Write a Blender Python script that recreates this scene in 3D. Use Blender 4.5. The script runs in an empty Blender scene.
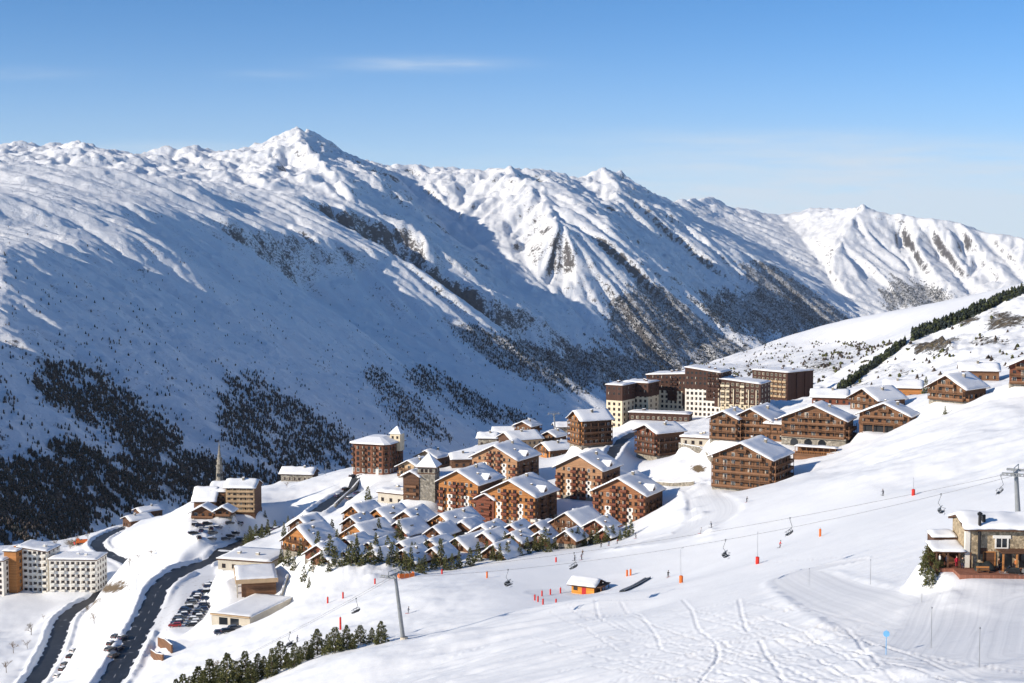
import bpy, math, random
import numpy as np
from mathutils import Vector, Matrix
from mathutils.geometry import delaunay_2d_cdt

R = math.radians
random.seed(7)
scn = bpy.context.scene
COL = scn.collection

# ------------------------------------------------------------------ camera
F = 1400.0                      # focal length in pixels of the 1024 px wide frame
U0, V0 = 512.0, 341.5
HORIZON = 240.0
PITCH = math.atan((V0 - HORIZON) / F)
CP, SP = math.cos(PITCH), math.sin(PITCH)
cam_d = bpy.data.cameras.new('camera')
cam_d.sensor_width = 36.0
cam_d.lens = 36.0 * F / 1024.0
cam_d.clip_start = 1.0
cam_d.clip_end = 60000.0
cam = bpy.data.objects.new('camera', cam_d)
COL.objects.link(cam)
cam.rotation_euler = (R(90) - PITCH, 0, 0)
scn.camera = cam

def ray(u, v):
    """azimuth x/y and elevation z/y of the view ray through a pixel"""
    a = (np.asarray(u, float) - U0) / F
    b = (V0 - np.asarray(v, float)) / F
    dy = CP + b * SP
    return a / dy, (b * CP - SP) / dy

def at(u, v, D):
    t, e = ray(u, v)
    return Vector((float(t) * D, D, float(e) * D))

def project(x, y, z):
    d = y * CP - z * SP
    return U0 + F * x / d, V0 - F * (y * SP + z * CP) / d

# ------------------------------------------------------------------ sun direction
SUN_EL = R(23.0)
SUN_AZ = R(26.0)                # the sun stands left of and a little behind the viewpoint
TO_SUN = Vector((-math.cos(SUN_AZ) * math.cos(SUN_EL), -math.sin(SUN_AZ) * math.cos(SUN_EL), math.sin(SUN_EL)))

# ------------------------------------------------------------------ tagging
def tag(o, label=None, cat=None, group=None, kind=None):
    if label: o['label'] = label
    if cat: o['category'] = cat
    if group: o['group'] = group
    if kind: o['kind'] = kind
    return o

def empty(name, loc, rz=0.0, label=None, cat=None, group=None):
    o = bpy.data.objects.new(name, None)
    COL.objects.link(o)
    o.location = loc
    o.rotation_euler = (0, 0, rz)
    return tag(o, label, cat, group)

def link(name, mesh, parent=None, loc=None, rot=None, scale=None):
    o = bpy.data.objects.new(name, mesh)
    COL.objects.link(o)
    if parent is not None: o.parent = parent
    if loc is not None: o.location = loc
    if rot is not None: o.rotation_euler = rot
    if scale is not None: o.scale = scale
    return o

# ------------------------------------------------------------------ mesh builder
class MB:
    def __init__(self):
        self.v, self.f, self.m = [], [], []
    def face(self, pts, m=0):
        n = len(self.v)
        self.v.extend([tuple(p) for p in pts])
        self.f.append(tuple(range(n, n + len(pts))))
        self.m.append(m)
        return self
    def hexa(self, b, t, m=0):
        """solid between two loops with the same number of points (counter-clockwise seen from above)"""
        n, k = len(self.v), len(b)
        self.v.extend([tuple(p) for p in b]); self.v.extend([tuple(p) for p in t])
        self.f.append(tuple(range(n + k - 1, n - 1, -1))); self.m.append(m)
        self.f.append(tuple(range(n + k, n + 2 * k))); self.m.append(m)
        for i in range(k):
            j = (i + 1) % k
            self.f.append((n + i, n + j, n + k + j, n + k + i)); self.m.append(m)
        return self
    def box(self, x0, x1, y0, y1, z0, z1, m=0):
        return self.hexa([(x0, y0, z0), (x1, y0, z0), (x1, y1, z0), (x0, y1, z0)],
                         [(x0, y0, z1), (x1, y0, z1), (x1, y1, z1), (x0, y1, z1)], m)
    def prism_y(self, prof, y0, y1, m=0):
        """profile in (x, z), counter-clockwise seen from the front (-y), extruded along y"""
        n, k = len(self.v), len(prof)
        self.v.extend([(x, y0, z) for x, z in prof]); self.v.extend([(x, y1, z) for x, z in prof])
        self.f.append(tuple(range(n, n + k))); self.m.append(m)
        self.f.append(tuple(range(n + 2 * k - 1, n + k - 1, -1))); self.m.append(m)
        for i in range(k):
            j = (i + 1) % k
            self.f.append((n + j, n + i, n + k + i, n + k + j)); self.m.append(m)
        return self
    def tube(self, p0, p1, r0, r1=None, n=6, m=0, cap=True):
        r1 = r0 if r1 is None else r1
        p0, p1 = Vector(p0), Vector(p1)
        d = (p1 - p0).normalized()
        a = d.orthogonal().normalized(); b = d.cross(a)
        k = len(self.v)
        for p, r in ((p0, r0), (p1, r1)):
            for i in range(n):
                t = 2 * math.pi * i / n
                self.v.append(tuple(p + a * (r * math.cos(t)) + b * (r * math.sin(t))))
        for i in range(n):
            j = (i + 1) % n
            self.f.append((k + i, k + j, k + n + j, k + n + i)); self.m.append(m)
        if cap:
            self.f.append(tuple(range(k + n - 1, k - 1, -1))); self.m.append(m)
            self.f.append(tuple(range(k + n, k + 2 * n))); self.m.append(m)
        return self
    def path(self, pts, r, n=6, m=0):
        for a, b in zip(pts[:-1], pts[1:]): self.tube(a, b, r, r, n, m)
        return self
    def lathe(self, prof, n=10, m=0, c=(0, 0, 0)):
        k = len(self.v)
        for r, z in prof:
            for i in range(n):
                t = 2 * math.pi * i / n
                self.v.append((c[0] + r * math.cos(t), c[1] + r * math.sin(t), c[2] + z))
        for q in range(len(prof) - 1):
            for i in range(n):
                j = (i + 1) % n
                self.f.append((k + q * n + i, k + q * n + j, k + (q + 1) * n + j, k + (q + 1) * n + i)); self.m.append(m)
        self.f.append(tuple(range(k + n - 1, k - 1, -1))); self.m.append(m)
        q = (len(prof) - 1) * n
        self.f.append(tuple(range(k + q, k + q + n))); self.m.append(m)
        return self
    def mesh(self, name, mats, smooth=False):
        me = bpy.data.meshes.new(name)
        me.from_pydata(self.v, [], self.f)
        for mt in (mats if isinstance(mats, (list, tuple)) else [mats]): me.materials.append(mt)
        me.polygons.foreach_set('material_index', self.m)
        if smooth: me.polygons.foreach_set('use_smooth', [True] * len(self.f))
        me.update()
        return me
    def build(self, name, mats, parent=None, smooth=False, **k):
        return link(name, self.mesh(name, mats, smooth), parent, **k)

# ------------------------------------------------------------------ noise
def _grad(ix, iy, seed):
    h = (ix.astype(np.int64) * 374761393 + iy.astype(np.int64) * 668265263 + seed * 1442695041) & 0x7fffffff
    h = ((h ^ (h >> 13)) * 1274126177) & 0x7fffffff
    h = (h ^ (h >> 16)) & 0xffff
    a = h * (2 * math.pi / 65536.0)
    return np.cos(a), np.sin(a)

def pnoise(x, y, seed=0):
    ix, iy = np.floor(x), np.floor(y)
    fx, fy = x - ix, y - iy
    u = fx * fx * fx * (fx * (fx * 6 - 15) + 10); w = fy * fy * fy * (fy * (fy * 6 - 15) + 10)
    def g(dx, dy):
        gx, gy = _grad(ix + dx, iy + dy, seed)
        return gx * (fx - dx) + gy * (fy - dy)
    a = g(0, 0); b = g(1, 0); c = g(0, 1); d = g(1, 1)
    return 1.5 * ((a + (b - a) * u) * (1 - w) + (c + (d - c) * u) * w)

def fbm(x, y, octaves=5, seed=0, gain=0.5, ridged=False):
    s = 0; amp = 1.0; tot = 0
    for o in range(octaves):
        n = pnoise(x, y, seed + o * 17)
        if ridged: n = 1 - 2 * np.abs(n)
        s = s + n * amp; tot += amp
        x, y = x * 2.03 + 11.3, y * 2.03 - 7.1
        amp *= gain
    return s / tot

def sstep(a, b, x):
    t = np.clip((x - a) / (b - a), 0, 1)
    return t * t * (3 - 2 * t)

def poly_dist(px, py, pts):
    """distance of points to a polyline, and the running length and index-fraction along it"""
    if px.size > 50000:          # only look at points near the line
        Q = np.array([p[:2] for p in pts]); lo, hi = Q.min(0) - 40, Q.max(0) + 40
        m = (px > lo[0]) & (px < hi[0]) & (py > lo[1]) & (py < hi[1])
        best = np.full(px.shape, 1e9); frac = np.zeros(px.shape)
        for k in range(0, len(pts) - 1, 6):
            seg = pts[k:k + 7]
            Q = np.array([p[:2] for p in seg]); lo, hi = Q.min(0) - 40, Q.max(0) + 40
            mk = np.nonzero(m & (px > lo[0]) & (px < hi[0]) & (py > lo[1]) & (py < hi[1]))
            b, f = poly_dist_(px[mk], py[mk], seg)
            n = b < best[mk]; best[mk] = np.where(n, b, best[mk]); frac[mk] = np.where(n, f + k, frac[mk])
        return best, frac
    return poly_dist_(px, py, pts)
def poly_dist_(px, py, pts):
    best = np.full(px.shape, 1e9); frac = np.zeros(px.shape)
    for i, (a, b) in enumerate(zip(pts[:-1], pts[1:])):
        dx, dy = b[0] - a[0], b[1] - a[1]
        l2 = dx * dx + dy * dy + 1e-9
        t = np.clip(((px - a[0]) * dx + (py - a[1]) * dy) / l2, 0, 1)
        d = np.hypot(px - a[0] - t * dx, py - a[1] - t * dy)
        m = d < best
        best = np.where(m, d, best); frac = np.where(m, i + t, frac)
    return best, frac

def inside(px, py, poly):
    r = np.zeros(px.shape, bool)
    n = len(poly)
    for i in range(n):
        x0, y0 = poly[i]; x1, y1 = poly[(i + 1) % n]
        if y0 == y1: continue
        c = ((y0 > py) != (y1 > py)) & (px < (x1 - x0) * (py - y0) / (y1 - y0) + x0)
        r ^= c
    return r

def smooth_line(pts, n=8):
    """Catmull-Rom through the points"""
    P = [np.array(p, float) for p in pts]
    P = [2 * P[0] - P[1]] + P + [2 * P[-1] - P[-2]]
    out = []
    for i in range(1, len(P) - 2):
        p0, p1, p2, p3 = P[i - 1:i + 3]
        for k in range(n):
            t = k / n
            out.append(0.5 * (2 * p1 + (p2 - p0) * t + (2 * p0 - 5 * p1 + 4 * p2 - p3) * t * t + (3 * p1 - p0 - 3 * p2 + p3) * t ** 3))
    out.append(P[-2])
    return out

# ------------------------------------------------------------------ sheet: ground on a grid that is finer nearby
class Sheet:
    def __init__(self, t0, t1, nt, d0, d1, ratio):
        self.t = np.linspace(t0, t1, nt)
        self.d0, self.lr = d0, math.log(ratio)
        self.nr = int(math.log(d1 / d0) / self.lr) + 1
        self.D = d0 * np.exp(self.lr * np.arange(self.nr))
        self.X = self.D[:, None] * self.t[None, :]
        self.Y = np.repeat(self.D[:, None], nt, 1)
        self.Z = np.zeros_like(self.X)
        self.nt = nt
    def sample(self, x, y, A=None):
        A = self.Z if A is None else A
        x, y = np.asarray(x, float), np.asarray(y, float)
        r = np.clip(np.log(np.maximum(y, 1) / self.d0) / self.lr, 0, self.nr - 1.001)
        c = np.clip((x / y - self.t[0]) / (self.t[1] - self.t[0]), 0, self.nt - 1.001)
        i, j = r.astype(int), c.astype(int); a, b = r - i, c - j
        return (A[i, j] * (1 - a) + A[i + 1, j] * a) * (1 - b) + (A[i, j + 1] * (1 - a) + A[i + 1, j + 1] * a) * b
    def hit(self, u, v):
        """first point of the sheet on the view ray through each pixel: x, y, z, ok"""
        t, e = ray(u, v)
        t, e = np.atleast_1d(t), np.atleast_1d(e)
        c = np.clip((t - self.t[0]) / (self.t[1] - self.t[0]), 0, self.nt - 1.001)
        j = c.astype(int); b = c - j
        D = np.full(t.shape, np.nan)
        for k0 in range(0, len(t), 2000):
            s = slice(k0, k0 + 2000)
            z = self.Z[:, j[s]] * (1 - b[s]) + self.Z[:, j[s] + 1] * b[s]
            g = z - e[s][None, :] * self.D[:, None]
            above = g >= 0
            i = above.argmax(0); okk = above.any(0)
            i = np.maximum(i, 1); q = np.arange(len(i))
            g0, g1 = g[i - 1, q], g[i, q]
            fr = g0 / np.where(np.abs(g0 - g1) < 1e-9, 1, g0 - g1)
            d = self.D[i - 1] + np.clip(fr, 0, 1) * (self.D[i] - self.D[i - 1])
            D[s] = np.where(okk, d, np.nan)
        return t * D, D, e * D, ~np.isnan(D)
    def build(self, name, mat, attrs=None):
        n = self.nr * self.nt
        co = np.stack([self.X, self.Y, self.Z], -1).reshape(-1, 3).astype(np.float32)
        idx = np.arange(n, dtype=np.int32).reshape(self.nr, self.nt)
        quads = np.stack([idx[:-1, :-1], idx[:-1, 1:], idx[1:, 1:], idx[1:, :-1]], -1).reshape(-1, 4)
        me = bpy.data.meshes.new(name)
        me.vertices.add(n); me.vertices.foreach_set('co', co.ravel())
        me.loops.add(quads.size); me.loops.foreach_set('vertex_index', quads.ravel())
        me.polygons.add(len(quads))
        me.polygons.foreach_set('loop_start', np.arange(0, quads.size, 4, dtype=np.int32))
        me.polygons.foreach_set('use_smooth', np.ones(len(quads), bool))
        me.update(calc_edges=True)
        for k, A in (attrs or {}).items():
            at_ = me.attributes.new(k, 'FLOAT', 'POINT')
            at_.data.foreach_set('value', A.astype(np.float32).ravel())
        me.materials.append(mat)
        return tag(link(name, me), kind='structure')
# ------------------------------------------------------------------ materials
class NT:
    def __init__(self, name):
        self.mat = bpy.data.materials.new(name); self.mat.use_nodes = True
        self.t = self.mat.node_tree; self.n = self.t.nodes; self.bsdf = self.n['Principled BSDF']
    def new(self, typ, **k):
        nd = self.n.new(typ)
        for a, b in k.items(): setattr(nd, a, b)
        return nd
    def link(self, a, b): self.t.links.new(a, b)
    def noise(self, scale, detail=4, rough=0.55, coord=None):
        nd = self.new('ShaderNodeTexNoise')
        nd.inputs['Scale'].default_value = scale; nd.inputs['Detail'].default_value = detail
        nd.inputs['Roughness'].default_value = rough
        if coord is not None: self.link(coord, nd.inputs['Vector'])
        return nd.outputs['Fac']
    def ramp(self, fac, stops):
        nd = self.new('ShaderNodeValToRGB'); cr = nd.color_ramp
        while len(cr.elements) < len(stops): cr.elements.new(0.5)
        for el, (p, c) in zip(cr.elements, stops):
            el.position = p; el.color = (*c, 1) if not isinstance(c, (int, float)) else (c, c, c, 1)
        self.link(fac, nd.inputs['Fac'])
        return nd.outputs['Color']
    def math(self, op, a, b=None, clamp=False):
        nd = self.new('ShaderNodeMath', operation=op, use_clamp=clamp)
        for i, q in enumerate((a, b)):
            if q is None: continue
            if isinstance(q, (int, float)): nd.inputs[i].default_value = q
            else: self.link(q, nd.inputs[i])
        return nd.outputs[0]
    def mix(self, fac, a, b):
        nd = self.new('ShaderNodeMix', data_type='RGBA')
        for i, q in ((0, fac), (6, a), (7, b)):
            if isinstance(q, (int, float)): nd.inputs[i].default_value = q
            elif isinstance(q, tuple): nd.inputs[i].default_value = (*q, 1)
            else: self.link(q, nd.inputs[i])
        return nd.outputs[2]
    def attr(self, name):
        return self.new('ShaderNodeAttribute', attribute_name=name).outputs['Fac']
    def bump(self, h, strength=0.5, dist=0.1, normal=None):
        nd = self.new('ShaderNodeBump'); nd.inputs['Strength'].default_value = strength
        nd.inputs['Distance'].default_value = dist
        self.link(h, nd.inputs['Height'])
        if normal is not None: self.link(normal, nd.inputs['Normal'])
        return nd.outputs['Normal']
    def coord(self, which='Object'):
        return self.new('ShaderNodeTexCoord').outputs[which]
    def mapping(self, coord, scale=(1, 1, 1), rot=(0, 0, 0)):
        nd = self.new('ShaderNodeMapping'); nd.inputs['Scale'].default_value = scale; nd.inputs['Rotation'].default_value = rot
        self.link(coord, nd.inputs['Vector']); return nd.outputs['Vector']
    def out(self, color=None, rough=0.8, normal=None, spec=0.2):
        b = self.bsdf
        if color is not None:
            if isinstance(color, tuple): b.inputs['Base Color'].default_value = (*color, 1)
            else: self.link(color, b.inputs['Base Color'])
        if isinstance(rough, (int, float)): b.inputs['Roughness'].default_value = rough
        else: self.link(rough, b.inputs['Roughness'])
        b.inputs['Specular IOR Level'].default_value = spec
        if normal is not None: self.link(normal, b.inputs['Normal'])
        return self.mat

def plain(name, c, rough=0.7, var=0.18, scale=0.8, spec=0.25):
    """one paint or stuff, a little uneven"""
    t = NT(name); n = t.noise(scale, 5, 0.6, t.coord('Object'))
    lo = tuple(x * (1 - var) for x in c); hi = tuple(min(1, x * (1 + var)) for x in c)
    return t.out(t.ramp(n, [(0.3, lo), (0.7, hi)]), rough, None, spec)

def wood(name, c, var=0.3, plank=0.22, vertical=False):
    """weathered boards"""
    t = NT(name); co = t.coord('Object')
    sep = t.new('ShaderNodeSeparateXYZ'); t.link(co, sep.inputs[0])
    if vertical: ax = t.math('ADD', sep.outputs[0], sep.outputs[1])
    else: ax = sep.outputs[2]
    k = t.math('DIVIDE', ax, plank)
    fl = t.math('FLOOR', k); fr = t.math('FRACT', k)
    wn = t.new('ShaderNodeTexWhiteNoise', noise_dimensions='1D'); t.link(fl, wn.inputs['W'])
    n = t.noise(0.5, 5, 0.65, co)
    f = t.math('ADD', t.math('MULTIPLY', wn.outputs[0], 0.45), t.math('MULTIPLY', n, 0.55))
    col = t.ramp(f, [(0.2, tuple(x * (1 - var) for x in c)), (0.75, tuple(x * (1 + var) for x in c))])
    gap = t.math('LESS_THAN', fr, 0.1)
    col = t.mix(t.math('MULTIPLY', gap, 0.5), col, tuple(x * 0.3 for x in c))
    return t.out(col, 0.75, t.bump(fr, 0.3, 0.02), 0.2)

def stone(name, c, scale=1.6):
    t = NT(name); co = t.coord('Object')
    vo = t.new('ShaderNodeTexVoronoi'); vo.inputs['Scale'].default_value = scale; t.link(co, vo.inputs['Vector'])
    vd = t.new('ShaderNodeTexVoronoi', feature='DISTANCE_TO_EDGE'); vd.inputs['Scale'].default_value = scale; t.link(co, vd.inputs['Vector'])
    bw = t.new('ShaderNodeRGBToBW'); t.link(vo.outputs['Color'], bw.inputs[0])
    col = t.ramp(bw.outputs[0], [(0.15, tuple(x * 0.55 for x in c)), (0.5, c), (0.85, tuple(min(1, x * 1.35) for x in c))])
    e = t.math('LESS_THAN', vd.outputs['Distance'], 0.05)
    col = t.mix(e, col, tuple(x * 0.7 for x in c))
    return t.out(col, 0.85, t.bump(vd.outputs['Distance'], 0.6, 0.08), 0.2)

M = {}
def snow_mat(name, c=(0.86, 0.875, 0.90), bumps=((0.9, 0.25, 0.12), (0.12, 0.5, 0.5))):
    t = NT(name); co = t.coord('Object'); nrm = None
    for s, st, d in bumps: nrm = t.bump(t.noise(s, 5, 0.6, co), st, d, nrm)
    n = t.noise(0.05, 4, 0.6, co)
    col = t.ramp(n, [(0.3, tuple(x * 0.95 for x in c)), (0.7, c)])
    return t.out(col, 0.55, nrm, 0.25)
M['snow'] = snow_mat('roof_snow', bumps=((0.7, 0.3, 0.15),))
M['pile'] = snow_mat('piled_snow', bumps=((1.4, 0.5, 0.25),))

def slope_snow():
    t = NT('slope_snow'); co = t.coord('Object')
    groom = t.attr('groom'); rock = t.attr('rock'); dirt = t.attr('dirt'); along = t.attr('along')
    # loose snow: soft lumps; groomed snow: fine ridges that follow the run of the track
    n1 = t.noise(0.35, 6, 0.62, co); n2 = t.noise(2.2, 4, 0.6, co)
    b = t.bump(n1, 0.22, 0.3); b = t.bump(n2, 0.3, 0.08, b)
    st = t.noise(1.0, 5, 0.65, t.mapping(co, (0.10, 0.9, 0.3), (0, 0, 0.25)))      # fine strokes across the slope: skis and wind
    b = t.bump(st, 0.35, 0.16, b)
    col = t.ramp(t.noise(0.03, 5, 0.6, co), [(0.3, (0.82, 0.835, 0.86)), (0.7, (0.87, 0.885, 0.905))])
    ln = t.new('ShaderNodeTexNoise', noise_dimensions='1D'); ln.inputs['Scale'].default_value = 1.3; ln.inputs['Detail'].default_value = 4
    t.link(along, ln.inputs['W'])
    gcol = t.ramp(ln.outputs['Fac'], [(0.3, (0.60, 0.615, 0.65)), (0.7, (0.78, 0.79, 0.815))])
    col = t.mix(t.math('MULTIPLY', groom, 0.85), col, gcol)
    # rock and scrub showing through
    rn = t.math('ADD', t.math('MULTIPLY', t.noise(0.09, 7, 0.72, co), 0.5), t.math('MULTIPLY', t.noise(0.42, 6, 0.75, co), 0.5))
    rm = t.math('SUBTRACT', t.math('ADD', rn, t.math('MULTIPLY', rock, 0.33)), 0.735)
    rm = t.math('MULTIPLY', rm, 14.0, True)
    rc = t.ramp(t.noise(0.25, 6, 0.7, co), [(0.3, (0.035, 0.03, 0.026)), (0.5, (0.13, 0.105, 0.075)), (0.7, (0.34, 0.27, 0.17))])
    col = t.mix(rm, col, rc)
    dn = t.math('MULTIPLY', t.math('SUBTRACT', t.math('ADD', t.noise(0.5, 6, 0.7, co), t.math('MULTIPLY', dirt, 0.6)), 0.85), 8.0, True)
    dc = t.ramp(t.noise(1.1, 5, 0.7, co), [(0.3, (0.09, 0.065, 0.04)), (0.7, (0.24, 0.17, 0.09))])
    col = t.mix(dn, col, dc)
    b = t.bump(t.math('MULTIPLY', rm, rn), 1.0, 4.0, b)
    return t.out(col, 0.6, b, 0.2)
M['slope'] = slope_snow()

def mountain_snow(name, bare=0.0):
    t = NT(name); co = t.coord('Object')
    geo = t.new('ShaderNodeNewGeometry'); sep = t.new('ShaderNodeSeparateXYZ'); t.link(geo.outputs['Normal'], sep.inputs[0])
    rock = t.attr('rock'); wood_ = t.attr('wood')
    n1 = t.noise(0.012, 9, 0.68, co); n2 = t.noise(0.05, 8, 0.7, co)
    steep = t.math('SUBTRACT', 1.0, sep.outputs[2])
    s = t.math('ADD', t.math('MULTIPLY', steep, 1.7), t.math('MULTIPLY', t.math('SUBTRACT', n1, 0.5), 0.9))
    s = t.math('ADD', s, t.math('MULTIPLY', t.math('SUBTRACT', n2, 0.5), 2.0))
    s = t.math('ADD', s, t.math('MULTIPLY', rock, 0.5))
    m = t.math('MULTIPLY', t.math('SUBTRACT', s, 0.86), 8.0, True)
    snow = t.ramp(n1, [(0.3, (0.80, 0.825, 0.86)), (0.7, (0.87, 0.885, 0.91))])
    rc = t.ramp(n2, [(0.3, (0.045, 0.043, 0.046)), (0.6, (0.11, 0.102, 0.10)), (0.8, (0.18, 0.165, 0.155))])
    col = t.mix(m, snow, rc)
    # low scrub and leaf litter between the trees
    w = t.math('MULTIPLY', t.math('SUBTRACT', t.math('ADD', n2, t.math('MULTIPLY', wood_, 0.75)), 0.80), 3.0, True)
    wc = t.ramp(t.noise(0.15, 5, 0.7, co), [(0.3, (0.025, 0.024, 0.022)), (0.7, (0.075, 0.062, 0.05))])
    col = t.mix(w, col, wc)
    # boulders, scree and low bushes that stick out of the snow
    n3 = t.noise(0.11, 6, 0.75, co)
    fk = t.math('ADD', t.math('MULTIPLY', n3, 0.8), t.math('MULTIPLY', n1, 0.45))
    fk = t.math('ADD', fk, t.math('ADD', t.math('MULTIPLY', steep, 0.42), t.math('MULTIPLY', wood_, 0.10)))
    fk = t.math('MULTIPLY', t.math('SUBTRACT', fk, 0.785), 10.0, True)
    col = t.mix(fk, col, rc)
    rd = t.new('ShaderNodeTexNoise', noise_type='RIDGED_MULTIFRACTAL'); rd.inputs['Scale'].default_value = 0.007; rd.inputs['Detail'].default_value = 8; rd.inputs['Roughness'].default_value = 0.6
    t.link(co, rd.inputs['Vector'])
    b = t.bump(rd.outputs['Fac'], 0.4, 26.0)
    b = t.bump(t.noise(0.03, 10, 0.75, co), 0.7, 13.0, b)
    return t.out(col, 0.7, b, 0.15)
M['mountain'] = mountain_snow('mountain_snow')

def asphalt():
    t = NT('wet_asphalt'); co = t.coord('Object')
    n = t.noise(0.25, 6, 0.65, co)
    col = t.ramp(n, [(0.3, (0.018, 0.020, 0.025)), (0.62, (0.034, 0.037, 0.044)), (0.64, (0.06, 0.064, 0.07)), (0.72, (0.40, 0.41, 0.44))])
    return t.out(col, 0.55, t.bump(n, 0.2, 0.05), 0.4)
M['road'] = asphalt()
M['ploughed'] = plain('ploughed_snow', (0.55, 0.565, 0.60), 0.7, 0.25, 0.6)
# ------------------------------------------------------------------ where the buildings stand
# key: front right corner pixel (u, v), distance, front width, depth, turn (deg), eave height, roof pitch (deg)
SITE = {
 'A1': (645,531,508,21,17,28,13.2,27), 'A2': (602,502,558,20.8,18,28,12.8,27), 'A3': (535,526,530,21.9,19,28,11.3,26), 'A4': (478,517,547,18,20,28,13,27), 'A5': (517,483,602,22.4,21,28,10,26),
 'AX': (494,523,538,8,9,28,9,27),
 'B1': (657,462,620,14,16,55,13,22), 'B2': (582,447.6,640,12,15.5,65,12.7,30), 'B5': (420,479,620,11.5,12,30,5,26), 'B6': (437,469,660,11.5,12,30,5.5,26), 'B9': (550,459,680,11,14,58,4.5,26),
 'B7': (478,446,770,10,10.5,97,4.5,22), 'B8': (493,442,800,12,24,93,5.5,20), 'BA': (512,452,715,15,18,62,6,22), 'BB': (531,437,770,10,10,30,6,24),
 'C1': (737,441,560,11.5,14,30,9,24), 'C2': (771,442,556,17,20,30,8.4,27), 'C3': (845,449,540,25,14,26,11,23), 'D1': (771,494,480,21.7,19.9,30,12,24),
 'N1': (452,468,650,8,11,80,4.2,24), 'N2': (556,446,735,9,10,35,5,26), 'N3': (556,434,775,8,12,82,4,22),
 'E1': (909,434,530,19.2,11,30,6.8,24), 'E2': (878,412,580,15,17,55,5,28), 'E3': (812,404,610,11,15.5,104,3.2,24), 'E4': (885,398,640,11,16.5,104,5,24),
 'F1': (965,404,500,14.4,14.4,48,5.5,30), 'F2': (961,380,560,10,14.5,104,4,24), 'F3': (1046,387,480,12,12,22,7,26),
 'G1': (226,514,620,12,13.2,94,12,22), 'G2': (211,511,622,12,6.8,93,9,26), 'G3': (194,511,618,11,9.6,92,4.8,40), 'G4': (214,519,606,10,7,6,3,28), 'G5': (231,517,604,6.8,6,6,2.6,28),
 'H': (281,481,720,10,17,99,4,24), 'I1': (131,528,790,10,14,48,4,20), 'I2': (141,519,820,9,14,48,4,20),
 'T1': (622,428,738,9.5,15,32,22.3,0), 'T2': (648,419,748,14.5,14,30,19,0), 'T3': (687,415,762,24,16,28,21.5,0), 'T4': (720,418,745,20,17,28,25,0), 'T5': (760,416,735,25,17,28,17.5,0), 'T6': (787,408,800,25,24.5,48,20,0),
 'TP': (689,422,725,32,9,18,3.6,0), 'L1': (713,447,580,14,10,24,3.2,0), 'L2': (404,505,565,13,12,30,4,0), 'CB': (785,442,552,8.5,8,30,6.5,0),
 'W1': (97,592,630,22,14,3,14.6,0), 'W2': (48,593,636,14.2,14,6,20,0), 'W3': (17,593,632,6,13,10,19,0), 'W0': (4,596,628,14,13,8,16,0),
 'B3': (387,475,650,18,18,20,14,0), 'B4': (435,501,560,7.2,7.2,12,13.5,0), 'B4b': (419,500,561,7,9,20,9.5,28),
 'J1': (277,587,455,13.4,20,-13,3.2,0), 'J3': (270,573,480,20,18,16,3.6,0), 'J2': (250,627,425,13.7,27,20,2.9,0), 'K': (1055,569,197,12.6,7.4,3,5.8,15), 'HUT': (571.5,593,350,5.6,6.2,116,2.3,22),
}
def frame(k):
    """front-centre point and turn of a building from its front right corner"""
    u, v, D, w, l, th, h, p = SITE[k]; q = R(th)
    t, e = ray(u, v); fr = Vector((float(t) * D, D, float(e) * D))
    return fr - Vector((math.cos(q), -math.sin(q), 0)) * (w / 2), q
BASES = []
for k, s in SITE.items():
    p, q = frame(k); c = p + Vector((math.sin(q), math.cos(q), 0)) * (s[4] / 2)
    BASES.append((c.x, c.y, c.z, 0.5 * math.hypot(s[3], s[4])))
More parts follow.
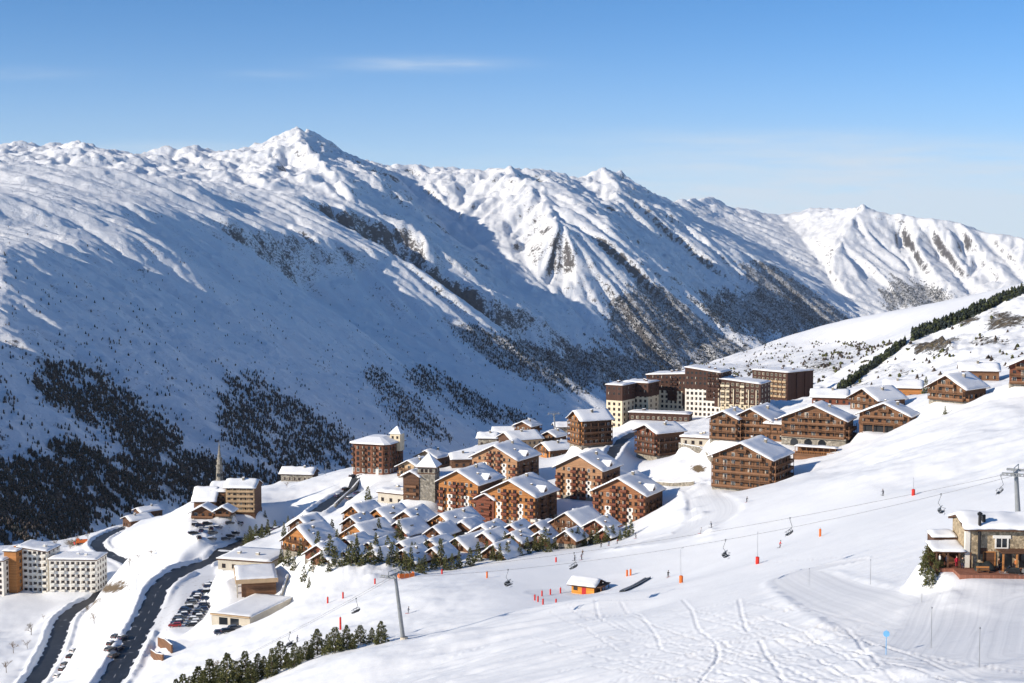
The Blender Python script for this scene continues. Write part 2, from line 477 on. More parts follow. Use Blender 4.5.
# ------------------------------------------------------------------ the ski slope and the village terrace
# (pixel u, pixel v, distance) of points of the ground as read from the photograph
GP = [
 # lower left: white block, two roads, car park
 (-120,610,640),(-60,640,560),(-80,683,480),(0,602,615),(60,593,628),(97,589,640),(0,640,545),(0,683,470),
 (30,683,475),(55,640,540),(62,620,575),(80,606,605),(95,598,625),(140,572,662),(99,552,705),(113,532,770),
 (112,683,400),(125,660,425),(150,610,480),(165,583,515),(185,568,535),(210,556,560),(240,545,585),(262,534,610),
 (85,683,425),(90,640,480),(110,610,540),(140,583,570),(130,552,600),(160,530,630),
 (150,520,650),(185,507,640),(218,540,568),(230,538,572),(198,531,588),(222,529,596),(240,519,620),
 (190,600,485),(180,625,455),(215,575,520),(240,592,470),(275,592,460),(240,626,425),(205,640,425),(165,645,425),(150,665,405),
 (280,610,430),(300,600,425),(340,590,415),(300,640,350),(230,670,345),(200,683,350),(160,683,375),
 # the nursery slope
 (404,637,300),(450,600,350),(500,570,400),(560,560,420),(620,545,440),(650,535,460),(590,592,350),(540,605,325),(490,595,350),
 (640,592,335),(560,640,262),(420,665,265),(400,683,240),(300,683,268),(385,648,282),(340,665,276),(385,640,305),(300,668,305),
 (600,683,190),(700,683,170),(800,683,150),(900,683,140),(1024,683,130),(1200,683,125),(600,740,150),(800,760,110),(1024,780,90),(400,760,185),(200,760,260),
 (640,640,228),(700,640,215),(760,640,195),(700,600,270),(700,580,310),(700,540,390),(700,505,455),(760,580,275),(790,573,265),(740,600,250),
 (800,540,320),(800,500,400),(850,470,450),(790,600,232),(850,590,225),(900,612,196),(900,645,163),(830,640,185),(1000,579.5,191.3),(965,579,192.5),(1050,579,190.5),(946,578,197),(1000,588,186),(1040,588,184),(940,580,204),
 (1150,580,190),(950,545,250),(900,520,300),(950,480,350),(1024,475,320),(1150,440,300),(950,430,450),(1024,420,420),(900,450,450),
 (1024,395,480),(1150,390,480),
 # hillside on the right and its crest
 (985,378,570),(1024,340,750),(1024,300,1000),(1024,287,1150),(1150,262,1150),(1150,300,800),(980,306,1060),(950,320,1010),(915,335,960),(980,345,800),(930,355,830),
 (870,352,920),(845,375,880),(800,393,860),(930,368,720),(880,380,720),(760,388,880),
 # the lip of the terrace behind the village
 (-100,552,720),(0,556,720),(60,548,750),(125,522,800),(180,503,700),(250,493,700),(300,477,740),(340,470,720),(310,500,640),(280,520,600),
 (420,462,720),(480,442,760),(530,430,780),(560,422,800),(600,412,820),(650,402,850),(700,394,880),
 # village terrace
 (298,549,474),(312,570,447),(282,556,480),(345,572,442),(375,572,440),(430,570,440),(490,566,444),
 (300,560,450),(320,545,490),(350,535,520),(400,568,440),(400,545,475),(400,525,500),(460,560,450),(470,540,480),(520,560,442),(560,552,455),(600,545,465),
 (450,500,570),(480,470,640),(560,470,640),(545,455,690),(700,470,560),(690,490,500),(660,500,520),(720,480,520),(690,450,620),(640,470,600),(610,460,620),
]
# out of sight: behind the lips the ground falls into the gorge
HID = [(0,46,-27),(25,46,-25),(-25,46,-30),(0,75,-35),(35,75,-33),(-35,75,-38),(-60,120,-57),(-75,200,-76),(55,100,-37),(-200,1000,-300),(-420,1050,-330),(-300,1050,-300),(-100,1050,-290),(0,1080,-290),(100,1120,-280),(200,1150,-250),(280,1250,-220),(330,1350,-180),
       (430,1400,-110),(520,1400,-80),(-500,1450,-420),(-200,1450,-420),(0,1450,-420),(150,1500,-400),(300,1550,-330),(450,1600,-220),(600,1600,-150)]

ground = Sheet(ray(-190, 340)[0].item(), ray(1214, 340)[0].item(), 900, 48.0, 1500.0, 1.0036)
def tps_fit(P, z, reg):
    n = len(P); d2 = ((P[:, None] - P[None]) ** 2).sum(-1)
    K = np.where(d2 > 0, 0.5 * d2 * np.log(np.maximum(d2, 1e-12)), 0) + np.eye(n) * reg
    A = np.zeros((n + 3, n + 3)); A[:n, :n] = K; A[:n, n] = 1; A[:n, n + 1:] = P; A[n, :n] = 1; A[n + 1:, :n] = P.T
    return np.linalg.solve(A, np.concatenate([z, [0, 0, 0]]))
def warp(x, y):      # roughly even spacing of the points with distance
    return np.stack([x / 160.0, np.log(y / 100.0) * 2.6], -1)
_t, _e = ray([g[0] for g in GP], [g[1] for g in GP]); _D = np.array([g[2] for g in GP], float)
_HB = HID + [b[:3] for b in BASES]
_px = np.concatenate([_t * _D, [h[0] for h in _HB]]); _py = np.concatenate([_D, [h[1] for h in _HB]]); _pz = np.concatenate([_e * _D, [h[2] for h in _HB]])
_P = warp(_px, _py)
_W = tps_fit(_P, _pz, 0.01)
def base_height(X, Y):
    out = np.empty(X.size); Q = warp(X.ravel(), Y.ravel())
    for k in range(0, len(Q), 40000):
        q = Q[k:k + 40000]; d2 = ((q[:, None] - _P[None]) ** 2).sum(-1)
        out[k:k + 40000] = (0.5 * d2 * np.log(np.maximum(d2, 1e-12))) @ _W[:len(_P)] + _W[len(_P)] + q @ _W[len(_P) + 1:]
    return out.reshape(X.shape)
# evaluate coarsely, then interpolate up (the fit is smooth)
_ci = np.unique(np.append(np.arange(0, ground.nr, 6), ground.nr - 1)); _cj = np.unique(np.append(np.arange(0, ground.nt, 6), ground.nt - 1))
_zc = base_height(ground.X[np.ix_(_ci, _cj)], ground.Y[np.ix_(_ci, _cj)])
_tmp = np.stack([np.interp(np.arange(ground.nr), _ci, _zc[:, k]) for k in range(len(_cj))], 1)
ground.Z = np.stack([np.interp(np.arange(ground.nt), _cj, _tmp[k]) for k in range(ground.nr)], 0)
for _ in range(3):   # take the facets of the interpolation out
    Zp = np.pad(ground.Z, 3, mode='edge')
    ground.Z = sum(Zp[3 + k:Zp.shape[0] - 3 + k, 3:-3] for k in range(-3, 4)) / 7
    Zp = np.pad(ground.Z, 3, mode='edge')
    ground.Z = sum(Zp[3:-3, 3 + k:Zp.shape[1] - 3 + k] for k in range(-3, 4)) / 7

def gxy(u, v):
    x, y, z, ok = ground.hit([u], [v])
    assert ok[0], (u, v)
    return float(x[0]), float(y[0])
def line_xy(pts):
    """pixels (u, v) or (u, v, distance) to ground positions"""
    o = []
    for p in pts:
        if len(p) == 3:
            t, e = ray(p[0], p[1]); o.append((float(t) * p[2], float(p[2])))
        else: o.append(gxy(*p))
    return o

# ------------------------------------------------------------------ relief of the ground
X, Y = ground.X, ground.Y
U, V = project(X, Y, ground.Z)
groom = np.zeros_like(X); along = np.zeros_like(X); rock = np.zeros_like(X); dirt = np.zeros_like(X); extra = np.zeros_like(X)
# soft natural undulation, calmer where the piste machines work
piste = sstep(0, 1, (V - 470) / 30) * sstep(440, 520, U) * sstep(150, 200, Y)
flat = np.zeros_like(X)
for (u, v, du, dv) in [(60,600,70,30),(225,535,50,25),(200,600,60,40),(240,605,50,30),(400,540,150,45),(560,470,160,60)]:
    flat = np.maximum(flat, np.exp(-((U - u) / du) ** 2 - ((V - v) / dv) ** 2))
und = fbm(X / 55, Y / 55, 4, 3) * 2.2 + fbm(X / 14, Y / 14, 4, 9) * 0.45 + fbm(X / 4.0, Y / 4.0, 3, 21) * 0.10
und = und * (1 - 0.85 * flat) * (1 - 0.8 * piste) * np.clip(Y / 260, 0.35, 1.6)
hill = sstep(600, 800, Y) * sstep(0, 120, X)
und += hill * (fbm(X / 60, Y / 60, 5, 33, 0.6) * 7 + np.abs(fbm(X / 22, Y / 22, 4, 35)) * 3)
extra += und

# wind-rolled near field with drifts that run across the slope
near = sstep(300, 215, Y) * sstep(520, 640, U)
wv = fbm(X / 26 + Y / 60, (Y - 0.35 * X) / 5.0, 4, 51)
extra += near * (wv * 0.55 + np.maximum(0, fbm(X / 9, (Y - 0.3 * X) / 2.6, 3, 53)) * 0.30)
near2 = sstep(330, 270, Y) * sstep(380, 440, U) * sstep(660, 560, U)
extra += near2 * fbm(X / 30, (Y - 0.2 * X) / 6.0, 4, 57) * 0.9
# the hollow and the bank in front of the timber hut
for (u, v, D, a, sx, sy, h) in [(592,616,297,0.2,13,7,1.9),(575,640,262,0.1,16,9,1.2),(566,612,312,0.0,12,3.2,1.0),(628,626,280,0.3,9,6,-1.0),(690,595,300,0.2,18,7,0.9),(655,600,312,0.0,9,4,0.8)]:
    t, e = ray(u, v); cx, cy = float(t) * D, D
    dx, dy = X - cx, Y - cy; xr = dx * math.cos(a) + dy * math.sin(a); yr = -dx * math.sin(a) + dy * math.cos(a)
    extra += h * np.exp(-(xr / sx) ** 2 - (yr / sy) ** 2)
# mounds by the roads and the snow heaped up round the village
for (u, v, s, h) in [(690,505,9,1.2),(672,520,6,2.0),(345,566,12,2.2),(315,568,9,2.0),(375,572,9,1.6),(640,545,10,1.5),(700,487,7,2.0),(270,565,7,1.6),(675,470,6,2),(660,495,5,1.5)]:
    x0, y0 = gxy(u, v); r2 = ((X - x0) ** 2 + ((Y - y0) * 0.8) ** 2) / s ** 2
    extra += h * np.exp(-r2) * (1 + 0.35 * fbm(X / 4, Y / 4, 3, 61))

# groomed runs (the track by the restaurant and its ramp, the road up from the village, the flat by the hut)
GROOM = [([(1060,655),(1000,640),(930,628),(870,607),(815,586),(795,574),(815,568),(860,560)], [11,10,8,6.5,5.5,4.5,3,1.5], 0.95),
         ([(985,583),(980,600),(975,625),(960,650)], [7.5,8,9,9], 0.8),
         ([(1040,600),(1035,625),(1030,650)], [5,6,6], 0.6),
         ([(668,478),(690,486),(705,499),(712,515),(702,526),(680,536),(640,545)], [3.5,4,6,8.5,9,8,7], 0.75),
         ([(545,592),(560,594),(600,598)], [5,7,8], 0.55)]
for pts, ws, st in GROOM:
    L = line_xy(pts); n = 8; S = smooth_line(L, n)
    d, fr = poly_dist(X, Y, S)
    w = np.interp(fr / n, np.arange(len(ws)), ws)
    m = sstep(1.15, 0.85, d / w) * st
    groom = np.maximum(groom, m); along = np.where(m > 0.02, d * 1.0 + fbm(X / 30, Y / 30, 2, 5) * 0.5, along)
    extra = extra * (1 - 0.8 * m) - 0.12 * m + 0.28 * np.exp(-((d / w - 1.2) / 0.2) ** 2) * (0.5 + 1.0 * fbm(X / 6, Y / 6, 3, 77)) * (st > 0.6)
# snow bank beside the restaurant ramp
d, fr = poly_dist(X, Y, line_xy([(957,580),(955,590),(950,605)])); extra += 0.35 * np.exp(-(d / 1.3) ** 2) * (0.8 + 0.6 * fbm(X / 1.6, Y / 1.6, 3, 71))

# faint piste marks on the big slope: long shallow strokes of the snow machines and skis
lanes = fbm((X * 0.96 + Y * 0.28) / 160, (Y * 0.96 - X * 0.28) / 7.0, 4, 91)
extra += piste * lanes * 0.09 * sstep(240, 300, Y)
groom = np.maximum(groom, piste * sstep(250, 330, Y) * sstep(0.0, 0.5, lanes) * 0.2)

# ski tracks left in the loose snow
TRK = [[(683,600),(692,612),(698,628),(712,640),(718,655),(712,668),(700,683)],[(738,600),(742,615),(748,632)],[(758,640),(764,650),(770,662),(778,672),(784,683)],
       [(808,645),(820,637),(828,632),(836,628)],[(846,628),(856,640),(866,652),(880,664)],[(690,655),(720,645),(760,640),(800,632),(835,626)],[(640,683),(690,670),(740,658),(800,650)],
       [(716,640),(735,650),(757,655),(785,656)],[(620,605),(640,618),(655,632),(662,650)],[(594,608),(600,618),(604,624)],[(500,660),(560,652),(620,660),(700,672),(780,683)],
       [(655,640),(700,646),(760,662),(820,683)],[(560,672),(640,655),(720,650),(790,640)],[(440,660),(520,640),(580,648),(650,640)],[(860,683),(840,670),(815,660),(790,655)],
       [(1024,672),(960,662),(890,648),(850,635)],[(880,683),(920,676),(960,683)],[(690,610),(740,625),(780,632),(840,640)],[(600,683),(650,678),(700,683)],[(550,616),(580,628),(600,640),(620,652)],[(566,612),(600,625),(640,634),(700,640)],
       [(720,560),(760,563),(800,560),(850,556)],[(700,612),(715,606),(745,604),(790,612)]]
rg = random.Random(3)
for q, pts in enumerate(TRK):
    L = smooth_line(line_xy([(u + rg.uniform(-1, 1), v) for u, v in pts]), 6)
    d, fr = poly_dist(X, Y, L)
    w = 0.23 if q < 12 else 0.18
    dep = (0.15 if q < 6 else 0.12) * (0.7 + 0.5 * np.sin(fr * 9 + q))
    extra += -dep * np.exp(-(d / w) ** 2) + 0.5 * dep * np.exp(-((d - 2.0 * w) / (0.8 * w)) ** 2)

for q in range(80):          # many more faint single tracks, each a lazy curve across the fall line
    u0, v0 = rg.uniform(560, 900), rg.uniform(604, 690); L = [(u0, v0)]; a = rg.gauss(0.10, 0.16)
    for k in range(6):
        a += rg.gauss(0, 0.10); L.append((L[-1][0] + 22, L[-1][1] + 22 * a))
    L = [p for p in L if p[1] > 600 and (p[0] < 800 or p[1] > 590 + (p[0] - 800) * 0.42)]
    if len(L) < 3: continue
    d, fr = poly_dist(X, Y, smooth_line(line_xy(L), 4)); dep = rg.uniform(0.05, 0.13)
    extra += -dep * np.exp(-(d / 0.17) ** 2) + 0.35 * dep * np.exp(-((d - 0.36) / 0.17) ** 2)

# ------------------------------------------------------------------ roads cut into the snow, a bank ploughed up on each side
ROADS = [('lower_road', [(20,700,455),(33,683,475),(48,660,505),(57,640,540),(64,620,575),(80,606,605),(100,597,628),(122,586,648),(136,575,668),(128,563,690),(108,554,715),(97,545,735),(105,536,765),(125,528,800)], 3.3),
         ('village_road', [(85,712,370),(110,683,400),(126,655,430),(150,610,480),(158,590,505),(172,576,524),(190,565,543),(212,555,565),(240,544,590),(262,534,612),(276,530,622),(290,526,634)], 3.7),
         ('upper_lane', [(316,512,590),(330,502,615),(347,492,640),(372,480,672),(396,470,692),(412,466,700)], 2.9),
         ('back_lane', [(606,462,596),(612,454,615),(617,446,640),(626,438,665),(642,431,690),(662,428,712)], 2.6),
         ('car_park_lane', [(205,560,565),(203,575,530),(196,605,480),(190,628,450)], 3.0)]
berm = np.zeros_like(X); roadm = np.zeros_like(X)
ROAD_L = {}
for name, pts, hw in ROADS:
    L = smooth_line([np.array((float(ray(u, v)[0]) * D, D, float(ray(u, v)[1]) * D)) for u, v, D in pts], 8)
    d, fr = poly_dist(X, Y, [(p[0], p[1]) for p in L])
    zz = np.interp(fr, np.arange(len(L)), [p[2] for p in L])
    k = sstep(hw * 2.6 + 6, hw + 0.8, d)
    ground.Z = ground.Z * (1 - k) + (zz - 0.06) * k
    extra *= 1 - sstep(hw + 4, hw + 0.5, d)
    if name != 'car_park_lane':
        bm = 1.5 * np.exp(-((d - hw - 1.9) / 1.25) ** 2) * np.clip(0.8 + 0.5 * fbm(X / 3.5, Y / 3.5, 3, 81), 0.2, 1.6)
        berm = np.maximum(berm, bm)
    roadm = np.maximum(roadm, sstep(hw + 0.6, hw - 0.2, d))
    ROAD_L[name] = (L, hw)
berm *= (1 - roadm)
extra = extra * (1 - roadm) + berm
dirt = np.maximum(dirt, np.exp(-((berm - 0.5) / 0.5) ** 2) * (berm > 0.15) * 0.35)

# level ground: car parks
for (pts, w, zoff) in [([(180,618,462),(197,590,495),(210,572,520)], 13, 0), ([(205,530,600),(235,528,605)], 15, 0)]:
    P = [(float(ray(u, v)[0]) * D, D) for u, v, D in pts]; d, fr = poly_dist(X, Y, P)
    k = sstep(w, w * 0.6, d); extra *= 1 - 0.9 * k; groom = np.maximum(groom, k * 0.7); dirt = np.maximum(dirt, 0.45 * k)

# heaps of cleared snow among the cars before the hotel and around the village
rg = random.Random(8)
for k in range(60):
    if k < 26: u, v = rg.uniform(186, 246), rg.uniform(519, 546); h_ = rg.uniform(0.5, 1.5)
    elif k < 44: u, v = rg.uniform(290, 420), rg.uniform(566, 580); h_ = rg.uniform(0.4, 1.1)
    else: u, v = rg.uniform(590, 720), rg.uniform(455, 545); h_ = rg.uniform(0.4, 1.3)
    x0, y0 = gxy(u, v); s_ = rg.uniform(1.5, 3.2)
    extra += h_ * np.exp(-((X - x0) ** 2 + (Y - y0) ** 2) / s_ ** 2) * (1 + 0.4 * fbm(X / 2, Y / 2, 2, 63)) * (1 - roadm)

# rock and scrub on the hillside
for (u, v, ru, rv, st) in [(935,352,26,9,1.0),(925,350,18,10,0.9),(965,318,22,8,0.75),(1005,322,26,14,0.8),(990,345,30,8,0.6),(1010,300,20,6,0.5),(955,338,22,6,0.55),(895,372,34,8,0.5),(880,362,20,6,0.5),(910,385,16,5,.5),(1000,360,24,6,0.45),(860,385,20,6,0.5)]:
    rock = np.maximum(rock, min(1.0, st * 1.25) * np.exp(-(((U - u) / ru) ** 2 + ((V - v) / rv) ** 2) ** 1.5) * (Y > 560))
cl = np.exp(-((U - 940) / 22) ** 2 - ((V - 352) / 8) ** 2) * (Y > 620)
extra += cl * (6 + 5 * fbm(X / 8, Y / 8, 4, 95))
for (u, v, ru, rv, st) in [(698,470,10,5,1.1),(165,632,9,8,0.5),(112,588,22,8,1.0),(92,600,14,5,0.9),(75,542,18,6,0.9),(205,578,8,3,.8),(120,583,18,6,0.8),(770,567,9,2,.35),(250,530,20,8,.3),(560,555,60,5,.3)]:
    dirt = np.maximum(dirt, st * np.exp(-((U - u) / ru) ** 2 - ((V - v) / rv) ** 2) * (Y < 800))
ground.Z = ground.Z + extra
# level pads under the buildings
for (x, y, zz, rad) in BASES:
    d = np.hypot(X - x, Y - y); k = sstep(rad * 1.5, rad * 0.75, d) if y > 250 else sstep(14.5, 10.5, d)
    ground.Z = ground.Z * (1 - k) + (zz - (0.4 if y < 250 else 0)) * k
def gz(x, y): return float(ground.sample(x, y))
def gpos(u, v, D=None):
    """a spot on the ground: on the view ray's azimuth at the given distance, or where the ray meets the snow"""
    if D is None: x, y = gxy(u, v)
    else: x, y = float(ray(u, v)[0]) * D, D
    return Vector((x, y, gz(x, y)))
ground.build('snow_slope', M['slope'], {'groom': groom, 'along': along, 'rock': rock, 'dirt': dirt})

def ribbon(name, L, hw, mat, lift=0.05):
    mb = MB(); n = len(L); rows = []
    for i in range(n):
        p = Vector(L[i]); q = Vector(L[min(i + 1, n - 1)]) - Vector(L[max(i - 1, 0)]); q.z = 0; q.normalize()
        s = Vector((q.y, -q.x, 0)); row = []
        for k in np.linspace(-1, 1, 7):
            w = p + s * (k * hw * (1 + 0.07 * math.sin(i * 1.7 + k * 3))); row.append((w.x, w.y, gz(w.x, w.y) + lift - (0.12 if abs(k) > 0.9 and math.sin(i * 0.9 + k) > 0 else 0)))
        rows.append(row)
    for a, b in zip(rows[:-1], rows[1:]):
        for k in range(6): mb.face([a[k], a[k + 1], b[k + 1], b[k]])
    return mb.mesh(name, mat, True)
def dense(L, step=2.0):
    o = []
    for a, b in zip(L[:-1], L[1:]):
        m = max(1, int(np.hypot(*(np.array(b)[:2] - np.array(a)[:2])) / step))
        o += [np.array(a) + (np.array(b) - np.array(a)) * k / m for k in range(m)]
    return o + [np.array(L[-1])]
for nm in ('lower_road', 'village_road', 'back_lane', 'upper_lane'):
    L, hw = ROAD_L[nm]; L = dense(L)
    tag(link(nm, ribbon(nm, L, hw, M['road'])), kind='structure')
# broken lane line down the middle of the village road
L = dense(ROAD_L['village_road'][0], 1.0); mb = MB()
M['line'] = plain('road_paint', (0.75, 0.75, 0.74), 0.6, 0.1)
for i in range(2, 130, 9):
    for k in range(3):
        a, b = L[i + k], L[i + k + 1]; q = (b - a)[:2]; q /= np.hypot(*q); s = (q[1] * 0.05, -q[0] * 0.05)
        mb.face([(p[0] + sg * s[0], p[1] + sg * s[1], gz(p[0] + sg * s[0], p[1] + sg * s[1]) + 0.062) for p, sg in ((a, -1), (a, 1), (b, 1), (b, -1))])
tag(mb.build('lane_marking', M['line']), kind='structure')

# ------------------------------------------------------------------ the shelf of hillside further down the valley
shelf = Sheet(ray(560, 340)[0].item(), ray(1230, 340)[0].item(), 420, 1050.0, 4600.0, 1.0045)
SP_ = [(690,367,2900),(720,358,3250),(760,349,3500),(800,344,3500),(830,338,3350),(870,326,3050),(900,316,2850),(960,300,2500),(1024,284,2250),(1150,255,2100),(1230,240,2000),
       (650,392,2300),(700,385,1950),(760,373,2150),(800,384,1550),(850,366,1550),(870,346,1900),(905,336,1700),(960,319,1600),(1024,301,1500),(1150,275,1400),(800,420,1200),(900,380,1150),(1024,340,1100),(1200,320,1100),(640,420,1700),(600,440,1900),
       (740,365,2700),(800,358,2500),(850,345,2500),(900,330,2200)]
SH = [(300,4000,-560),(700,4400,-560),(1100,4300,-480),(1500,4000,-420),(150,3200,-480),(60,2500,-480),(0,1600,-430),(900,3600,-330),(1300,3000,-200),(400,1150,-190),(100,1100,-260)]
_t, _e = ray([g[0] for g in SP_], [g[1] for g in SP_]); _D = np.array([g[2] for g in SP_], float)
_px = np.concatenate([_t * _D, [h[0] for h in SH]]); _py = np.concatenate([_D, [h[1] for h in SH]]); _pz = np.concatenate([_e * _D, [h[2] for h in SH]])
_P = warp(_px, _py); _W = tps_fit(_P, _pz, 0.02)
shelf.Z = base_height(shelf.X, shelf.Y)
Us, Vs = project(shelf.X, shelf.Y, shelf.Z)
shelf.Z += fbm(shelf.X / 120, shelf.Y / 120, 5, 41, 0.55) * 9 * sstep(0, 1, (Vs - 325) / 30) + fbm(shelf.X / 40, shelf.Y / 40, 3, 43) * 1.5
rk = np.zeros_like(shelf.X)
for (u, v, ru, rv, st) in [(820,365,40,16,0.75),(850,350,25,10,0.6),(760,368,60,8,0.6),(720,372,40,8,0.55),(800,352,40,5,0.5),(880,345,20,10,0.5)]:
    rk = np.maximum(rk, st * np.exp(-((Us - u) / ru) ** 2 - ((Vs - v) / rv) ** 2))
zz0 = np.zeros_like(rk)
shelf.build('valley_hillside', M['slope'], {'groom': zz0, 'along': zz0, 'rock': rk, 'dirt': zz0})
# ------------------------------------------------------------------ the mountains across the valley
def plane_D(u, v, hf=841e3, t=R(30)):
    """the great shaded flank on the left is close to one tilted plane facing right"""
    q = -(u - 512) * math.sin(t) + (v - HORIZON) * math.cos(t)
    return hf / q
MV = []; ME = []
def mp(u, v, D):
    t, e = ray(u, v); MV.append((float(t) * D, D, float(e) * D)); return len(MV) - 1
def ridge(*pts):
    ids = [mp(*p) for p in pts]
    ME.extend(zip(ids[:-1], ids[1:]))
    return ids
def spots(*pts):
    for p in pts: mp(*p)
# crest of the left flank, then its shoulder running down to the valley
ridge((-260,166,5200),(-120,166,5200),(0,168,5300),(60,171,5450),(130,176,5700),(170,178,5900),(210,186,6200),(250,194,6500),(300,198,6700),(340,207,6800),(360,212,6900),(385,222,6950),(410,225,7000),
      (432,266,6750),(480,290,6700),(542,316,6800),(590,347,6900),(640,378,7000),(680,392,7000))
# break of slope between the sunlit shoulder and the shaded flank
ridge((-200,250,3400),(-60,215,3900),(0,195,4200),(60,197,4500),(130,205,4900),(200,215,5300),(260,225,5700),(330,240,6000),(400,258,6250))
for (u, v) in [(-150,330),(0,250),(0,330),(0,430),(0,530),(100,240),(100,340),(100,440),(100,540),(200,270),(200,350),(200,450),(200,540),(300,290),(300,370),(300,460),(300,520),(400,310),(400,380),(400,450),(-150,450),(-150,600),(450,350),(450,400),(500,430)]:
    D = min(plane_D(u, v), 6700)
    spots((u, v, D))
spots((0,640,1380),(-200,720,1300),(200,640,1450),(400,600,1900),(500,470,3900),(560,430,5000),(600,400,6300),(560,385,6500),(500,360,6500),(640,430,5600),(560,520,3000),(800,420,5000),(900,420,4000),(1100,400,3500),(700,600,1500),(1000,600,1500))
# a rib on the flank that catches the sun, and the lit knoll low on the left
ridge((120,215,4700),(160,240,4300),(200,262,4500),(215,275,4700))
ridge((75,141,7800),(84,152,7500),(100,163,7200),(118,170,6900)); ridge((75,141,7800),(62,152,7500),(52,162,7100)); ridge((20,145,7800),(30,156,7500),(40,164,7100)); ridge((45,152,7700),(47,162,7200)); ridge((100,152,7800),(118,162,7400),(135,172,7000))
spots((0,174,6400),(60,177,6500),(130,184,6700),(-150,172,6400))
# far skyline on the left and the high basin behind the shoulder
ridge((-260,150,8000),(-120,152,7900),(0,148,7800),(18,144,7800),(32,151,7750),(46,157,7700),(60,149,7750),(75,139,7800),(88,148,7800),(102,155,7800),(116,161,7900),(130,166,8100),(142,159,8400),(150,156,8400),(165,153,8400),(185,152,8500),(200,156,8500),(225,155,8600),(240,150,8700),(255,152,8700),(262,142,8800),(280,135,8900),(297,130,9000),
      (315,138,9200),(330,150,9400),(345,160,9700),(365,163,10000),(385,166,10000),(400,172,9900),(420,178,9900),(440,180,10000),(465,178,9900),(490,175,9700),(512,166,9500),(525,172,9600),(535,172,9800),(555,177,10300),(575,183,10700),(590,180,10900),(603,172,11000),
      (615,177,11200),(630,182,11300),(640,190,11600),(655,197,12000),(670,204,12500),(690,202,13000),(710,200,13500),(735,207,13700),(755,213,14000),(780,218,14200),(800,212,14400),(820,207,14500),(835,214,14000),(850,210,13300),(862,206,13000),
      (880,211,12900),(900,216,12800),(930,220,12600),(960,225,12500),(990,235,12300),(1024,243,12000),(1100,255,11600),(1240,280,11000))
# behind the skyline
for u, D in [(-260,12000),(-100,11500),(100,11500),(250,12000),(350,12500),(450,12800),(560,13500),(650,15000),(750,16500),(850,16500),(950,15500),(1050,15000),(1240,14500)]: spots((u, 262, D))
# spurs and valley lines of the main peak
ridge((297,130,9000),(303,145,8500),(316,158,8100),(330,172,7700),(345,190,7350),(355,205,7100))
ridge((297,130,9000),(283,150,8500),(272,165,8000),(262,180,7500),(265,195,7000))
ridge((240,150,8700),(225,165,8200),(215,180,7600)); ridge((185,152,8500),(180,165,8000),(178,178,7200))
ridge((285,170,8200),(290,180,7700),(300,190,7300))
spots((200,172,8000),(250,178,7900),(322,185,7500),(308,180,7500))
ridge((345,164,8700),(360,181,7950),(378,197,7780),(398,212,7700),(415,222,7550)); spots((385,180,8050),(365,170,8350))         # the shaded hollow right of it
ridge((400,172,9900),(412,190,9200),(420,205,8600),(428,222,7800),(432,240,7300))
# the second peak: lit bowl and fluted flank
ridge((512,166,9500),(520,184,9150),(535,200,8800),(548,214,8450),(556,228,7980),(572,248,7850),(590,270,7740),(612,300,7580),(635,325,7470),(660,350,7370),(690,374,7300),(720,385,7200))
ridge((490,175,9700),(470,195,9200),(455,212,8800),(447,228,8400),(452,250,7900))
ridge((500,190,9200),(497,215,8700),(490,240,8200),(495,262,7700),(510,290,7350),(545,312,7150),(580,335,7100))   # bowl
ridge((520,240,8300),(528,268,7800),(548,296,7450),(580,325,7250))
# valley right of the fluted flank
ridge((560,184,9700),(585,201,8950),(612,222,8480),(645,250,8310),(680,284,8150),(710,308,8080),(742,332,8020),(778,350,8050))
spots((600,240,8150),(630,262,8060),(660,300,7860),(690,325,7760),(700,345,7640),(640,300,7700))
ridge((575,183,10700),(605,205,9900),(640,235,9350),(680,268,9000),(715,296,8750))
# third peak
ridge((603,172,10900),(622,192,10250),(645,212,10060),(668,238,9880),(700,262,9800),(740,290,9700),(775,318,9550),(800,338,9350),(820,355,9100))
ridge((645,212,10060),(655,238,9700),(690,272,9250),(728,306,8750))
ridge((700,262,9800),(705,285,9400),(735,315,8900),(760,335,8600))
# valley between third and fourth
ridge((665,206,11500),(690,222,10500),(730,245,10300),(775,275,10170),(820,305,10080),(860,335,10000),(880,350,9800))
ridge((735,207,13700),(745,225,12900),(770,245,12200),(800,270,11600))
ridge((780,218,14200),(800,240,12900),(825,270,11900),(850,300,11000),(870,330,10200))
# fourth peak and the ribbed wall on the right
ridge((862,206,13000),(868,225,12600),(876,250,12200),(884,275,11700),(892,300,11100),(905,330,10300))
ridge((850,210,13300),(835,240,12300),(832,270,11700),(845,300,11100))
ridge((900,216,12800),(915,245,12200),(935,275,11500),(960,310,10600)); ridge((885,214,12900),(905,245,12450),(918,270,11900),(930,300,11100))
ridge((930,220,12600),(950,250,12000),(975,280,11300),(1000,310,10500)); ridge((915,219,12700),(935,248,12300),(955,275,11700),(980,305,10800))
ridge((960,225,12500),(985,255,11800),(1010,285,11000)); ridge((945,223,12550),(968,252,12100),(995,285,11200))
ridge((990,235,12300),(1020,265,11500),(1050,300,10500)); ridge((975,231,12400),(1003,260,11900),(1030,292,10900))
ridge((1024,243,12000),(1060,275,11200),(1100,310,10200))
spots((1240,340,9000),(1100,340,9300),(1000,335,9800),(940,335,9700),(880,370,8500),(760,380,7300),(820,380,7500),(1240,420,6000),(1000,400,6500))

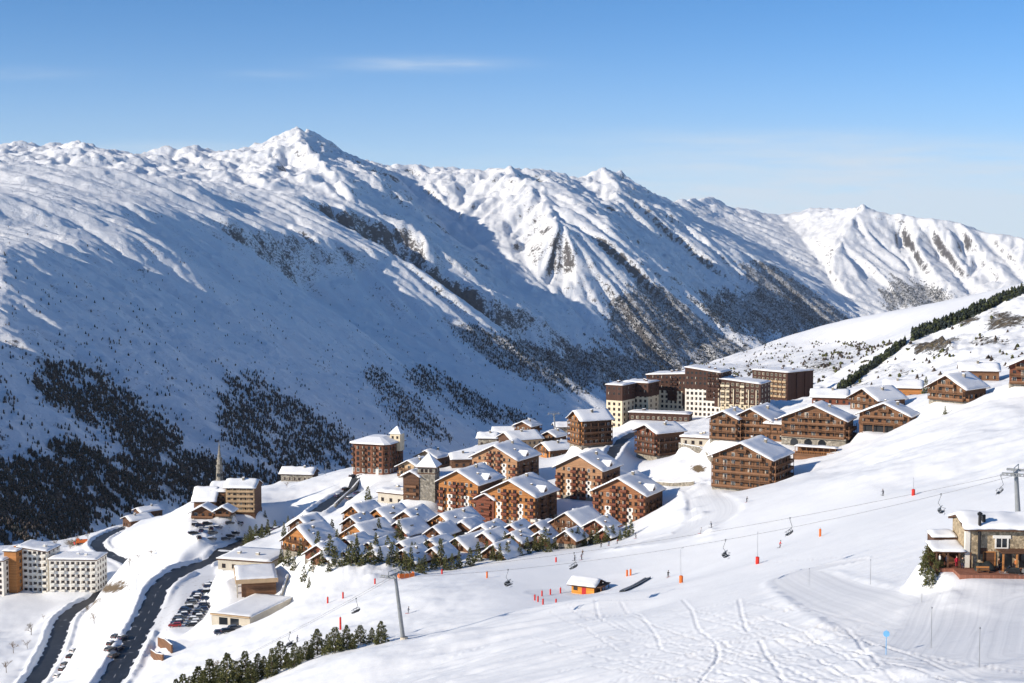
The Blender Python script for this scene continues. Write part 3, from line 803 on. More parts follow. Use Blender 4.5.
G = 13.0
mx0, mx1, my0, my1 = -4200.0, 6600.0, 1200.0, 15600.0
nx, ny = int((mx1 - mx0) / G), int((my1 - my0) / G)
pts2 = [Vector((p[0], p[1])) for p in MV]
corner = [Vector((x, y)) for x, y in ((mx0 - 800, my0 - 300), (mx1 + 800, my0 - 300), (mx1 + 800, my1 + 800), (mx0 - 800, my1 + 800))]
vz = [p[2] for p in MV] + [-100, -500, 0, 0]
res = delaunay_2d_cdt(pts2 + corner, ME, [], 0, 1.0)
ov, of, orig = res[0], res[2], res[3]
zin = []
for p, o in zip(ov, orig):
    if o: zin.append(vz[o[0]])
    else:
        d = [(p - q).length + 1 for q in pts2]; w = [1 / a ** 3 for a in d]; zin.append(sum(a * b for a, b in zip(w, vz)) / sum(w))
H = np.full((ny, nx), -300.0)
for f in of:
    for k in range(1, len(f) - 1):
        tri = (f[0], f[k], f[k + 1])
        (ax, ay), (bx, by), (cx, cy) = [(ov[i].x, ov[i].y) for i in tri]; za, zb, zc = [zin[i] for i in tri]
        i0, i1 = max(0, int((min(ax, bx, cx) - mx0) / G)), min(nx - 1, int((max(ax, bx, cx) - mx0) / G) + 1)
        j0, j1 = max(0, int((min(ay, by, cy) - my0) / G)), min(ny - 1, int((max(ay, by, cy) - my0) / G) + 1)
        if i1 < i0 or j1 < j0: continue
        gx, gy = np.meshgrid(mx0 + np.arange(i0, i1 + 1) * G, my0 + np.arange(j0, j1 + 1) * G)
        den = (by - cy) * (ax - cx) + (cx - bx) * (ay - cy)
        if abs(den) < 1e-6: continue
        l1 = ((by - cy) * (gx - cx) + (cx - bx) * (gy - cy)) / den; l2 = ((cy - ay) * (gx - cx) + (ax - cx) * (gy - cy)) / den; l3 = 1 - l1 - l2
        m = (l1 >= -1e-6) & (l2 >= -1e-6) & (l3 >= -1e-6)
        H[j0:j1 + 1, i0:i1 + 1][m] = (l1 * za + l2 * zb + l3 * zc)[m]
def blur(A, r, n=2):
    for _ in range(n):
        P = np.pad(A, r, mode='edge'); c = np.cumsum(np.pad(P, ((1, 0), (0, 0))), 0); P = (c[2 * r + 1:] - c[:-2 * r - 1]) / (2 * r + 1)
        c = np.cumsum(np.pad(P, ((0, 0), (1, 0))), 1); A = (c[:, 2 * r + 1:] - c[:, :-2 * r - 1]) / (2 * r + 1)
    return A
GX, GY = np.meshgrid(mx0 + np.arange(nx) * G, my0 + np.arange(ny) * G)
H = blur(H, 1, 1)
far = sstep(3500, 8500, GY)
H += fbm(GX / 900, GY / 900, 4, 100) * 30 * far
# ribs and gullies: noise drawn out along the fall line of the broad shape
def fall_line(H, wl, seed, steps, smooth_):
    Hs = blur(H, smooth_, 2); gy, gx = np.gradient(Hs, G); sl = np.hypot(gx, gy) + 1e-5
    dx, dy = gx / sl, gy / sl
    N = fbm(GX / wl, GY / wl, 2, seed, 0.5)
    acc = N.copy(); wsum = 1.0
    ix, iy = np.meshgrid(np.arange(nx, dtype=float), np.arange(ny, dtype=float))
    for sg in (1, -1):
        px, py = ix.copy(), iy.copy()
        for k in range(steps):
            i, j = np.clip(px, 0, nx - 1).astype(int), np.clip(py, 0, ny - 1).astype(int)
            px = px + sg * dx[j, i] * 1.3; py = py + sg * dy[j, i] * 1.3
            i, j = np.clip(px, 0, nx - 1).astype(int), np.clip(py, 0, ny - 1).astype(int)
            w_ = 1 - k / steps; acc += N[j, i] * w_; wsum += w_
    acc /= wsum; acc /= acc.std() + 1e-6
    return acc, sl
f1, sl = fall_line(H, 190, 211, 40, 5); f2, _ = fall_line(H, 75, 213, 24, 3)
st = np.clip(sl / 0.55, 0, 1.3)
sharp = lambda f: -np.abs(f) + 0.5 * f                       # crisp crests, rounded floors
H += (sharp(f1) * 21 + sharp(f2) * 9.0) * st * (0.15 + 0.95 * far)
H += (fbm(GX / 330, GY / 330, 5, 101, 0.5, True) * 20 + fbm(GX / 110, GY / 110, 4, 103, 0.55, True) * 8) * (0.15 + 0.85 * far)
hi = sstep(60, 420, H) * sstep(4000, 7500, GY)
H += ((fbm(GX / 420, GY / 420, 3, 221, 0.5, True) - 0.35) * 50 + (fbm(GX / 120, GY / 120, 3, 223, 0.55, True) - 0.3) * 26) * hi
RA, RB = 0.93 * GX - 0.36 * GY, 0.36 * GX + 0.93 * GY          # ribs and hollows down the near flank
H += (fbm(RA / 900, RB / 190, 4, 107) * 34 + fbm(RA / 330, RB / 75, 4, 109) * 11 + fbm(GX / 60, GY / 60, 4, 111, 0.6) * 8) * (1 - 0.8 * far)
# running water and avalanches: gullies cut by many small particles
def erode(H, n, steps, seed, cap=5.0, rate=0.3, depo=0.12):
    rs = np.random.RandomState(seed); ny, nx = H.shape
    px, py = rs.uniform(2, nx - 4, n), rs.uniform(2, ny - 4, n)
    vx, vy, sp, sed = np.zeros(n), np.zeros(n), np.ones(n), np.zeros(n)
    Hf = H.ravel()
    def hg(px, py):
        i, j = px.astype(int), py.astype(int); a, b = px - i, py - j; q = j * nx + i
        h00, h10, h01, h11 = Hf[q], Hf[q + 1], Hf[q + nx], Hf[q + nx + 1]
        return (h00 * (1 - a) + h10 * a) * (1 - b) + (h01 * (1 - a) + h11 * a) * b, (h10 - h00) * (1 - b) + (h11 - h01) * b, (h01 - h00) * (1 - a) + (h11 - h10) * a, q, a, b
    for s in range(steps):
        h, gx, gy, q, a, b = hg(px, py)
        vx = vx * 0.35 - gx * 0.65; vy = vy * 0.35 - gy * 0.65
        l = np.hypot(vx, vy) + 1e-6; vx /= l; vy /= l
        x2, y2 = np.clip(px + vx, 2, nx - 4), np.clip(py + vy, 2, ny - 4)
        h2 = hg(x2, y2)[0]; dh = h2 - h
        c = np.maximum(-dh / G, 0.02) * sp * cap
        up = dh > 0
        amt = np.where(up, np.minimum(dh, sed), np.where(sed > c, (sed - c) * depo, -np.minimum((c - sed) * rate, np.maximum(-dh, 0) * 0.35)))
        sed = sed - amt
        N = Hf.size
        dH = 0
        for dq, w in ((0, (1 - a) * (1 - b)), (1, a * (1 - b)), (nx, (1 - a) * b), (nx + 1, a * b)):
            dH = dH + np.bincount(q + dq, amt * w, N)
        Hf += np.clip(dH, -1.2, 0.6)
        sp = np.sqrt(np.clip(sp * sp - dh * 0.12, 0.1, 16)) * 0.985
        px, py = x2, y2
    return Hf.reshape(ny, nx)
H0 = H.copy()
for k in range(2):
    H = np.clip(erode(H.copy(), 70000, 50, 11 + k), H0 - 40, H0 + 5)

mount = Sheet(ray(-210, 340)[0].item(), ray(1234, 340)[0].item(), 900, 1260.0, 15400.0, 1.0027)
fi, fj = np.clip((mount.Y - my0) / G, 0, ny - 1.001), np.clip((mount.X - mx0) / G, 0, nx - 1.001)
ii, jj = fi.astype(int), fj.astype(int); fa, fb = fi - ii, fj - jj
mount.Z = (H[ii, jj] * (1 - fa) + H[ii + 1, jj] * fa) * (1 - fb) + (H[ii, jj + 1] * (1 - fa) + H[ii + 1, jj + 1] * fa) * fb
mfar = sstep(4500, 8500, mount.Y)
mount.Z += fbm(mount.X / 32, mount.Y / 32, 3, 121, 0.6) * 2.6 + (1 - mfar) * np.maximum(0, fbm(mount.X / 15, mount.Y / 15, 2, 127)) * 2.4 + mfar * (fbm(mount.X / 110, mount.Y / 110, 4, 123, 0.6, True) * 7 + fbm(mount.X / 38, mount.Y / 38, 3, 125, 0.6, True) * 5)
Um, Vm = project(mount.X, mount.Y, mount.Z)

WOODS = {  # outlines of the wooded ground
 'a': [(40,365),(71,362),(111,381),(148,407),(184,442),(163,448),(126,442),(100,430),(76,418),(70,405),(34,400)],
 'b': [(-60,470),(0,463),(45,458),(68,443),(90,452),(118,450),(148,440),(219,460),(222,487),(192,492),(148,502),(126,508),(105,523),(79,533),(53,540),(0,540),(-60,560)],
 'c': [(216,405),(225,385),(249,370),(275,390),(300,403),(335,428),(362,445),(345,468),(290,470),(241,452),(220,430)],
 'd': [(364,367),(385,372),(421,402),(452,438),(430,443),(397,422),(376,393)],
 'e': [(401,365),(430,370),(462,387),(489,404),(520,410),(540,420),(500,425),(454,410),(413,385)],
 'f': [(448,325),(470,322),(510,340),(560,350),(600,346),(640,352),(700,355),(760,340),(805,345),(760,362),(690,376),(640,390),(600,390),(560,395),(520,376),(480,355)],
 'g': [(883,283),(905,277),(932,288),(957,298),(935,310),(890,312),(878,302)],
 'h': [(690,300),(720,292),(770,287),(800,302),(832,332),(800,342),(760,332),(720,326)],
 'j': [(640,283),(668,290),(705,322),(745,345),(705,370),(660,364),(618,347),(598,322)],
 'k': [(735,262),(775,267),(832,304),(870,330),(850,340),(800,320),(760,292)],
 'i': [(180,460),(230,470),(300,465),(330,480),(330,520),(180,520)],
}
woodm = np.zeros_like(mount.X); wfar = sstep(4500, 6500, mount.Y)
def streaky(u, v):
    """ragged outline: tongues of wood that run down the fall line"""
    off = fbm((v - 0.8 * u) / 8.0, (u + 0.8 * v) / 190.0, 4, 131, 0.7) * 34; o2 = fbm(u / 14, v / 9, 3, 137, 0.7) * 7
    return u + off + o2, v + 0.8 * off + o2 * 0.6
Un, Vn = streaky(Um, Vm)
for p in WOODS.values(): woodm[inside(Un, Vn, p)] = 0.40
woodm = woodm * (1 + 0.6 * wfar)
rockm = 0.38 * sstep(4500, 8500, mount.Y) + 0.0 * mount.X
for (u, v, ru, rv, st) in [(290,186,22,7,1.0),(255,183,10,8,0.9),(380,238,26,14,1.0),(405,235,8,12,1),(445,255,30,12,0.35),(480,280,22,8,0.2),(150,178,22,5,0.8),(300,160,20,16,.6),(600,175,10,6,.9),(560,320,25,8,.2),(470,235,18,8,.6),(500,255,20,10,.6),
                           (620,190,22,10,.5),(700,210,25,8,.5),(860,250,25,28,.3),(830,250,20,20,.3),(940,250,50,20,.1),(530,180,25,10,.6),(590,215,20,10,.5),(20,420,0.1,0.1,0)]:
    rockm = np.maximum(rockm, 0.62 * st * np.exp(-((Um - u) / ru) ** 2 - ((Vm - v) / rv) ** 2))
mount.build('mountains', M['mountain'], {'rock': rockm, 'wood': woodm})
# ------------------------------------------------------------------ building materials
M['wood_orange'] = wood('orange_timber', (0.40, 0.175, 0.060), 0.3)
M['wood_brown'] = wood('brown_timber', (0.19, 0.098, 0.054), 0.35)
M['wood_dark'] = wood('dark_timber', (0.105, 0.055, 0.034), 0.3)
M['wood_red'] = wood('red_stained_timber', (0.185, 0.066, 0.040), 0.3)
M['wood_chalet'] = wood('chalet_timber', (0.16, 0.076, 0.040), 0.35)
M['plaster'] = plain('white_plaster', (0.70, 0.67, 0.61), 0.8, 0.12, 0.5)
M['cream'] = plain('cream_render', (0.64, 0.55, 0.40), 0.8, 0.10, 0.3)
M['tan'] = plain('tan_render', (0.47, 0.33, 0.20), 0.8, 0.15, 0.4)
M['brownclad'] = wood('brown_cladding', (0.070, 0.036, 0.028), 0.2, 0.8, True)
M['stone'] = stone('grey_stone', (0.27, 0.245, 0.205), 1.2)
M['stone_tan'] = stone('tan_stone', (0.42, 0.335, 0.225), 3.0)
M['concrete'] = plain('pale_concrete', (0.50, 0.45, 0.37), 0.85, 0.12, 0.5)
M['glass'] = NT('window_glass').out((0.018, 0.022, 0.028), 0.12, None, 0.6)
M['white'] = plain('white_paint', (0.78, 0.76, 0.72), 0.6, 0.06)
M['metal'] = NT('galvanised_steel').out((0.30, 0.31, 0.32), 0.45, None, 0.5)
M['metal'].node_tree.nodes['Principled BSDF'].inputs['Metallic'].default_value = 0.6
M['black'] = plain('black_paint', (0.02, 0.02, 0.022), 0.5, 0.2)
M['curtain'] = plain('pale_curtain', (0.45, 0.40, 0.33), 0.9, 0.2, 2.0)

_cache = {}
def cached(key, fn):
    if key not in _cache: _cache[key] = fn()
    return _cache[key]

def window_mesh(w, h, frame, curtain=0):
    def mk():
        mb = MB(); t = 0.09
        mb.box(-w/2, w/2, -0.04, 0.0, 0, h, 1 if not curtain else 1)
        mb.box(-w/2 - t, -w/2, -0.10, 0.0, -t, h + t, 0); mb.box(w/2, w/2 + t, -0.10, 0.0, -t, h + t, 0)
        mb.box(-w/2, w/2, -0.10, 0.0, -t, 0, 0); mb.box(-w/2, w/2, -0.10, 0.0, h, h + t, 0)
        mb.box(-0.035, 0.035, -0.08, -0.04, 0, h, 0)
        if curtain: mb.box(-w/2 + 0.02, -w/2 + w * 0.3, -0.055, -0.041, 0.05, h - 0.02, 2)
        return mb.mesh('window', [M[frame], M['glass'], M['curtain']])
    return cached(('win', w, h, frame, curtain), mk)

def shutter_window_mesh(w=1.1, h=1.35):
    """window in a broad white surround with white board shutters and a pale panel below"""
    def mk():
        mb = MB()
        mb.box(-w/2, w/2, -0.05, 0, 0.1, h, 1)
        for s in (-1, 1):
            a, b = sorted((s * w/2, s * (w/2 + 0.62)))
            mb.box(a, b, -0.12, 0, -0.05, h + 0.1, 0)
            mb.box(min(s * 0.28, s * w/2), max(s * 0.28, s * w/2), -0.11, -0.05, 0.1, 0.45, 0); mb.box(min(s * 0.28, s * w/2), max(s * 0.28, s * w/2), -0.11, -0.05, h - 0.3, h, 0)
        mb.box(-w/2, w/2, -0.12, 0, h, h + 0.16, 0)
        mb.box(-0.75, 0.75, -0.10, 0, -1.15, -0.05, 0)
        return mb.mesh('shuttered_window', [M['white'], M['glass']])
    return cached(('shut', w, h), mk)

def balcony_mesh(L, d, mat, open_=0.0, rail=1.05):
    def mk():
        mb = MB()
        mb.box(-L/2, L/2, -d, 0, -0.18, 0.0, 0)
        mb.box(-L/2, L/2, -d - 0.05, -d + 0.03, rail - 0.12, rail, 0)
        if open_ < 0.5: mb.box(-L/2, L/2, -d - 0.02, -d + 0.02, 0.12, rail - 0.22, 0)
        else:
            n = max(3, int(L / 0.35))
            for i in range(n + 1):
                x = -L/2 + 0.06 + (L - 0.12) * i / n; mb.box(x - 0.07, x + 0.07, -d - 0.015, -d + 0.015, 0.05, rail - 0.12, 0)
        for s in (-1, 1):
            a, b = sorted((s * (L/2 - 0.06), s * L/2)); mb.box(a, b, -d + 0.03, -0.01, 0.12, rail - 0.02, 0)
        k = max(1, round(L / 3.4))
        for i in range(k + 1):
            x = -L/2 + 0.1 + (L - 0.2) * i / k; mb.box(x - 0.09, x + 0.09, -d + 0.03, -d + 0.2, -0.2, rail + 1.3 if L > 5 else rail, 0)
        return mb.mesh('balcony', [M[mat], M['snow']])
    return cached(('bal', round(L, 1), d, mat, open_, rail), mk)

class Face:
    """one wall of a building: s runs left to right along it, z upwards"""
    def __init__(self, root, w, l, side, out=0.0):
        self.root, self.w, self.l, self.side, self.o = root, w, l, side, out
        self.len = w if side in ('front', 'back') else l
    def put(self, name, me, s, z, out=0.0):
        o = out + self.o
        if self.side == 'front': p, r = (s, -o, z), 0
        elif self.side == 'right': p, r = (self.w/2 + o, self.l/2 + s, z), R(90)
        elif self.side == 'left': p, r = (-self.w/2 - o, self.l/2 - s, z), R(-90)
        else: p, r = (-s, self.l + o, z), R(180)
        return link(name, me, self.root, p, (0, 0, r))

def snow_cover(x0, x1, y0, y1, zf, th, nx=14, ny=12, seed=0, lip=0.12, mat='snow', bare=0.0):
    """a blanket of snow over a roof whose top is zf(x, y): thick in the middle, rolled at the edges, with hollows"""
    xs = np.linspace(x0 - lip, x1 + lip, nx + 1); ys = np.linspace(y0 - lip, y1 + lip, ny + 1)
    XX, YY = np.meshgrid(xs, ys)
    wob = fbm(XX / 1.7 + seed * 3.3, YY / 1.7 - seed, 2, 6) * 0.28
    wob2 = fbm(XX / 1.7 - seed, YY / 1.7 + seed * 2.1, 2, 7) * 0.28
    ex = np.minimum(XX - xs[0], xs[-1] - XX); ey = np.minimum(YY - ys[0], ys[-1] - YY)
    e = np.clip(np.minimum(ex, ey) / 0.55, 0, 1); round_ = np.sqrt(np.clip(1 - (1 - e) ** 2, 0, 1))
    nz = fbm(XX / 3.5 + seed * 7.7, YY / 3.5 + seed * 3.1, 3, 5)
    T = th * (0.42 + 0.58 * round_) * (1 + 0.75 * nz)
    XX = XX + wob; YY = YY + wob2                # ragged, slumping rim
    Zr = np.vectorize(zf)(XX, YY)
    mb = MB(); n0 = 0
    top = [(XX.ravel()[i], YY.ravel()[i], Zr.ravel()[i] + max(0.05, T.ravel()[i])) for i in range(XX.size)]
    mb.v = top[:]; W = nx + 1
    for j in range(ny):
        for i in range(nx):
            a = j * W + i; mb.f.append((a, a + 1, a + W + 1, a + W)); mb.m.append(0)
    rim = [i for i in range(W)] + [j * W + nx for j in range(1, ny + 1)] + [ny * W + i for i in range(nx - 1, -1, -1)] + [j * W for j in range(ny - 1, 0, -1)]
    base = len(mb.v)
    mb.v += [(XX.ravel()[i], YY.ravel()[i], Zr.ravel()[i] - 0.02) for i in rim]
    for k in range(len(rim)):
        q = (k + 1) % len(rim); mb.f.append((rim[q], rim[k], base + k, base + q)); mb.m.append(0)
    inner = len(mb.v)                          # underside follows the roof
    idx = {r: base + k for k, r in enumerate(rim)}
    for i in range(XX.size):
        if i not in idx: idx[i] = len(mb.v); mb.v.append((XX.ravel()[i], YY.ravel()[i], Zr.ravel()[i] - 0.02))
    for j in range(ny):
        for i in range(nx):
            a = j * W + i; mb.f.append((idx[a], idx[a + W], idx[a + W + 1], idx[a + 1])); mb.m.append(0)
    return mb.mesh('roof_snow', M[mat], True)

def gable_roof(root, w, l, h, pitch, over=1.1, fover=1.3, th=0.28, snow=0.6, mat='wood_dark', seed=0):
    tp = math.tan(R(pitch)); xe = w/2 + over; za = h + w/2 * tp; ze = za - xe * tp
    b = 0.01
    mb = MB(); mb.prism_y([(-xe, ze + b), (0, za + b), (xe, ze + b), (xe, ze + th), (0, za + th), (-xe, ze + th)], -fover, l + fover * 0.6, 0)
    rf = mb.build('roof', M[mat], root)
    f = lambda x, y: za + th - min(abs(x), xe) * tp
    link('roof_snow', snow_cover(-xe, xe, -fover, l + fover * 0.6, f, snow, 16, max(8, int(l / 1.6)), seed), rf)
    return rf, f

def chimney(rf, f, x, y, s=0.9, hh=1.5, mat='stone'):
    mb = MB(); z = f(x, y)
    mb.box(x - s/2, x + s/2, y - s/2, y + s/2, z - 0.4, z + hh, 0); mb.box(x - s/2 - 0.12, x + s/2 + 0.12, y - s/2 - 0.12, y + s/2 + 0.12, z + hh, z + hh + 0.15, 0)
    mb.box(x - s/2 - 0.05, x + s/2 + 0.05, y - s/2 - 0.05, y + s/2 + 0.05, z + hh + 0.15, z + hh + 0.4, 1)
    return mb.build('chimney', [M[mat], M['snow']], rf)

def house(k, name, label, cat='apartment building', group=None):
    u, v, D, w, l, th, h, pitch = SITE[k]
    p, q = frame(k); p.z -= 0.05
    return empty(name, p, -q, label, cat, group), w, l, h, pitch

def gable_wall(root, w, l, h, pitch, mat, z0=-4.0, side=None):
    tp = math.tan(R(pitch))
    mb = MB(); mb.prism_y([(-w/2, z0), (w/2, z0), (w/2, h), (0, h + w/2 * tp), (-w/2, h)], 0, l, 0)
    if side:                                   # side walls take the darker second material
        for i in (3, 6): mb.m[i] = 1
    return mb.build('wall', [M[mat], M[side or mat]], root)

def plinth(root, w, l, hp, mat='stone', z0=-4.2, d=0.14):
    mb = MB(); mb.box(-w/2 - d, w/2 + d, -d, l + d, z0, hp, 0)
    return mb.build('plinth', M[mat], root)

def dormer(root, w, h, pitch, y, side=1, dw=3.4, seed=0, mat='wood_dark'):
    """a gabled dormer that breaks the eave on one side"""
    tp = math.tan(R(pitch)); r = empty_part('dormer', root)
    x1 = w/2 + 0.25; x0 = w/2 * 0.30; hz = h + 0.1; ap = h + 2.6
    mb = MB(); y0, y1 = y - dw/2, y + dw/2
    prof = [(y0, h - 1.2), (y1, h - 1.2), (y1, hz + 1.1), (y, ap), (y0, hz + 1.1)]
    a = [(x1, yy, zz) for yy, zz in prof]; b = [(x0, yy, zz) for yy, zz in prof]
    n = len(prof); mb.face(a, 0)
    for i in range(n):
        j = (i + 1) % n; mb.face([a[j], a[i], b[i], b[j]], 0)
    d = mb.build('dormer', M[mat], root)
    mb = MB()
    for s in (-1, 1):
        e = (y + s * (dw/2 + 0.5)); ez = hz + 1.1 - 0.3
        q = [(x1 + 0.6, y, ap + 0.05), (x0 - 0.4, y, ap + 0.05), (x0 - 0.4, e, ez), (x1 + 0.6, e, ez)]
        if s > 0: q = q[::-1]
        mb.hexa([(a_, b_, c_) for a_, b_, c_ in q], [(a_, b_, c_ + 0.55) for a_, b_, c_ in q], 0)
    mb.build('roof_snow', M['snow'], d)
    return d
def empty_part(*a): return None

def gable_left(w, h, pitch, z):
    """half-width of the gable at height z"""
    if z <= h: return w/2
    return max(0, w/2 - (z - h) / math.tan(R(pitch)))

# ------------------------------------------------------------------ large orange and red chalets
def red_chalet(k, label, wallmat, seed, trim='wood_red', fl=2.65, dorm=True):
    root, w, l, h, pitch = house(k, 'chalet_apartment_block', label, 'apartment building', 'large orange and red chalet blocks')
    rg = random.Random(seed)
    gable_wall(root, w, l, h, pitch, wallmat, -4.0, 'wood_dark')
    mb = MB(); mb.box(-w/2 - 0.12, w/2 + 0.12, -0.12, l + 0.12, -4.2, 1.5, 0)
    for a, b in ((-w/2 - 0.16, -w/2 + 1.7), (w/2 - 1.9, w/2 + 0.16)): mb.box(a, b, -0.17, 1.2, -4.1, 3.0, 1)
    mb.build('plinth', [M['stone'], M['plaster']], root)
    rf, f = gable_roof(root, w, l, h, pitch, seed=seed, snow=0.65)
    chimney(rf, f, rg.uniform(1, 3), l * 0.6); chimney(rf, f, w * 0.28, l * 0.35, 0.7, 0.9)
    fr = Face(root, w, l, 'front'); n = int((h + w/2 * math.tan(R(pitch)) - 2.2) / fl)
    cols = [(-0.43, 'b'), (-0.33, 'w'), (-0.215, 's'), (-0.10, 'b'), (0.0, 'w'), (0.10, 'b'), (0.215, 's'), (0.325, 'w'), (0.43, 'b')]
    for i in range(n):
        z = 0.55 + i * fl
        for x, c in cols:
            x *= w
            if abs(x) + 1.2 > gable_left(w, h, pitch, z + 2.0): continue
            if c == 's' and i < 3: fr.put('shuttered_window', shutter_window_mesh(), x, z + 0.75)
            elif c == 'b':
                fr.put('balcony', balcony_mesh(2.5, 1.1, trim), x, z)
                fr.put('window', window_mesh(1.3, 1.95, 'wood_red', rg.random() < 0.3), x, z + 0.05)
            else: fr.put('window', window_mesh(0.95, 1.25, 'white' if i % 2 == 0 and c == 's' else 'wood_dark', rg.random() < 0.3), x, z + 0.6)
    rt = Face(root, w, l, 'right')
    for i in range(int(h / fl)):
        z = 0.55 + i * fl
        for j, x in enumerate(np.linspace(-0.38, 0.38, 5)):
            x = float(x) * l
            if j in (1, 3): rt.put('balcony', balcony_mesh(2.8, 1.1, 'wood_dark'), x, z); rt.put('window', window_mesh(1.3, 1.95, 'wood_dark'), x, z + 0.05)
            else: rt.put('window', window_mesh(0.95, 1.25, 'wood_dark', rg.random() < 0.3), x, z + 0.6)
    if dorm: dormer(root, w, h, pitch, l * 0.42)
    return root
M['wood_tan'] = wood('tan_timber', (0.40, 0.225, 0.125), 0.25)
M['wood_amber'] = wood('amber_timber', (0.30, 0.135, 0.065), 0.3)
red_chalet('A1', 'reddish chalet block with white shutters closest to the piste, snowy gable roof', 'wood_amber', 1)
red_chalet('A2', 'tan and red chalet block standing behind the block closest to the piste', 'wood_tan', 2)
red_chalet('A3', 'bright orange chalet block rising behind the middle of the small chalets', 'wood_orange', 3)
red_chalet('A4', 'orange chalet block beside the square stone tower with pyramid roof', 'wood_orange', 4)
red_chalet('A5', 'tan and red chalet block behind the two bright orange ones', 'wood_tan', 5)
def annex():
    root, w, l, h, pitch = house('AX', 'chalet_annex', 'narrow red gabled annex wedged between the two bright orange chalet blocks', 'annex')
    gable_wall(root, w, l, h, pitch, 'wood_red'); gable_roof(root, w, l, h, pitch, 0.8, 0.9, seed=9)
    fr = Face(root, w, l, 'front')
    for z in (3.6, 6.2):
        fr.put('balcony', balcony_mesh(4.6, 1.0, 'wood_red'), 0, z - 0.6)
        for x in (-1.2, 1.2): fr.put('window', window_mesh(1.0, 1.6, 'wood_dark'), x, z - 0.5)
annex()

# ------------------------------------------------------------------ brown timber chalets with a balcony along every floor
def balcony_chalet(k, label, wallmat='wood_brown', seed=1, stone_h=0.0, fl=2.7, trim='wood_brown', sides=('front', 'right'), snow=0.6, nwin=None, name='timber_chalet', cat='chalet',
                   group='timber chalets with full-width balconies', skip=(), over=1.2, frame_='wood_dark', chim=True, arcade=False):
    root, w, l, h, pitch = house(k, name, label, cat, group)
    rg = random.Random(seed * 13)
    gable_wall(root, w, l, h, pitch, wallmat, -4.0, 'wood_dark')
    if stone_h: plinth(root, w, l, stone_h, 'stone_tan' if arcade else 'stone')
    rf, f = gable_roof(root, w, l, h, pitch, over, 1.6, seed=seed, snow=snow)
    if chim: chimney(rf, f, w * 0.18, l * rg.uniform(0.4, 0.7)); chimney(rf, f, -w * 0.1, l * 0.8, 0.6, 1.0)
    for side in sides:
        fc = Face(root, w, l, side); top = h + (w/2 * math.tan(R(pitch)) if side == 'front' else 0)
        z = max(stone_h, 0.4); i = 0
        while z + 2.2 < top:
            half = (gable_left(w, h, pitch, z + 1.9) if side == 'front' else l/2)
            L = 2 * half - 0.3
            if L > 2.2 and i not in skip:
                if i > 0 or stone_h: fc.put('balcony', balcony_mesh(round(L, 1), 1.5, trim, 1.0 if i % 2 else 0.0), 0, z)
                m = max(1, int(L / 2.7))
                for j in range(m):
                    x = (j + 0.5) / m * L - L/2
                    big = (j + i) % 2 == 0
                    fc.put('window', window_mesh(1.25 if big else 0.9, 1.95 if big else 1.2, frame_ if rg.random() < 0.7 else 'white', rg.random() < 0.35), x, z + (0.05 if big else 0.75))
            z += fl; i += 1
    return root
balcony_chalet('D1', 'tall brown chalet block with five balcony rows alone at the edge of the piste', 'wood_brown', 11, 1.2, 2.55, name='chalet_apartment_block', cat='apartment building')
balcony_chalet('C2', 'brown chalet with tiered balconies, taller of the joined pair behind the lone piste-side block', 'wood_brown', 12, 0.6)
balcony_chalet('C1', 'narrow brown chalet, lower left one of the joined pair behind the lone piste-side block', 'wood_brown', 13, 0.6)
c3 = balcony_chalet('C3', 'broad brown chalet standing on a cream stone arcade with three dark arches', 'wood_brown', 14, 3.9, 2.5)
def arches(root, w):
    for i, x in enumerate((-0.30, -0.08, 0.14)):
        mb = MB(); pts = [(-1.55, 0.1), (1.55, 0.1)] + [(1.55 * math.cos(a), 1.5 + 1.35 * math.sin(a)) for a in np.linspace(0, math.pi, 9)]
        mb.prism_y(pts, -0.05, 0.0, 0); 
        o = mb.build('arch_opening', M['glass'], root); o.location = (x * w, -0.145, 0.2)
    mb = MB(); mb.box(-w/2 - 0.5, w/2 + 0.4, -1.35, -0.2, 3.55, 3.85, 0); mb.build('cornice', M['concrete'], root)
arches(c3, 25)
balcony_chalet('E1', 'chalet with an open dark timber porch under its gable, upper piste side', 'wood_brown', 15, 0.0, 2.6, sides=('front',), skip=(0,))
balcony_chalet('E2', 'brown chalet behind the one with the open dark porch', 'wood_brown', 16, 0.0)
balcony_chalet('F1', 'stout brown chalet with snowy roof standing alone high on the slope', 'wood_brown', 17, 1.0, 2.4)
balcony_chalet('F3', 'timber chalet cut off by the right edge of the picture', 'wood_red', 18, 1.0, 2.5)
balcony_chalet('B1', 'red-brown corner block with lit left gable beside the curving snow road', 'wood_red', 19, 3.0, 2.6, 'wood_dark', name='chalet_apartment_block', cat='apartment building')
balcony_chalet('B2', 'tall orange-brown block with snowy roof in front of the cream tower blocks', 'wood_orange', 20, 1.2, 2.55, 'wood_brown', name='chalet_apartment_block', cat='apartment building')
# open porch of the chalet at the upper side of the piste
def porch():
    root, w, l, h, pitch = None, *SITE['E1'][3:5], SITE['E1'][6], SITE['E1'][7]
    root = [o for o in bpy.data.objects if o.get('label', '').startswith('chalet with an open dark')][0]
    mb = MB(); mb.box(-w * 0.42, w * 0.22, -0.06, -0.005, 0.0, 3.4, 0); mb.build('porch_shade_panel', M['black'], root)  # flat black panel stands in for the shaded depth of the porch
    mb = MB()
    for x in (-0.42, -0.2, 0.02, 0.22): mb.box(x * w - 0.14, x * w + 0.14, -1.5, -1.2, -1, 3.4, 0)
    mb.box(-w * 0.45, w * 0.25, -1.6, -0.05, 3.42, 3.7, 0)
    mb.build('porch_frame', M['wood_brown'], root)
    fc = Face(root, w, l, 'front')
    for x in (0.3, 0.42): fc.put('window', window_mesh(1.0, 1.3, 'white'), x * w, 0.9)
porch()

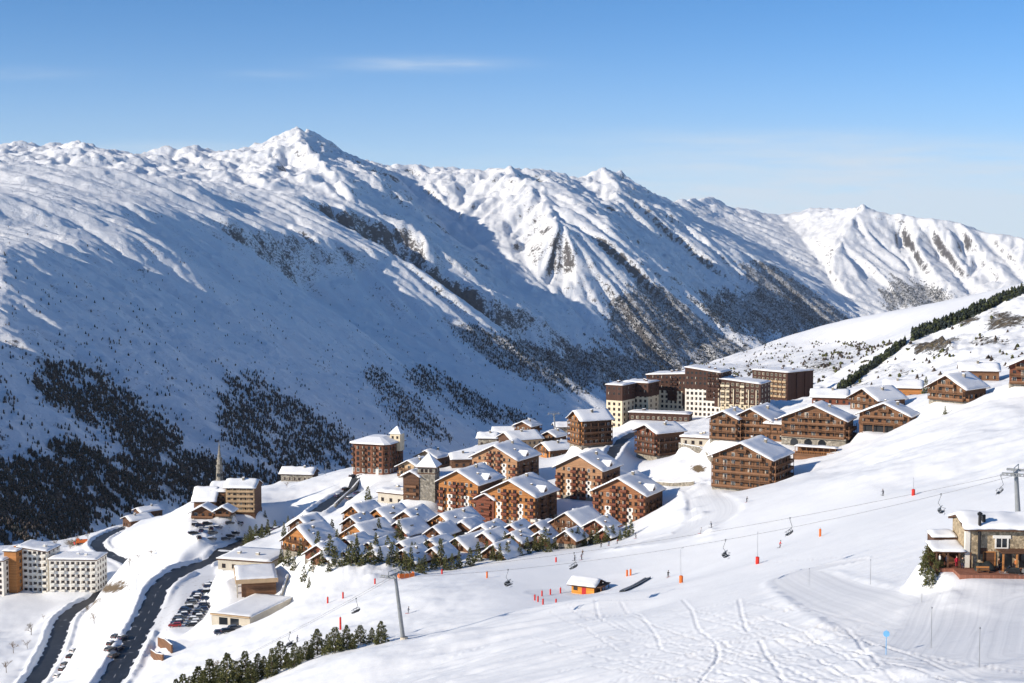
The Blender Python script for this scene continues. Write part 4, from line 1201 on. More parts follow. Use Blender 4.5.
def eave_house(k, name, label, wallmat, seed, group=None, stone_h=0.0, cat='chalet', snow=0.65, rows=1, end='wood_dark', chim=True, fl=2.6, frame_='wood_dark', over=0.9, step=2.6):
    """house seen from its eave side (the side called right), gable ends left and right"""
    root, w, l, h, pitch = house(k, name, label, cat, group)
    rg = random.Random(seed * 7)
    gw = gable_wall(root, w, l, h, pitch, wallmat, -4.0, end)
    gw.data.polygons.foreach_set('material_index', [1, 1, 0, 0, 0, 0, 0])     # both gable ends coloured dark to stand for their shade
    if stone_h: plinth(root, w, l, stone_h)
    rf, f = gable_roof(root, w, l, h, pitch, over, 1.0, seed=seed, snow=snow)
    if chim: chimney(rf, f, w * 0.1, l * rg.uniform(0.3, 0.7))
    for side in ('right', 'front', 'back'):
        fc = Face(root, w, l, side); L = (l if side == 'right' else w) - 1.0
        for i in range(rows):
            m = max(1, int(L / step))
            for j in range(m):
                fc.put('window', window_mesh(0.95, 1.3, frame_, rg.random() < 0.3), (j + 0.5) / m * L - L/2, 0.7 + i * fl)
    return root
balcony_chalet('B5', 'small yellow-brown chalet between the red-brown hip-roofed block and the stone tower', 'tan', 21, 0.8, group='small houses in the middle of the village')
balcony_chalet('B6', 'small tan chalet with grey side wall behind the pyramid-roofed tower', 'tan', 22, 0.8, group='small houses in the middle of the village')
balcony_chalet('B9', 'low yellow-brown chalet with broad snowy roof left of the tall orange-brown block', 'wood_orange', 23, 0.0, group='small houses in the middle of the village')
eave_house('B7', 'stone_house', 'small grey house with flat-looking snow roof at the left end of the far village lip', 'stone', 24, 'small houses in the middle of the village')
eave_house('B8', 'stone_house', 'long low grey building with snowy roof on the far village lip', 'stone', 25, 'small houses in the middle of the village')
balcony_chalet('BB', 'small dark gabled house poking above the long low grey building', 'wood_chalet', 26, 0.0, group='small houses in the middle of the village')
eave_house('BA', 'village_house', 'house almost hidden under a huge snowy roof behind the tan and red chalet block', 'tan', 27, 'small houses in the middle of the village', rows=2)
eave_house('N1', 'village_house', 'low snow-buried house between the stone tower and the tan and red block behind it', 'wood_brown', 141, 'small houses in the middle of the village')
balcony_chalet('N2', 'little brown chalet right of the house hidden under the huge snowy roof', 'wood_brown', 142, 0.4, group='small houses in the middle of the village')
eave_house('N3', 'village_house', 'low grey house under thick snow left of the tall orange-brown block', 'stone', 143, 'small houses in the middle of the village')
eave_house('E3', 'chalet', 'low house under a deep snow roof next to the dark end of the tower blocks', 'wood_red', 28, 'low houses on the upper slope')
eave_house('E4', 'chalet', 'long tan timber house with a dark conifer at its right end', 'wood_orange', 29, 'low houses on the upper slope', rows=1)
eave_house('F2', 'chalet', 'long snow-roofed house tucked behind the stout chalet high on the slope', 'wood_brown', 30, 'low houses on the upper slope')
eave_house('H', 'farmhouse', 'low stone farmhouse with thick snow roof alone on the ridge right of the spire', 'stone', 31, cat='farmhouse')
eave_house('I1', 'barn', 'dark barn with bright snowy roof, lower of the two beside the road bend', 'wood_dark', 32, 'barns by the bend in the lower road', cat='barn')
eave_house('I2', 'barn', 'dark barn with snowy roof, upper of the two beside the road bend', 'wood_dark', 33, 'barns by the bend in the lower road', cat='barn')

# ------------------------------------------------------------------ the church group
def hotel():
    r = eave_house('G1', 'village_hotel', 'tan six-storey hotel with balcony rows left of the bare slope, shadow beside it', 'tan', 41, cat='hotel', rows=0, chim=True)
    w, l, h = SITE['G1'][3], SITE['G1'][4], SITE['G1'][6]; fc = Face(r, w, l, 'right'); rg = random.Random(4)
    plinth(r, w, l, 1.0, 'wood_dark')
    for i in range(5):
        z = 1.3 + i * 2.2
        fc.put('balcony', balcony_mesh(12.6, 0.9, 'tan', 0.0, 0.95), 0, z)
        for j in range(5): fc.put('window', window_mesh(1.1, 1.6, 'white' if rg.random() < .3 else 'wood_dark', rg.random() < 0.3), -5.2 + j * 2.6, z + 0.05)
    r2 = eave_house('G2', 'hotel_wing', 'narrow lower wing joining the six-storey tan hotel, spire behind it', 'tan', 42, cat='hotel wing', rows=0, chim=False)
    w, l, h = SITE['G2'][3], SITE['G2'][4], SITE['G2'][6]; fc = Face(r2, w, l, 'right')
    for i in range(4):
        fc.put('balcony', balcony_mesh(6.4, 0.8, 'wood_brown', 0.0, 0.95), 0, 0.8 + i * 2.15)
        for x in (-2.1, 0, 2.1): fc.put('window', window_mesh(1.0, 1.5, 'wood_dark'), x, 0.85 + i * 2.15)
    eave_house('G3', 'church', 'orange-brown church hall under a steep white roof left of the hotel', 'wood_brown', 43, cat='church', rows=1, chim=False)
    balcony_chalet('G4', 'low dark gabled porch house in front of the church hall', 'wood_chalet', 44, 0.6, group=None, name='porch_house', cat='house', chim=False)
    balcony_chalet('G5', 'tiny gabled lean-to between the porch house and the hotel', 'wood_chalet', 45, 0.6, group=None, name='lean_to', cat='house', chim=False)
    p = gpos(220, 505, 634); t = empty('church_spire', p, 0, 'slim stone church spire with pointed cone behind the tan hotel', 'spire')
    mb = MB(); mb.lathe([(1.9, -3), (1.8, 12), (1.6, 12.3), (1.45, 18), (1.65, 18.2), (1.65, 18.7), (1.2, 18.9), (1.1, 20.5)], 10); mb.build('shaft', M['stone'], t)
    mb = MB(); mb.lathe([(1.3, 20.5), (0.95, 22), (0.45, 25.4), (0.06, 29.5)], 10); mb.build('cone', M['stone'], t)
    for i in range(3):
        for a in (-1.9, -1.3, -0.7):
            mb = MB(); mb.box(-0.28, 0.28, -0.06, 0.0, 0, 1.5, 0); mb.build('opening', M['glass'], t, loc=(1.84 * math.cos(a), 1.84 * math.sin(a), 6.5 + i * 3.6), rot=(0, 0, a + R(90)))
    mb = MB(); mb.box(-0.05, 0.05, -0.05, 0.05, 29.3, 31, 0); mb.box(-0.45, 0.45, -0.05, 0.05, 30.2, 30.3, 0); mb.build('cross', M['black'], t)
hotel()
# ------------------------------------------------------------------ flat-roofed blocks
M['wood_redbrown'] = wood('red_brown_cladding', (0.20, 0.085, 0.05), 0.35, 1.6, True)
def flat_block(k, name, label, cat, group, lower, upper, split, floors, cols, rcols, frame_='white', snow=0.7, seed=1, slope=0.0, win=(1.15, 1.35), balc=None, z0=-6.0, lside=0, skipf=()):
    root, w, l, h, _ = house(k, name, label, cat, group)
    rg = random.Random(seed)
    zt = lambda x: h + slope * (x / w)
    mb = MB()
    if split > 0: mb.box(-w/2, w/2, 0, l, z0, split, 0)
    hz = max(split, z0)
    d = 0.12 if split > 0 else 0.0
    mb.hexa([(-w/2 - d, -d, hz), (w/2 + d, -d, hz), (w/2 + d, l + d, hz), (-w/2 - d, l + d, hz)], [(-w/2 - d, -d, zt(-w/2)), (w/2 + d, -d, zt(w/2)), (w/2 + d, l + d, zt(w/2)), (-w/2 - d, l + d, zt(-w/2))], 1)
    mb.build('wall', [M[lower], M[upper]], root)
    mb = MB(); o = 0.45
    mb.hexa([(-w/2 - o, -o, zt(-w/2) + 0.01), (w/2 + o, -o, zt(w/2) + 0.01), (w/2 + o, l + o, zt(w/2) + 0.01), (-w/2 - o, l + o, zt(-w/2) + 0.01)], [(-w/2 - o, -o, zt(-w/2) + 0.45), (w/2 + o, -o, zt(w/2) + 0.45), (w/2 + o, l + o, zt(w/2) + 0.45), (-w/2 - o, l + o, zt(-w/2) + 0.45)], 0)
    rf = mb.build('roof', M['wood_dark'], root)
    link('roof_snow', snow_cover(-w/2 - o, w/2 + o, -o, l + o, lambda x, y: zt(min(max(x, -w/2), w/2)) + 0.45, snow, 12, 8, seed, 0.05), rf)
    for i, (x, y) in enumerate([(rg.uniform(-.3, .3) * w, rg.uniform(.3, .7) * l) for _ in range(2)]):
        chimney(rf, lambda a, b: zt(a) + 0.45 + snow * 0.8, x, y, 1.1, 0.7, upper)
    fl = h / floors
    for side, n in (('front', cols), ('right', rcols), ('left', lside)):
        fc = Face(root, w, l, side)
        if not n: continue
        L = fc.len
        for i in range(floors):
            if i in skipf: continue
            z = i * fl + 0.55; o_ = d if z > split else 0.0
            for j in range(n):
                x = (j + 0.5) / n * (L - 0.6) - (L - 0.6) / 2
                if balc and balc(side, i, j):
                    fc.put('balcony', balcony_mesh(round(L / n * 0.8, 1), 0.9, balc(side, i, j), 0.0), x, z - 0.3, o_)
                    fc.put('window', window_mesh(1.3, 1.9, frame_, rg.random() < 0.3), x, z - 0.28, o_)
                else: fc.put('window', window_mesh(win[0], win[1], frame_, rg.random() < 0.3), x, z + 0.25, o_)
    return root

TG = 'cream and brown tower blocks at the back of the village'
def fins(root, w, n, z0, z1, mat='cream', every=None):
    for i in range(n):
        x = (i + 0.5) / n * w - w/2
        mb = MB(); mb.box(-0.22, 0.22, -0.75, -0.125, z0, z1, 0); mb.build('pale_fin', M[mat], root, loc=(x, 0, 0))
flat_block('T1', 'tower_block', 'cream tower block with brown top storeys at the far left end of its row', 'apartment building', TG, 'cream', 'brownclad', 14.5, 8, 3, 3, 'wood_dark', seed=51)
flat_block('T2', 'tower_block', 'cream and brown tower block second from the left end of its row', 'apartment building', TG, 'cream', 'brownclad', 12, 7, 5, 2, 'wood_dark', seed=52)
b = flat_block('T3', 'tower_block', 'cream tower block with ragged brown upper half left of the tallest one', 'apartment building', TG, 'cream', 'brownclad', 13, 8, 9, 2, 'wood_dark', seed=53, slope=1.5, balc=lambda s, i, j: 'brownclad' if s == 'front' and j in (5, 6) and i > 2 else None)
# brown storeys stepping down over the cream face
def clad(root, w, boxes):
    for x0, x1, z0, z1 in boxes:
        mb = MB(); mb.box(x0 * w, x1 * w, -0.10, -0.003, z0, z1, 0); mb.build('cladding_panel', M['brownclad'], root)
clad(b, 24, [(0.02, 0.25, 7.5, 12.9), (0.38, 0.49, 5, 12.9)])
t4 = flat_block('T4', 'tower_block', 'tallest brown-topped tower block with a blank cream lower left face', 'apartment building', TG, 'plaster', 'brownclad', 15, 9, 8, 3, 'wood_dark', seed=54, slope=-2.2, balc=lambda s, i, j: 'brownclad' if s == 'front' and j > 4 and i > 3 else None)
clad(t4, 20, [(0.10, 0.30, 9, 14.9), (0.34, 0.49, 6, 14.9)])
t5 = flat_block('T5', 'tower_block', 'long brown block with pale fins and sloping snow roof right of the tallest one', 'apartment building', TG, 'cream', 'brownclad', 5.5, 6, 9, 3, 'cream', seed=55, slope=-2.0, balc=lambda s, i, j: 'cream' if s == 'front' and j in (1, 2, 5) else None, skipf=(0,))
fins(t5, 25, 6, 3.5, 13.5)
t6 = flat_block('T6', 'tower_block', 'brown block with rows of cream-framed windows and a dark blank right end', 'apartment building', TG, 'plaster', 'brownclad', 4, 7, 8, 0, 'cream', seed=56, balc=lambda s, i, j: 'tan' if s == 'front' and 1 < i < 6 else None)
for s in (-3, 5):
    mb = MB(); mb.box(12.64, 13.2, 12 + s - 0.9, 12 + s + 0.9, -1, 19.4, 0); mb.build('pale_fin', M['brownclad'], t6)
mb = MB(); mb.box(12.64, 12.75, 2, 22, -1, 3.4, 0); mb.build('plinth', M['plaster'], t6)
flat_block('TP', 'entrance_hall', 'long low snow-roofed hall along the foot of the tower blocks', 'hall', None, 'brownclad', 'brownclad', 0, 1, 11, 2, 'cream', seed=57)
flat_block('L1', 'garage', 'low snow-topped garage left of the joined brown chalets', 'garage', None, 'concrete', 'concrete', 0, 1, 4, 2, 'wood_dark', seed=58, snow=1.0)
flat_block('L2', 'garage', 'low garage buried under snow in front of the stone tower', 'garage', None, 'concrete', 'concrete', 0, 1, 3, 2, 'wood_dark', seed=59, snow=1.1)
flat_block('CB', 'chalet_annex', 'small square brown annex with flat snow roof between the joined chalets and the arcade chalet', 'annex', None, 'wood_brown', 'wood_brown', 0, 2, 3, 2, 'wood_dark', seed=60, snow=0.9, balc=lambda s, i, j: 'wood_brown' if i == 1 else None)

WG = 'white residence on the lower left'
flat_block('W1', 'white_residence', 'long white balcony block, lowest of the residence by the lower road', 'apartment building', WG, 'plaster', 'plaster', 0, 5, 9, 4, 'wood_dark', seed=61, balc=lambda s, i, j: 'plaster' if s == 'front' and j % 2 == 0 else None)
flat_block('W2', 'white_residence', 'taller white block with stepped roof joined to the long white balcony block', 'apartment building', WG, 'plaster', 'plaster', 0, 7, 6, 3, 'wood_dark', seed=62, slope=-2.0, balc=lambda s, i, j: 'plaster' if s == 'front' and j % 2 else None)
flat_block('W3', 'stair_tower', 'windowless brown stair tower between the white residence blocks', 'stair tower', None, 'wood_orange', 'wood_orange', 0, 6, 0, 2, 'wood_dark', seed=63)
flat_block('W0', 'white_residence', 'white residence block cut off by the left edge of the picture', 'apartment building', WG, 'plaster', 'plaster', 0, 6, 5, 2, 'wood_dark', seed=64, balc=lambda s, i, j: 'plaster' if s == 'front' and j % 2 else None)

# hip-roofed red block with a little tower on its roof
def round_block():
    root, w, l, h, _ = house('B3', 'hip_roofed_block', 'red-brown block with low hipped snow roof and a small pyramid-capped tower at its right end', 'apartment building')
    ring = [(-9.5, 1.5), (-7.5, 0), (7.0, 0), (9.2, 2.0), (9.6, 17), (6, 20), (-6, 20), (-9.5, 17)]
    c = (-0.2, 9)
    mb = MB(); mb.hexa([(x, y, -5) for x, y in ring], [(x, y, h) for x, y in ring], 0)
    mb.build('wall', M['wood_redbrown'], root)
    mb = MB(); big = [(c[0] + (x - c[0]) * 1.13, c[1] + (y - c[1]) * 1.13) for x, y in ring]; top = [(c[0] + (x - c[0]) * 0.4, c[1] + (y - c[1]) * 0.4) for x, y in ring]
    mb.hexa([(x, y, h + 0.01) for x, y in big], [(x, y, h + 0.3) for x, y in big], 0); rf = mb.build('roof', M['wood_dark'], root)
    mb = MB(); mb.hexa([(x, y, h + 0.3) for x, y in big], [(c[0] + (x - c[0]) * 0.97, c[1] + (y - c[1]) * 0.97, h + 0.95) for x, y in big], 0)
    mb.hexa([(c[0] + (x - c[0]) * 0.97, c[1] + (y - c[1]) * 0.97, h + 0.94) for x, y in big], [(x, y, h + 3.0) for x, y in top], 0); mb.build('roof_snow', M['snow'], rf)
    n = len(ring); rg = random.Random(5)
    for a in range(n):
        p, q = Vector((*ring[a], 0)), Vector((*ring[(a + 1) % n], 0)); d = (q - p); L = d.length; d.normalize(); ang = math.atan2(d.y, d.x)
        if a in (4, 5, 6): continue
        m = max(1, int(L / 2.7))
        for i in range(5):
            for j in range(m):
                s = (j + 0.5) / m * L; pos = p + d * s; pos.z = 0.9 + i * 2.65
                if (j + a) % 2 == 0 and i: link('balcony', balcony_mesh(2.3, 0.9, 'wood_dark'), root, pos + Vector((0, 0, -0.4)), (0, 0, ang))
                link('window', window_mesh(1.2, 1.6, 'white' if i == 0 else 'wood_dark', rg.random() < 0.4), root, pos, (0, 0, ang))
    for x in (-9.62, 3.2):
        mb = MB(); mb.box(x, x + 1.5, (1.4 if x < 0 else -0.2), (2.6 if x < 0 else 0.6), -5, 3.4, 0); mb.build('pier', M['plaster'], root)
    mb = MB(); mb.box(6.0, 11.2, 10, 15, h - 4, h + 4.2, 0); tw = mb.build('roof_tower', M['cream'], root)
    mb = MB(); mb.hexa([(5.4, 9.4, h + 4.2), (11.8, 9.4, h + 4.2), (11.8, 15.6, h + 4.2), (5.4, 15.6, h + 4.2)], [(8.4, 12.3, h + 7.6), (8.8, 12.3, h + 7.6), (8.8, 12.7, h + 7.6), (8.4, 12.7, h + 7.6)], 0); mb.build('roof_snow', M['snow'], tw)
    for x in (7.4, 9.8): link('window', window_mesh(0.8, 1.1, 'wood_dark'), root, (x, 9.99, h + 1.9))
round_block()

def stone_tower():
    root, w, l, h, _ = house('B4', 'stone_tower', 'square grey stone tower capped by a white pyramid of snow', 'tower')
    mb = MB(); mb.box(-w/2, w/2, 0, l, -4, h, 0); mb.build('wall', M['stone'], root)
    mb = MB(); o = 0.9; mb.box(-w/2 - o, w/2 + o, -o, l + o, h, h + 0.35, 0); rf = mb.build('roof', M['wood_dark'], root)
    mb = MB(); b = [(-w/2 - o, -o), (w/2 + o, -o), (w/2 + o, l + o), (-w/2 - o, l + o)]
    mb.hexa([(x, y, h + 0.35) for x, y in b], [(x * 0.06, l/2 + (y - l/2) * 0.06, h + 5.4) for x, y in b], 0); mb.build('roof_snow', M['snow'], rf)
    mb = MB(); mb.box(-w/2 - 0.1, w/2 + 0.1, -0.1, l + 0.1, h - 2.6, h - 2.2, 0); mb.build('wooden_band', M['wood_dark'], root)
    fc = Face(root, w, l, 'front')
    for x in (-1.8, 0, 1.8): fc.put('window', window_mesh(0.9, 1.1, 'wood_dark'), x, h - 1.8)
    fr = Face(root, w, l, 'right')
    for x in (-1.8, 1.8): fr.put('window', window_mesh(0.9, 1.1, 'wood_dark'), x, h - 1.8)
    r = eave_house('B4b', 'tower_lean_to', 'dark timber house with tilted snow roof leaning against the square stone tower', 'wood_dark', 71, cat='house', rows=2, chim=False)
    fc = Face(r, 7, 9, 'front')
    for z in (2, 5): fc.put('balcony', balcony_mesh(5.0, 0.9, 'wood_brown'), 0, z)
stone_tower()

# ------------------------------------------------------------------ the cluster of small chalets
CH = [ # apex pixel, gable width in pixels, distance, depth, label
 (300,516,25,492,9,'dark brown small chalet tucked behind the leftmost lit one'),
 (297.7,525,36,476,13,'leftmost small chalet, amber gable lit by the sun above dark conifers'),
 (318,543,30,452,11,'small chalet at the left end of the front row, above the hall with flat roofs'),
 (322,551,24,444,8,'low porch-like chalet with cream wall at the left end of the front row'),
 (353,504,21,506,12,'leftmost small chalet of the back row, on the road side'),
 (351,515,20,492,10,'small chalet just below the leftmost one of the back row'),
 (355.6,523,36,478,14,'wide small chalet with lit gable in the middle of the left half'),
 (346,536,20,464,10,'narrow upper gable of the second stepped pair in the front row'),
 (345,549,22,447,9,'narrow lower gable of the second stepped pair in the front row'),
 (377,507,29,503,13,'second small chalet from the left in the back row, orange gable'),
 (369,540.6,16,460,12,'upper gable of the third stepped pair in the front row'),
 (373,549,26,446,10,'lower gable of the third stepped pair in the front row'),
 (397,520.5,25,486,12,'dark gabled small chalet in the middle row under the orange back row'),
 (405,509.5,29,500,13,'third small chalet from the left in the back row'),
 (401,540.6,20,460,12,'upper gable of the fourth stepped pair in the front row'),
 (403,548,28,446,10,'lower gable of the fourth stepped pair in the front row'),
 (434,525,20,482,11,'small chalet half hidden in front of the wide one of the back row'),
 (440.6,512.5,27,498,17,'widest small chalet at the right end of the back row, brown side wall'),
 (430,538,18,464,11,'upper gable of the fifth stepped pair in the front row'),
 (432.7,546,22,450,9,'lower gable of the fifth stepped pair in the front row'),
 (457,536,24,466,16,'small chalet with long unbroken snow roof in the front row'),
 (482,524,24,480,12,'small chalet below the orange blocks, upper one with white rolled edge'),
 (483.7,531,21,470,11,'small chalet below the orange blocks, lower one with white rolled edge'),
 (494,543,26,452,10,'low wide chalet at the front edge where the row turns up the slope'),
 (511,523,18,484,10,'upper gable of the stepped pair under the right-hand orange block'),
 (511,531.5,22,472,9,'lower gable of the stepped pair under the right-hand orange block'),
 (536,522,18,486,10,'upper gable of the last stepped pair before the piste-side trees'),
 (539,530.5,22,474,9,'lower gable of the last stepped pair before the piste-side trees'),
 (566,511,34,486,15,'big dark small-chalet roof at the foot of the reddish block'),
 (595.5,518,24,478,10,'dark steep gable at the right end of the small chalets'),
 (566,529,20,466,8,'little snow-capped chalet below the big dark roof'),
 (604,528,14,470,7,'tiny gable at the far right end of the small chalets'),
 (462,520,18,492,10,'small chalet roof between the widest chalet and the orange block'),
]
random.seed(11)
for n, (u, v, pw, D, l, lab) in enumerate(CH):
    th = R(32 + 5 * math.sin(n * 2.3)); pxm = F / D; w = pw / pxm / math.cos(th); w = max(w - 0.5, 5.0); pitch = 33 + 3 * math.sin(n * 1.7)
    p0 = at(u, v, D); g = gz(p0.x, p0.y)
    rise = w/2 * math.tan(R(pitch)); h = p0.z - g - rise - 0.8
    h = min(max(h, 3.2), 8.0)
    root = empty('small_chalet', (p0.x, p0.y, p0.z - rise - h - 0.8), -th, lab, 'chalet', 'cluster of small chalets')
    mat = 'wood_orange' if n in (1, 9, 6, 4, 17) else random.choice(['wood_chalet', 'wood_brown', 'wood_chalet', 'wood_chalet', 'wood_red'])
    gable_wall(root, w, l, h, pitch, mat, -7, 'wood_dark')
    mb = MB(); mb.box(-w/2 - 0.1, w/2 + 0.1, -0.1, l + 0.1, -7.2, 1.6, 0); mb.build('plinth', M['stone'] if n != 3 else M['plaster'], root)
    rf, f = gable_roof(root, w, l, h, pitch, 0.8, 0.9, 0.22, 0.5 + 0.3 * ((n * 29) % 10) / 10, seed=n + 80)
    chimney(rf, f, w * (0.15 if n % 2 else -0.2), l * (0.35 + 0.06 * (n % 6)), 0.6 + 0.1 * (n % 3), 1.1)
    if n % 4 == 1: chimney(rf, f, w * 0.3, l * 0.25, 0.5, 0.8, 'wood_dark')
    if n % 3 == 0:
        mb = MB(); x0 = w * 0.28; z = f(x0, 0); mb.box(x0 - 0.6, x0 + 0.6, l * 0.3, l * 0.3 + 1.5, z + 0.3, z + 0.75, 0); mb.build('skylight', M['glass'], rf)
    fc = Face(root, w, l, 'front')
    for z in (h - 0.1, h - 2.8):
        L = 2 * gable_left(w, h, pitch, z + 1.7) - 0.4
        if L < 1.6 or z < 0.6: continue
        fc.put('balcony', balcony_mesh(round(min(L, w - 0.4), 1), 1.0, 'wood_chalet', 1.0), 0, z)
        m = max(1, int(L / 2.0))
        for j in range(m): fc.put('window', window_mesh(1.0, 1.65, 'wood_dark' if (j + n) % 3 else 'white', (j + n) % 2), (j + 0.5) / m * L - L/2, z + 0.05)
    fc = Face(root, w, l, 'right')
    for j in range(max(1, int(l / 3))): fc.put('window', window_mesh(0.85, 1.1, 'wood_dark'), (j + 0.5) / max(1, int(l / 3)) * l - l/2, h - 1.9)
# ------------------------------------------------------------------ trees
M['pine_a'] = plain('pine_needles_olive', (0.19, 0.185, 0.065), 0.8, 0.3, 1.5)  # palest of three needle tones, mixed at random over the crown
M['pine_b'] = plain('pine_needles_mid', (0.12, 0.125, 0.047), 0.8, 0.3, 1.5)
M['pine_c'] = plain('pine_needles_deep', (0.055, 0.066, 0.03), 0.8, 0.3, 1.5)
M['bark'] = plain('bark', (0.11, 0.075, 0.05), 0.9, 0.3, 3.0)
M['twig'] = plain('bare_twigs', (0.20, 0.145, 0.095), 0.9, 0.3, 3.0)
M['forest_a'] = plain('forest_conifer', (0.032, 0.043, 0.040), 0.9, 0.35, 0.05)
M['forest_c'] = plain('forest_spruce', (0.014, 0.022, 0.022), 0.9, 0.3, 0.05)
M['forest_b'] = plain('forest_larch', (0.098, 0.078, 0.066), 0.9, 0.35, 0.05)

def crown_mesh(name, seed, h=8.0, r=2.0, power=0.75, n=360, low=0.06, size=0.62, snow=0.0, tip=0.12):
    """needle clumps spread through a cone-like volume, in whorls, with gaps"""
    rg = random.Random(seed); mb = MB(); lob = [rg.uniform(0.72, 1.2) for _ in range(9)]
    for i in range(n):
        t = rg.random() ** 1.25; z = h * (low + (1 - low) * t)
        env = (1 - t) ** power * r * (0.86 + 0.26 * math.sin(t * 26 + seed)) + tip
        a = rg.uniform(0, 2 * math.pi); k = a / (2 * math.pi) * 9
        env *= lob[int(k) % 9] * (1 - k % 1) + lob[(int(k) + 1) % 9] * (k % 1)
        q = env * math.sqrt(rg.uniform(0.12, 1.0))
        c = Vector((q * math.cos(a), q * math.sin(a), z - 0.28 * q))
        m = rg.choices((0, 1, 2), (3, 4, 3))[0]
        s = size * rg.uniform(0.6, 1.25) * (1 - 0.45 * t)
        out = Vector((math.cos(a), math.sin(a), 0.25 + 0.9 * t))
        for f in range(3):
            d = (out + Vector((rg.gauss(0, .55), rg.gauss(0, .55), rg.gauss(0, .4)))).normalized()
            e = d.orthogonal().normalized(); e.rotate(Matrix.Rotation(rg.uniform(0, 6.28), 3, d)); b = d.cross(e)
            mm = 3 if snow and b.z > 0.3 and rg.random() < snow else m
            mb.face([c - e * s * 0.42, c + d * s * 0.55 - e * s * 0.16, c + d * s, c + d * s * 0.5 + e * s * 0.40], mm)
    return mb.mesh(name, [M['pine_a'], M['pine_b'], M['pine_c'], M['snow']])
def trunk_mesh(h, r0, key):
    def mk():
        mb = MB(); rg = random.Random(int(h * 10))
        mb.tube((0, 0, -0.8), (0, 0, h * 0.9), r0, r0 * 0.25, 7)
        for i in range(9):
            z = h * (0.12 + 0.08 * i); a = i * 2.4; L = 0.22 * (h - z) + 0.2
            mb.tube((0, 0, z), (L * math.cos(a), L * math.sin(a), z - 0.05 * L), r0 * 0.3, r0 * 0.08, 5)
        return mb.mesh('trunk', M['bark'])
    return cached(('trunk', key), mk)
PINES = [crown_mesh('crown', 200 + i, 8.0, rr, pw, nn) for i, (rr, pw, nn) in enumerate([(2.9, 0.50, 900), (2.5, 0.55, 800), (3.2, 0.45, 1000), (2.3, 0.62, 720)])]
SPRUCES = [crown_mesh('crown', 220 + i, 8.0, rr, 0.8, 230, 0.05, 0.85, 0.03) for i, rr in enumerate((2.0, 1.7, 2.3))]
def conifer(p, h, label, group, kind='pine', seed=0):
    rg = random.Random(seed); ms = PINES if kind == 'pine' else SPRUCES
    t = empty('pine_tree' if kind == 'pine' else 'spruce_tree', p, rg.uniform(0, 6.28), label, 'tree', group)
    s = h / 8.0; wv = rg.uniform(0.88, 1.15)
    link('trunk', trunk_mesh(8.0, 0.2, 'c'), t, scale=(s, s, s)); link('crown', ms[seed % len(ms)], t, scale=(s * wv, s * wv, s))
    return t

# the belt of pines just beyond the near mound
TOPS = [(381,621),(372,630),(360.5,625),(352,633),(346.5,625),(339,634),(335,627),(327,634),(317,629),(310,645),(306,641),(300,650),(294.5,643),(287,652),(280.5,641),(271.7,648),(264,656),(257.7,653),(251,662),(245,651),(236,661),(227,653),(218,665),(209.5,659),(203,671),(198,666),(190,676),(183,674),(176,679)]
desc = ['bushy', 'narrow', 'broad rounded', 'slim pointed']
for i, (u, v) in enumerate(TOPS):
    D = 301 + (i % 3) * 3.5 - (0 if u > 300 else 2)
    q = at(u, v, D); g = gz(q.x, q.y); h = min(max(q.z - g, 3.5), 12.5)
    where = 'rightmost' if i == 0 else ('leftmost' if i == len(TOPS) - 1 else f'{i + 1}{"th" if i + 1 > 3 and i + 1 not in (21,22,23) else ["st","nd","rd"][i % 10 if i + 1 > 3 else i]} from the right')
    conifer((q.x, q.y, g - 0.1), h, f'{desc[i % 4]} green pine, {where} in the belt along the near mound', 'pines in the belt along the near mound', 'pine', i)

# small conifers between the chalets and along the village road
VS = [(245,548,585,6),(250,541,592,7),(256,545,585,8),(262,537,600,7),(268,549,575,6),(262,552,572,5),(275,535,600,6),(284,540,560,5),(252,553,570,5),(247,556,566,4),
      (281,556,480,6),(288,558,474,6),(294,561,468,5),(301,556,474,6),(309,552,476,7),(313,571,446,6),(309,577,440,4),(330,571,445,7),(336,575,440,6),(329,577,437,4),(342,576,438,5),(352,576,438,7),(357,574,440,8),(362,578,436,5),(371,576,438,6),
      (380,575,440,5),(388,577,437,4),(392,573,442,6),(411,575,438,7),(419,577,436,5),(425,574,439,6),(441,568,446,8),(446,572,440,5),(452,572,440,6),(459,570,442,5),(470,568,444,6),(487,560,455,6),(500,564,448,5),(513,556,460,6),(520,559,455,5),
      (535,552,466,6),(545,549,470,7),(549,555,460,5),(560,548,470,6),(572,549,466,6),(584,547,468,5),(597,546,468,6),(606,545,468,5),(613,543,470,5),(620,546,462,4),(626,543,465,6),(631,541,468,5),(379,533,482,7),(385,528,490,6),(332,521,500,7),(327,533,485,6),(375,524,495,5),(399,531,480,6),
      (337,540,470,6),(388,558,455,7),(357,555,458,6),(318,556,462,7),(415,560,452,6),(440,553,462,6),(490,545,470,5),(505,545,470,6),(523,541,478,6),(367,487,655,6),(368,501,590,6),(381,505,575,5),(389,503,575,5),(600,511,520,4),(608,508,525,4),(590,512,520,4),
      (304,569,449,5),(322,574,442,5),(348,571,441,6),(366,573,439,5),(397,576,438,6),(404,572,442,5),(434,571,442,6),(478,564,450,6),(493,563,450,5),(507,561,452,6),(527,556,460,5),(541,554,463,6),(555,552,466,5),(578,549,468,6),(591,547,470,5),(412,553,458,5),(394,552,460,5),(376,553,460,6),(426,552,462,5),(342,553,462,5),(455,549,466,5),(346,524,496,5),(369,519,500,5),(392,517,505,5),(418,520,500,5),(926,388,620,8),(931,393,600,4),(945,413,495,3),(930,576,196,2.6),(925,572,199,3.4),(929,566,201,3.2),(936,574,197,2.3),(941,572,198,1.8),(406,580,425,6),(422,578,430,5),(288,520,610,4),(265,517,625,4)]
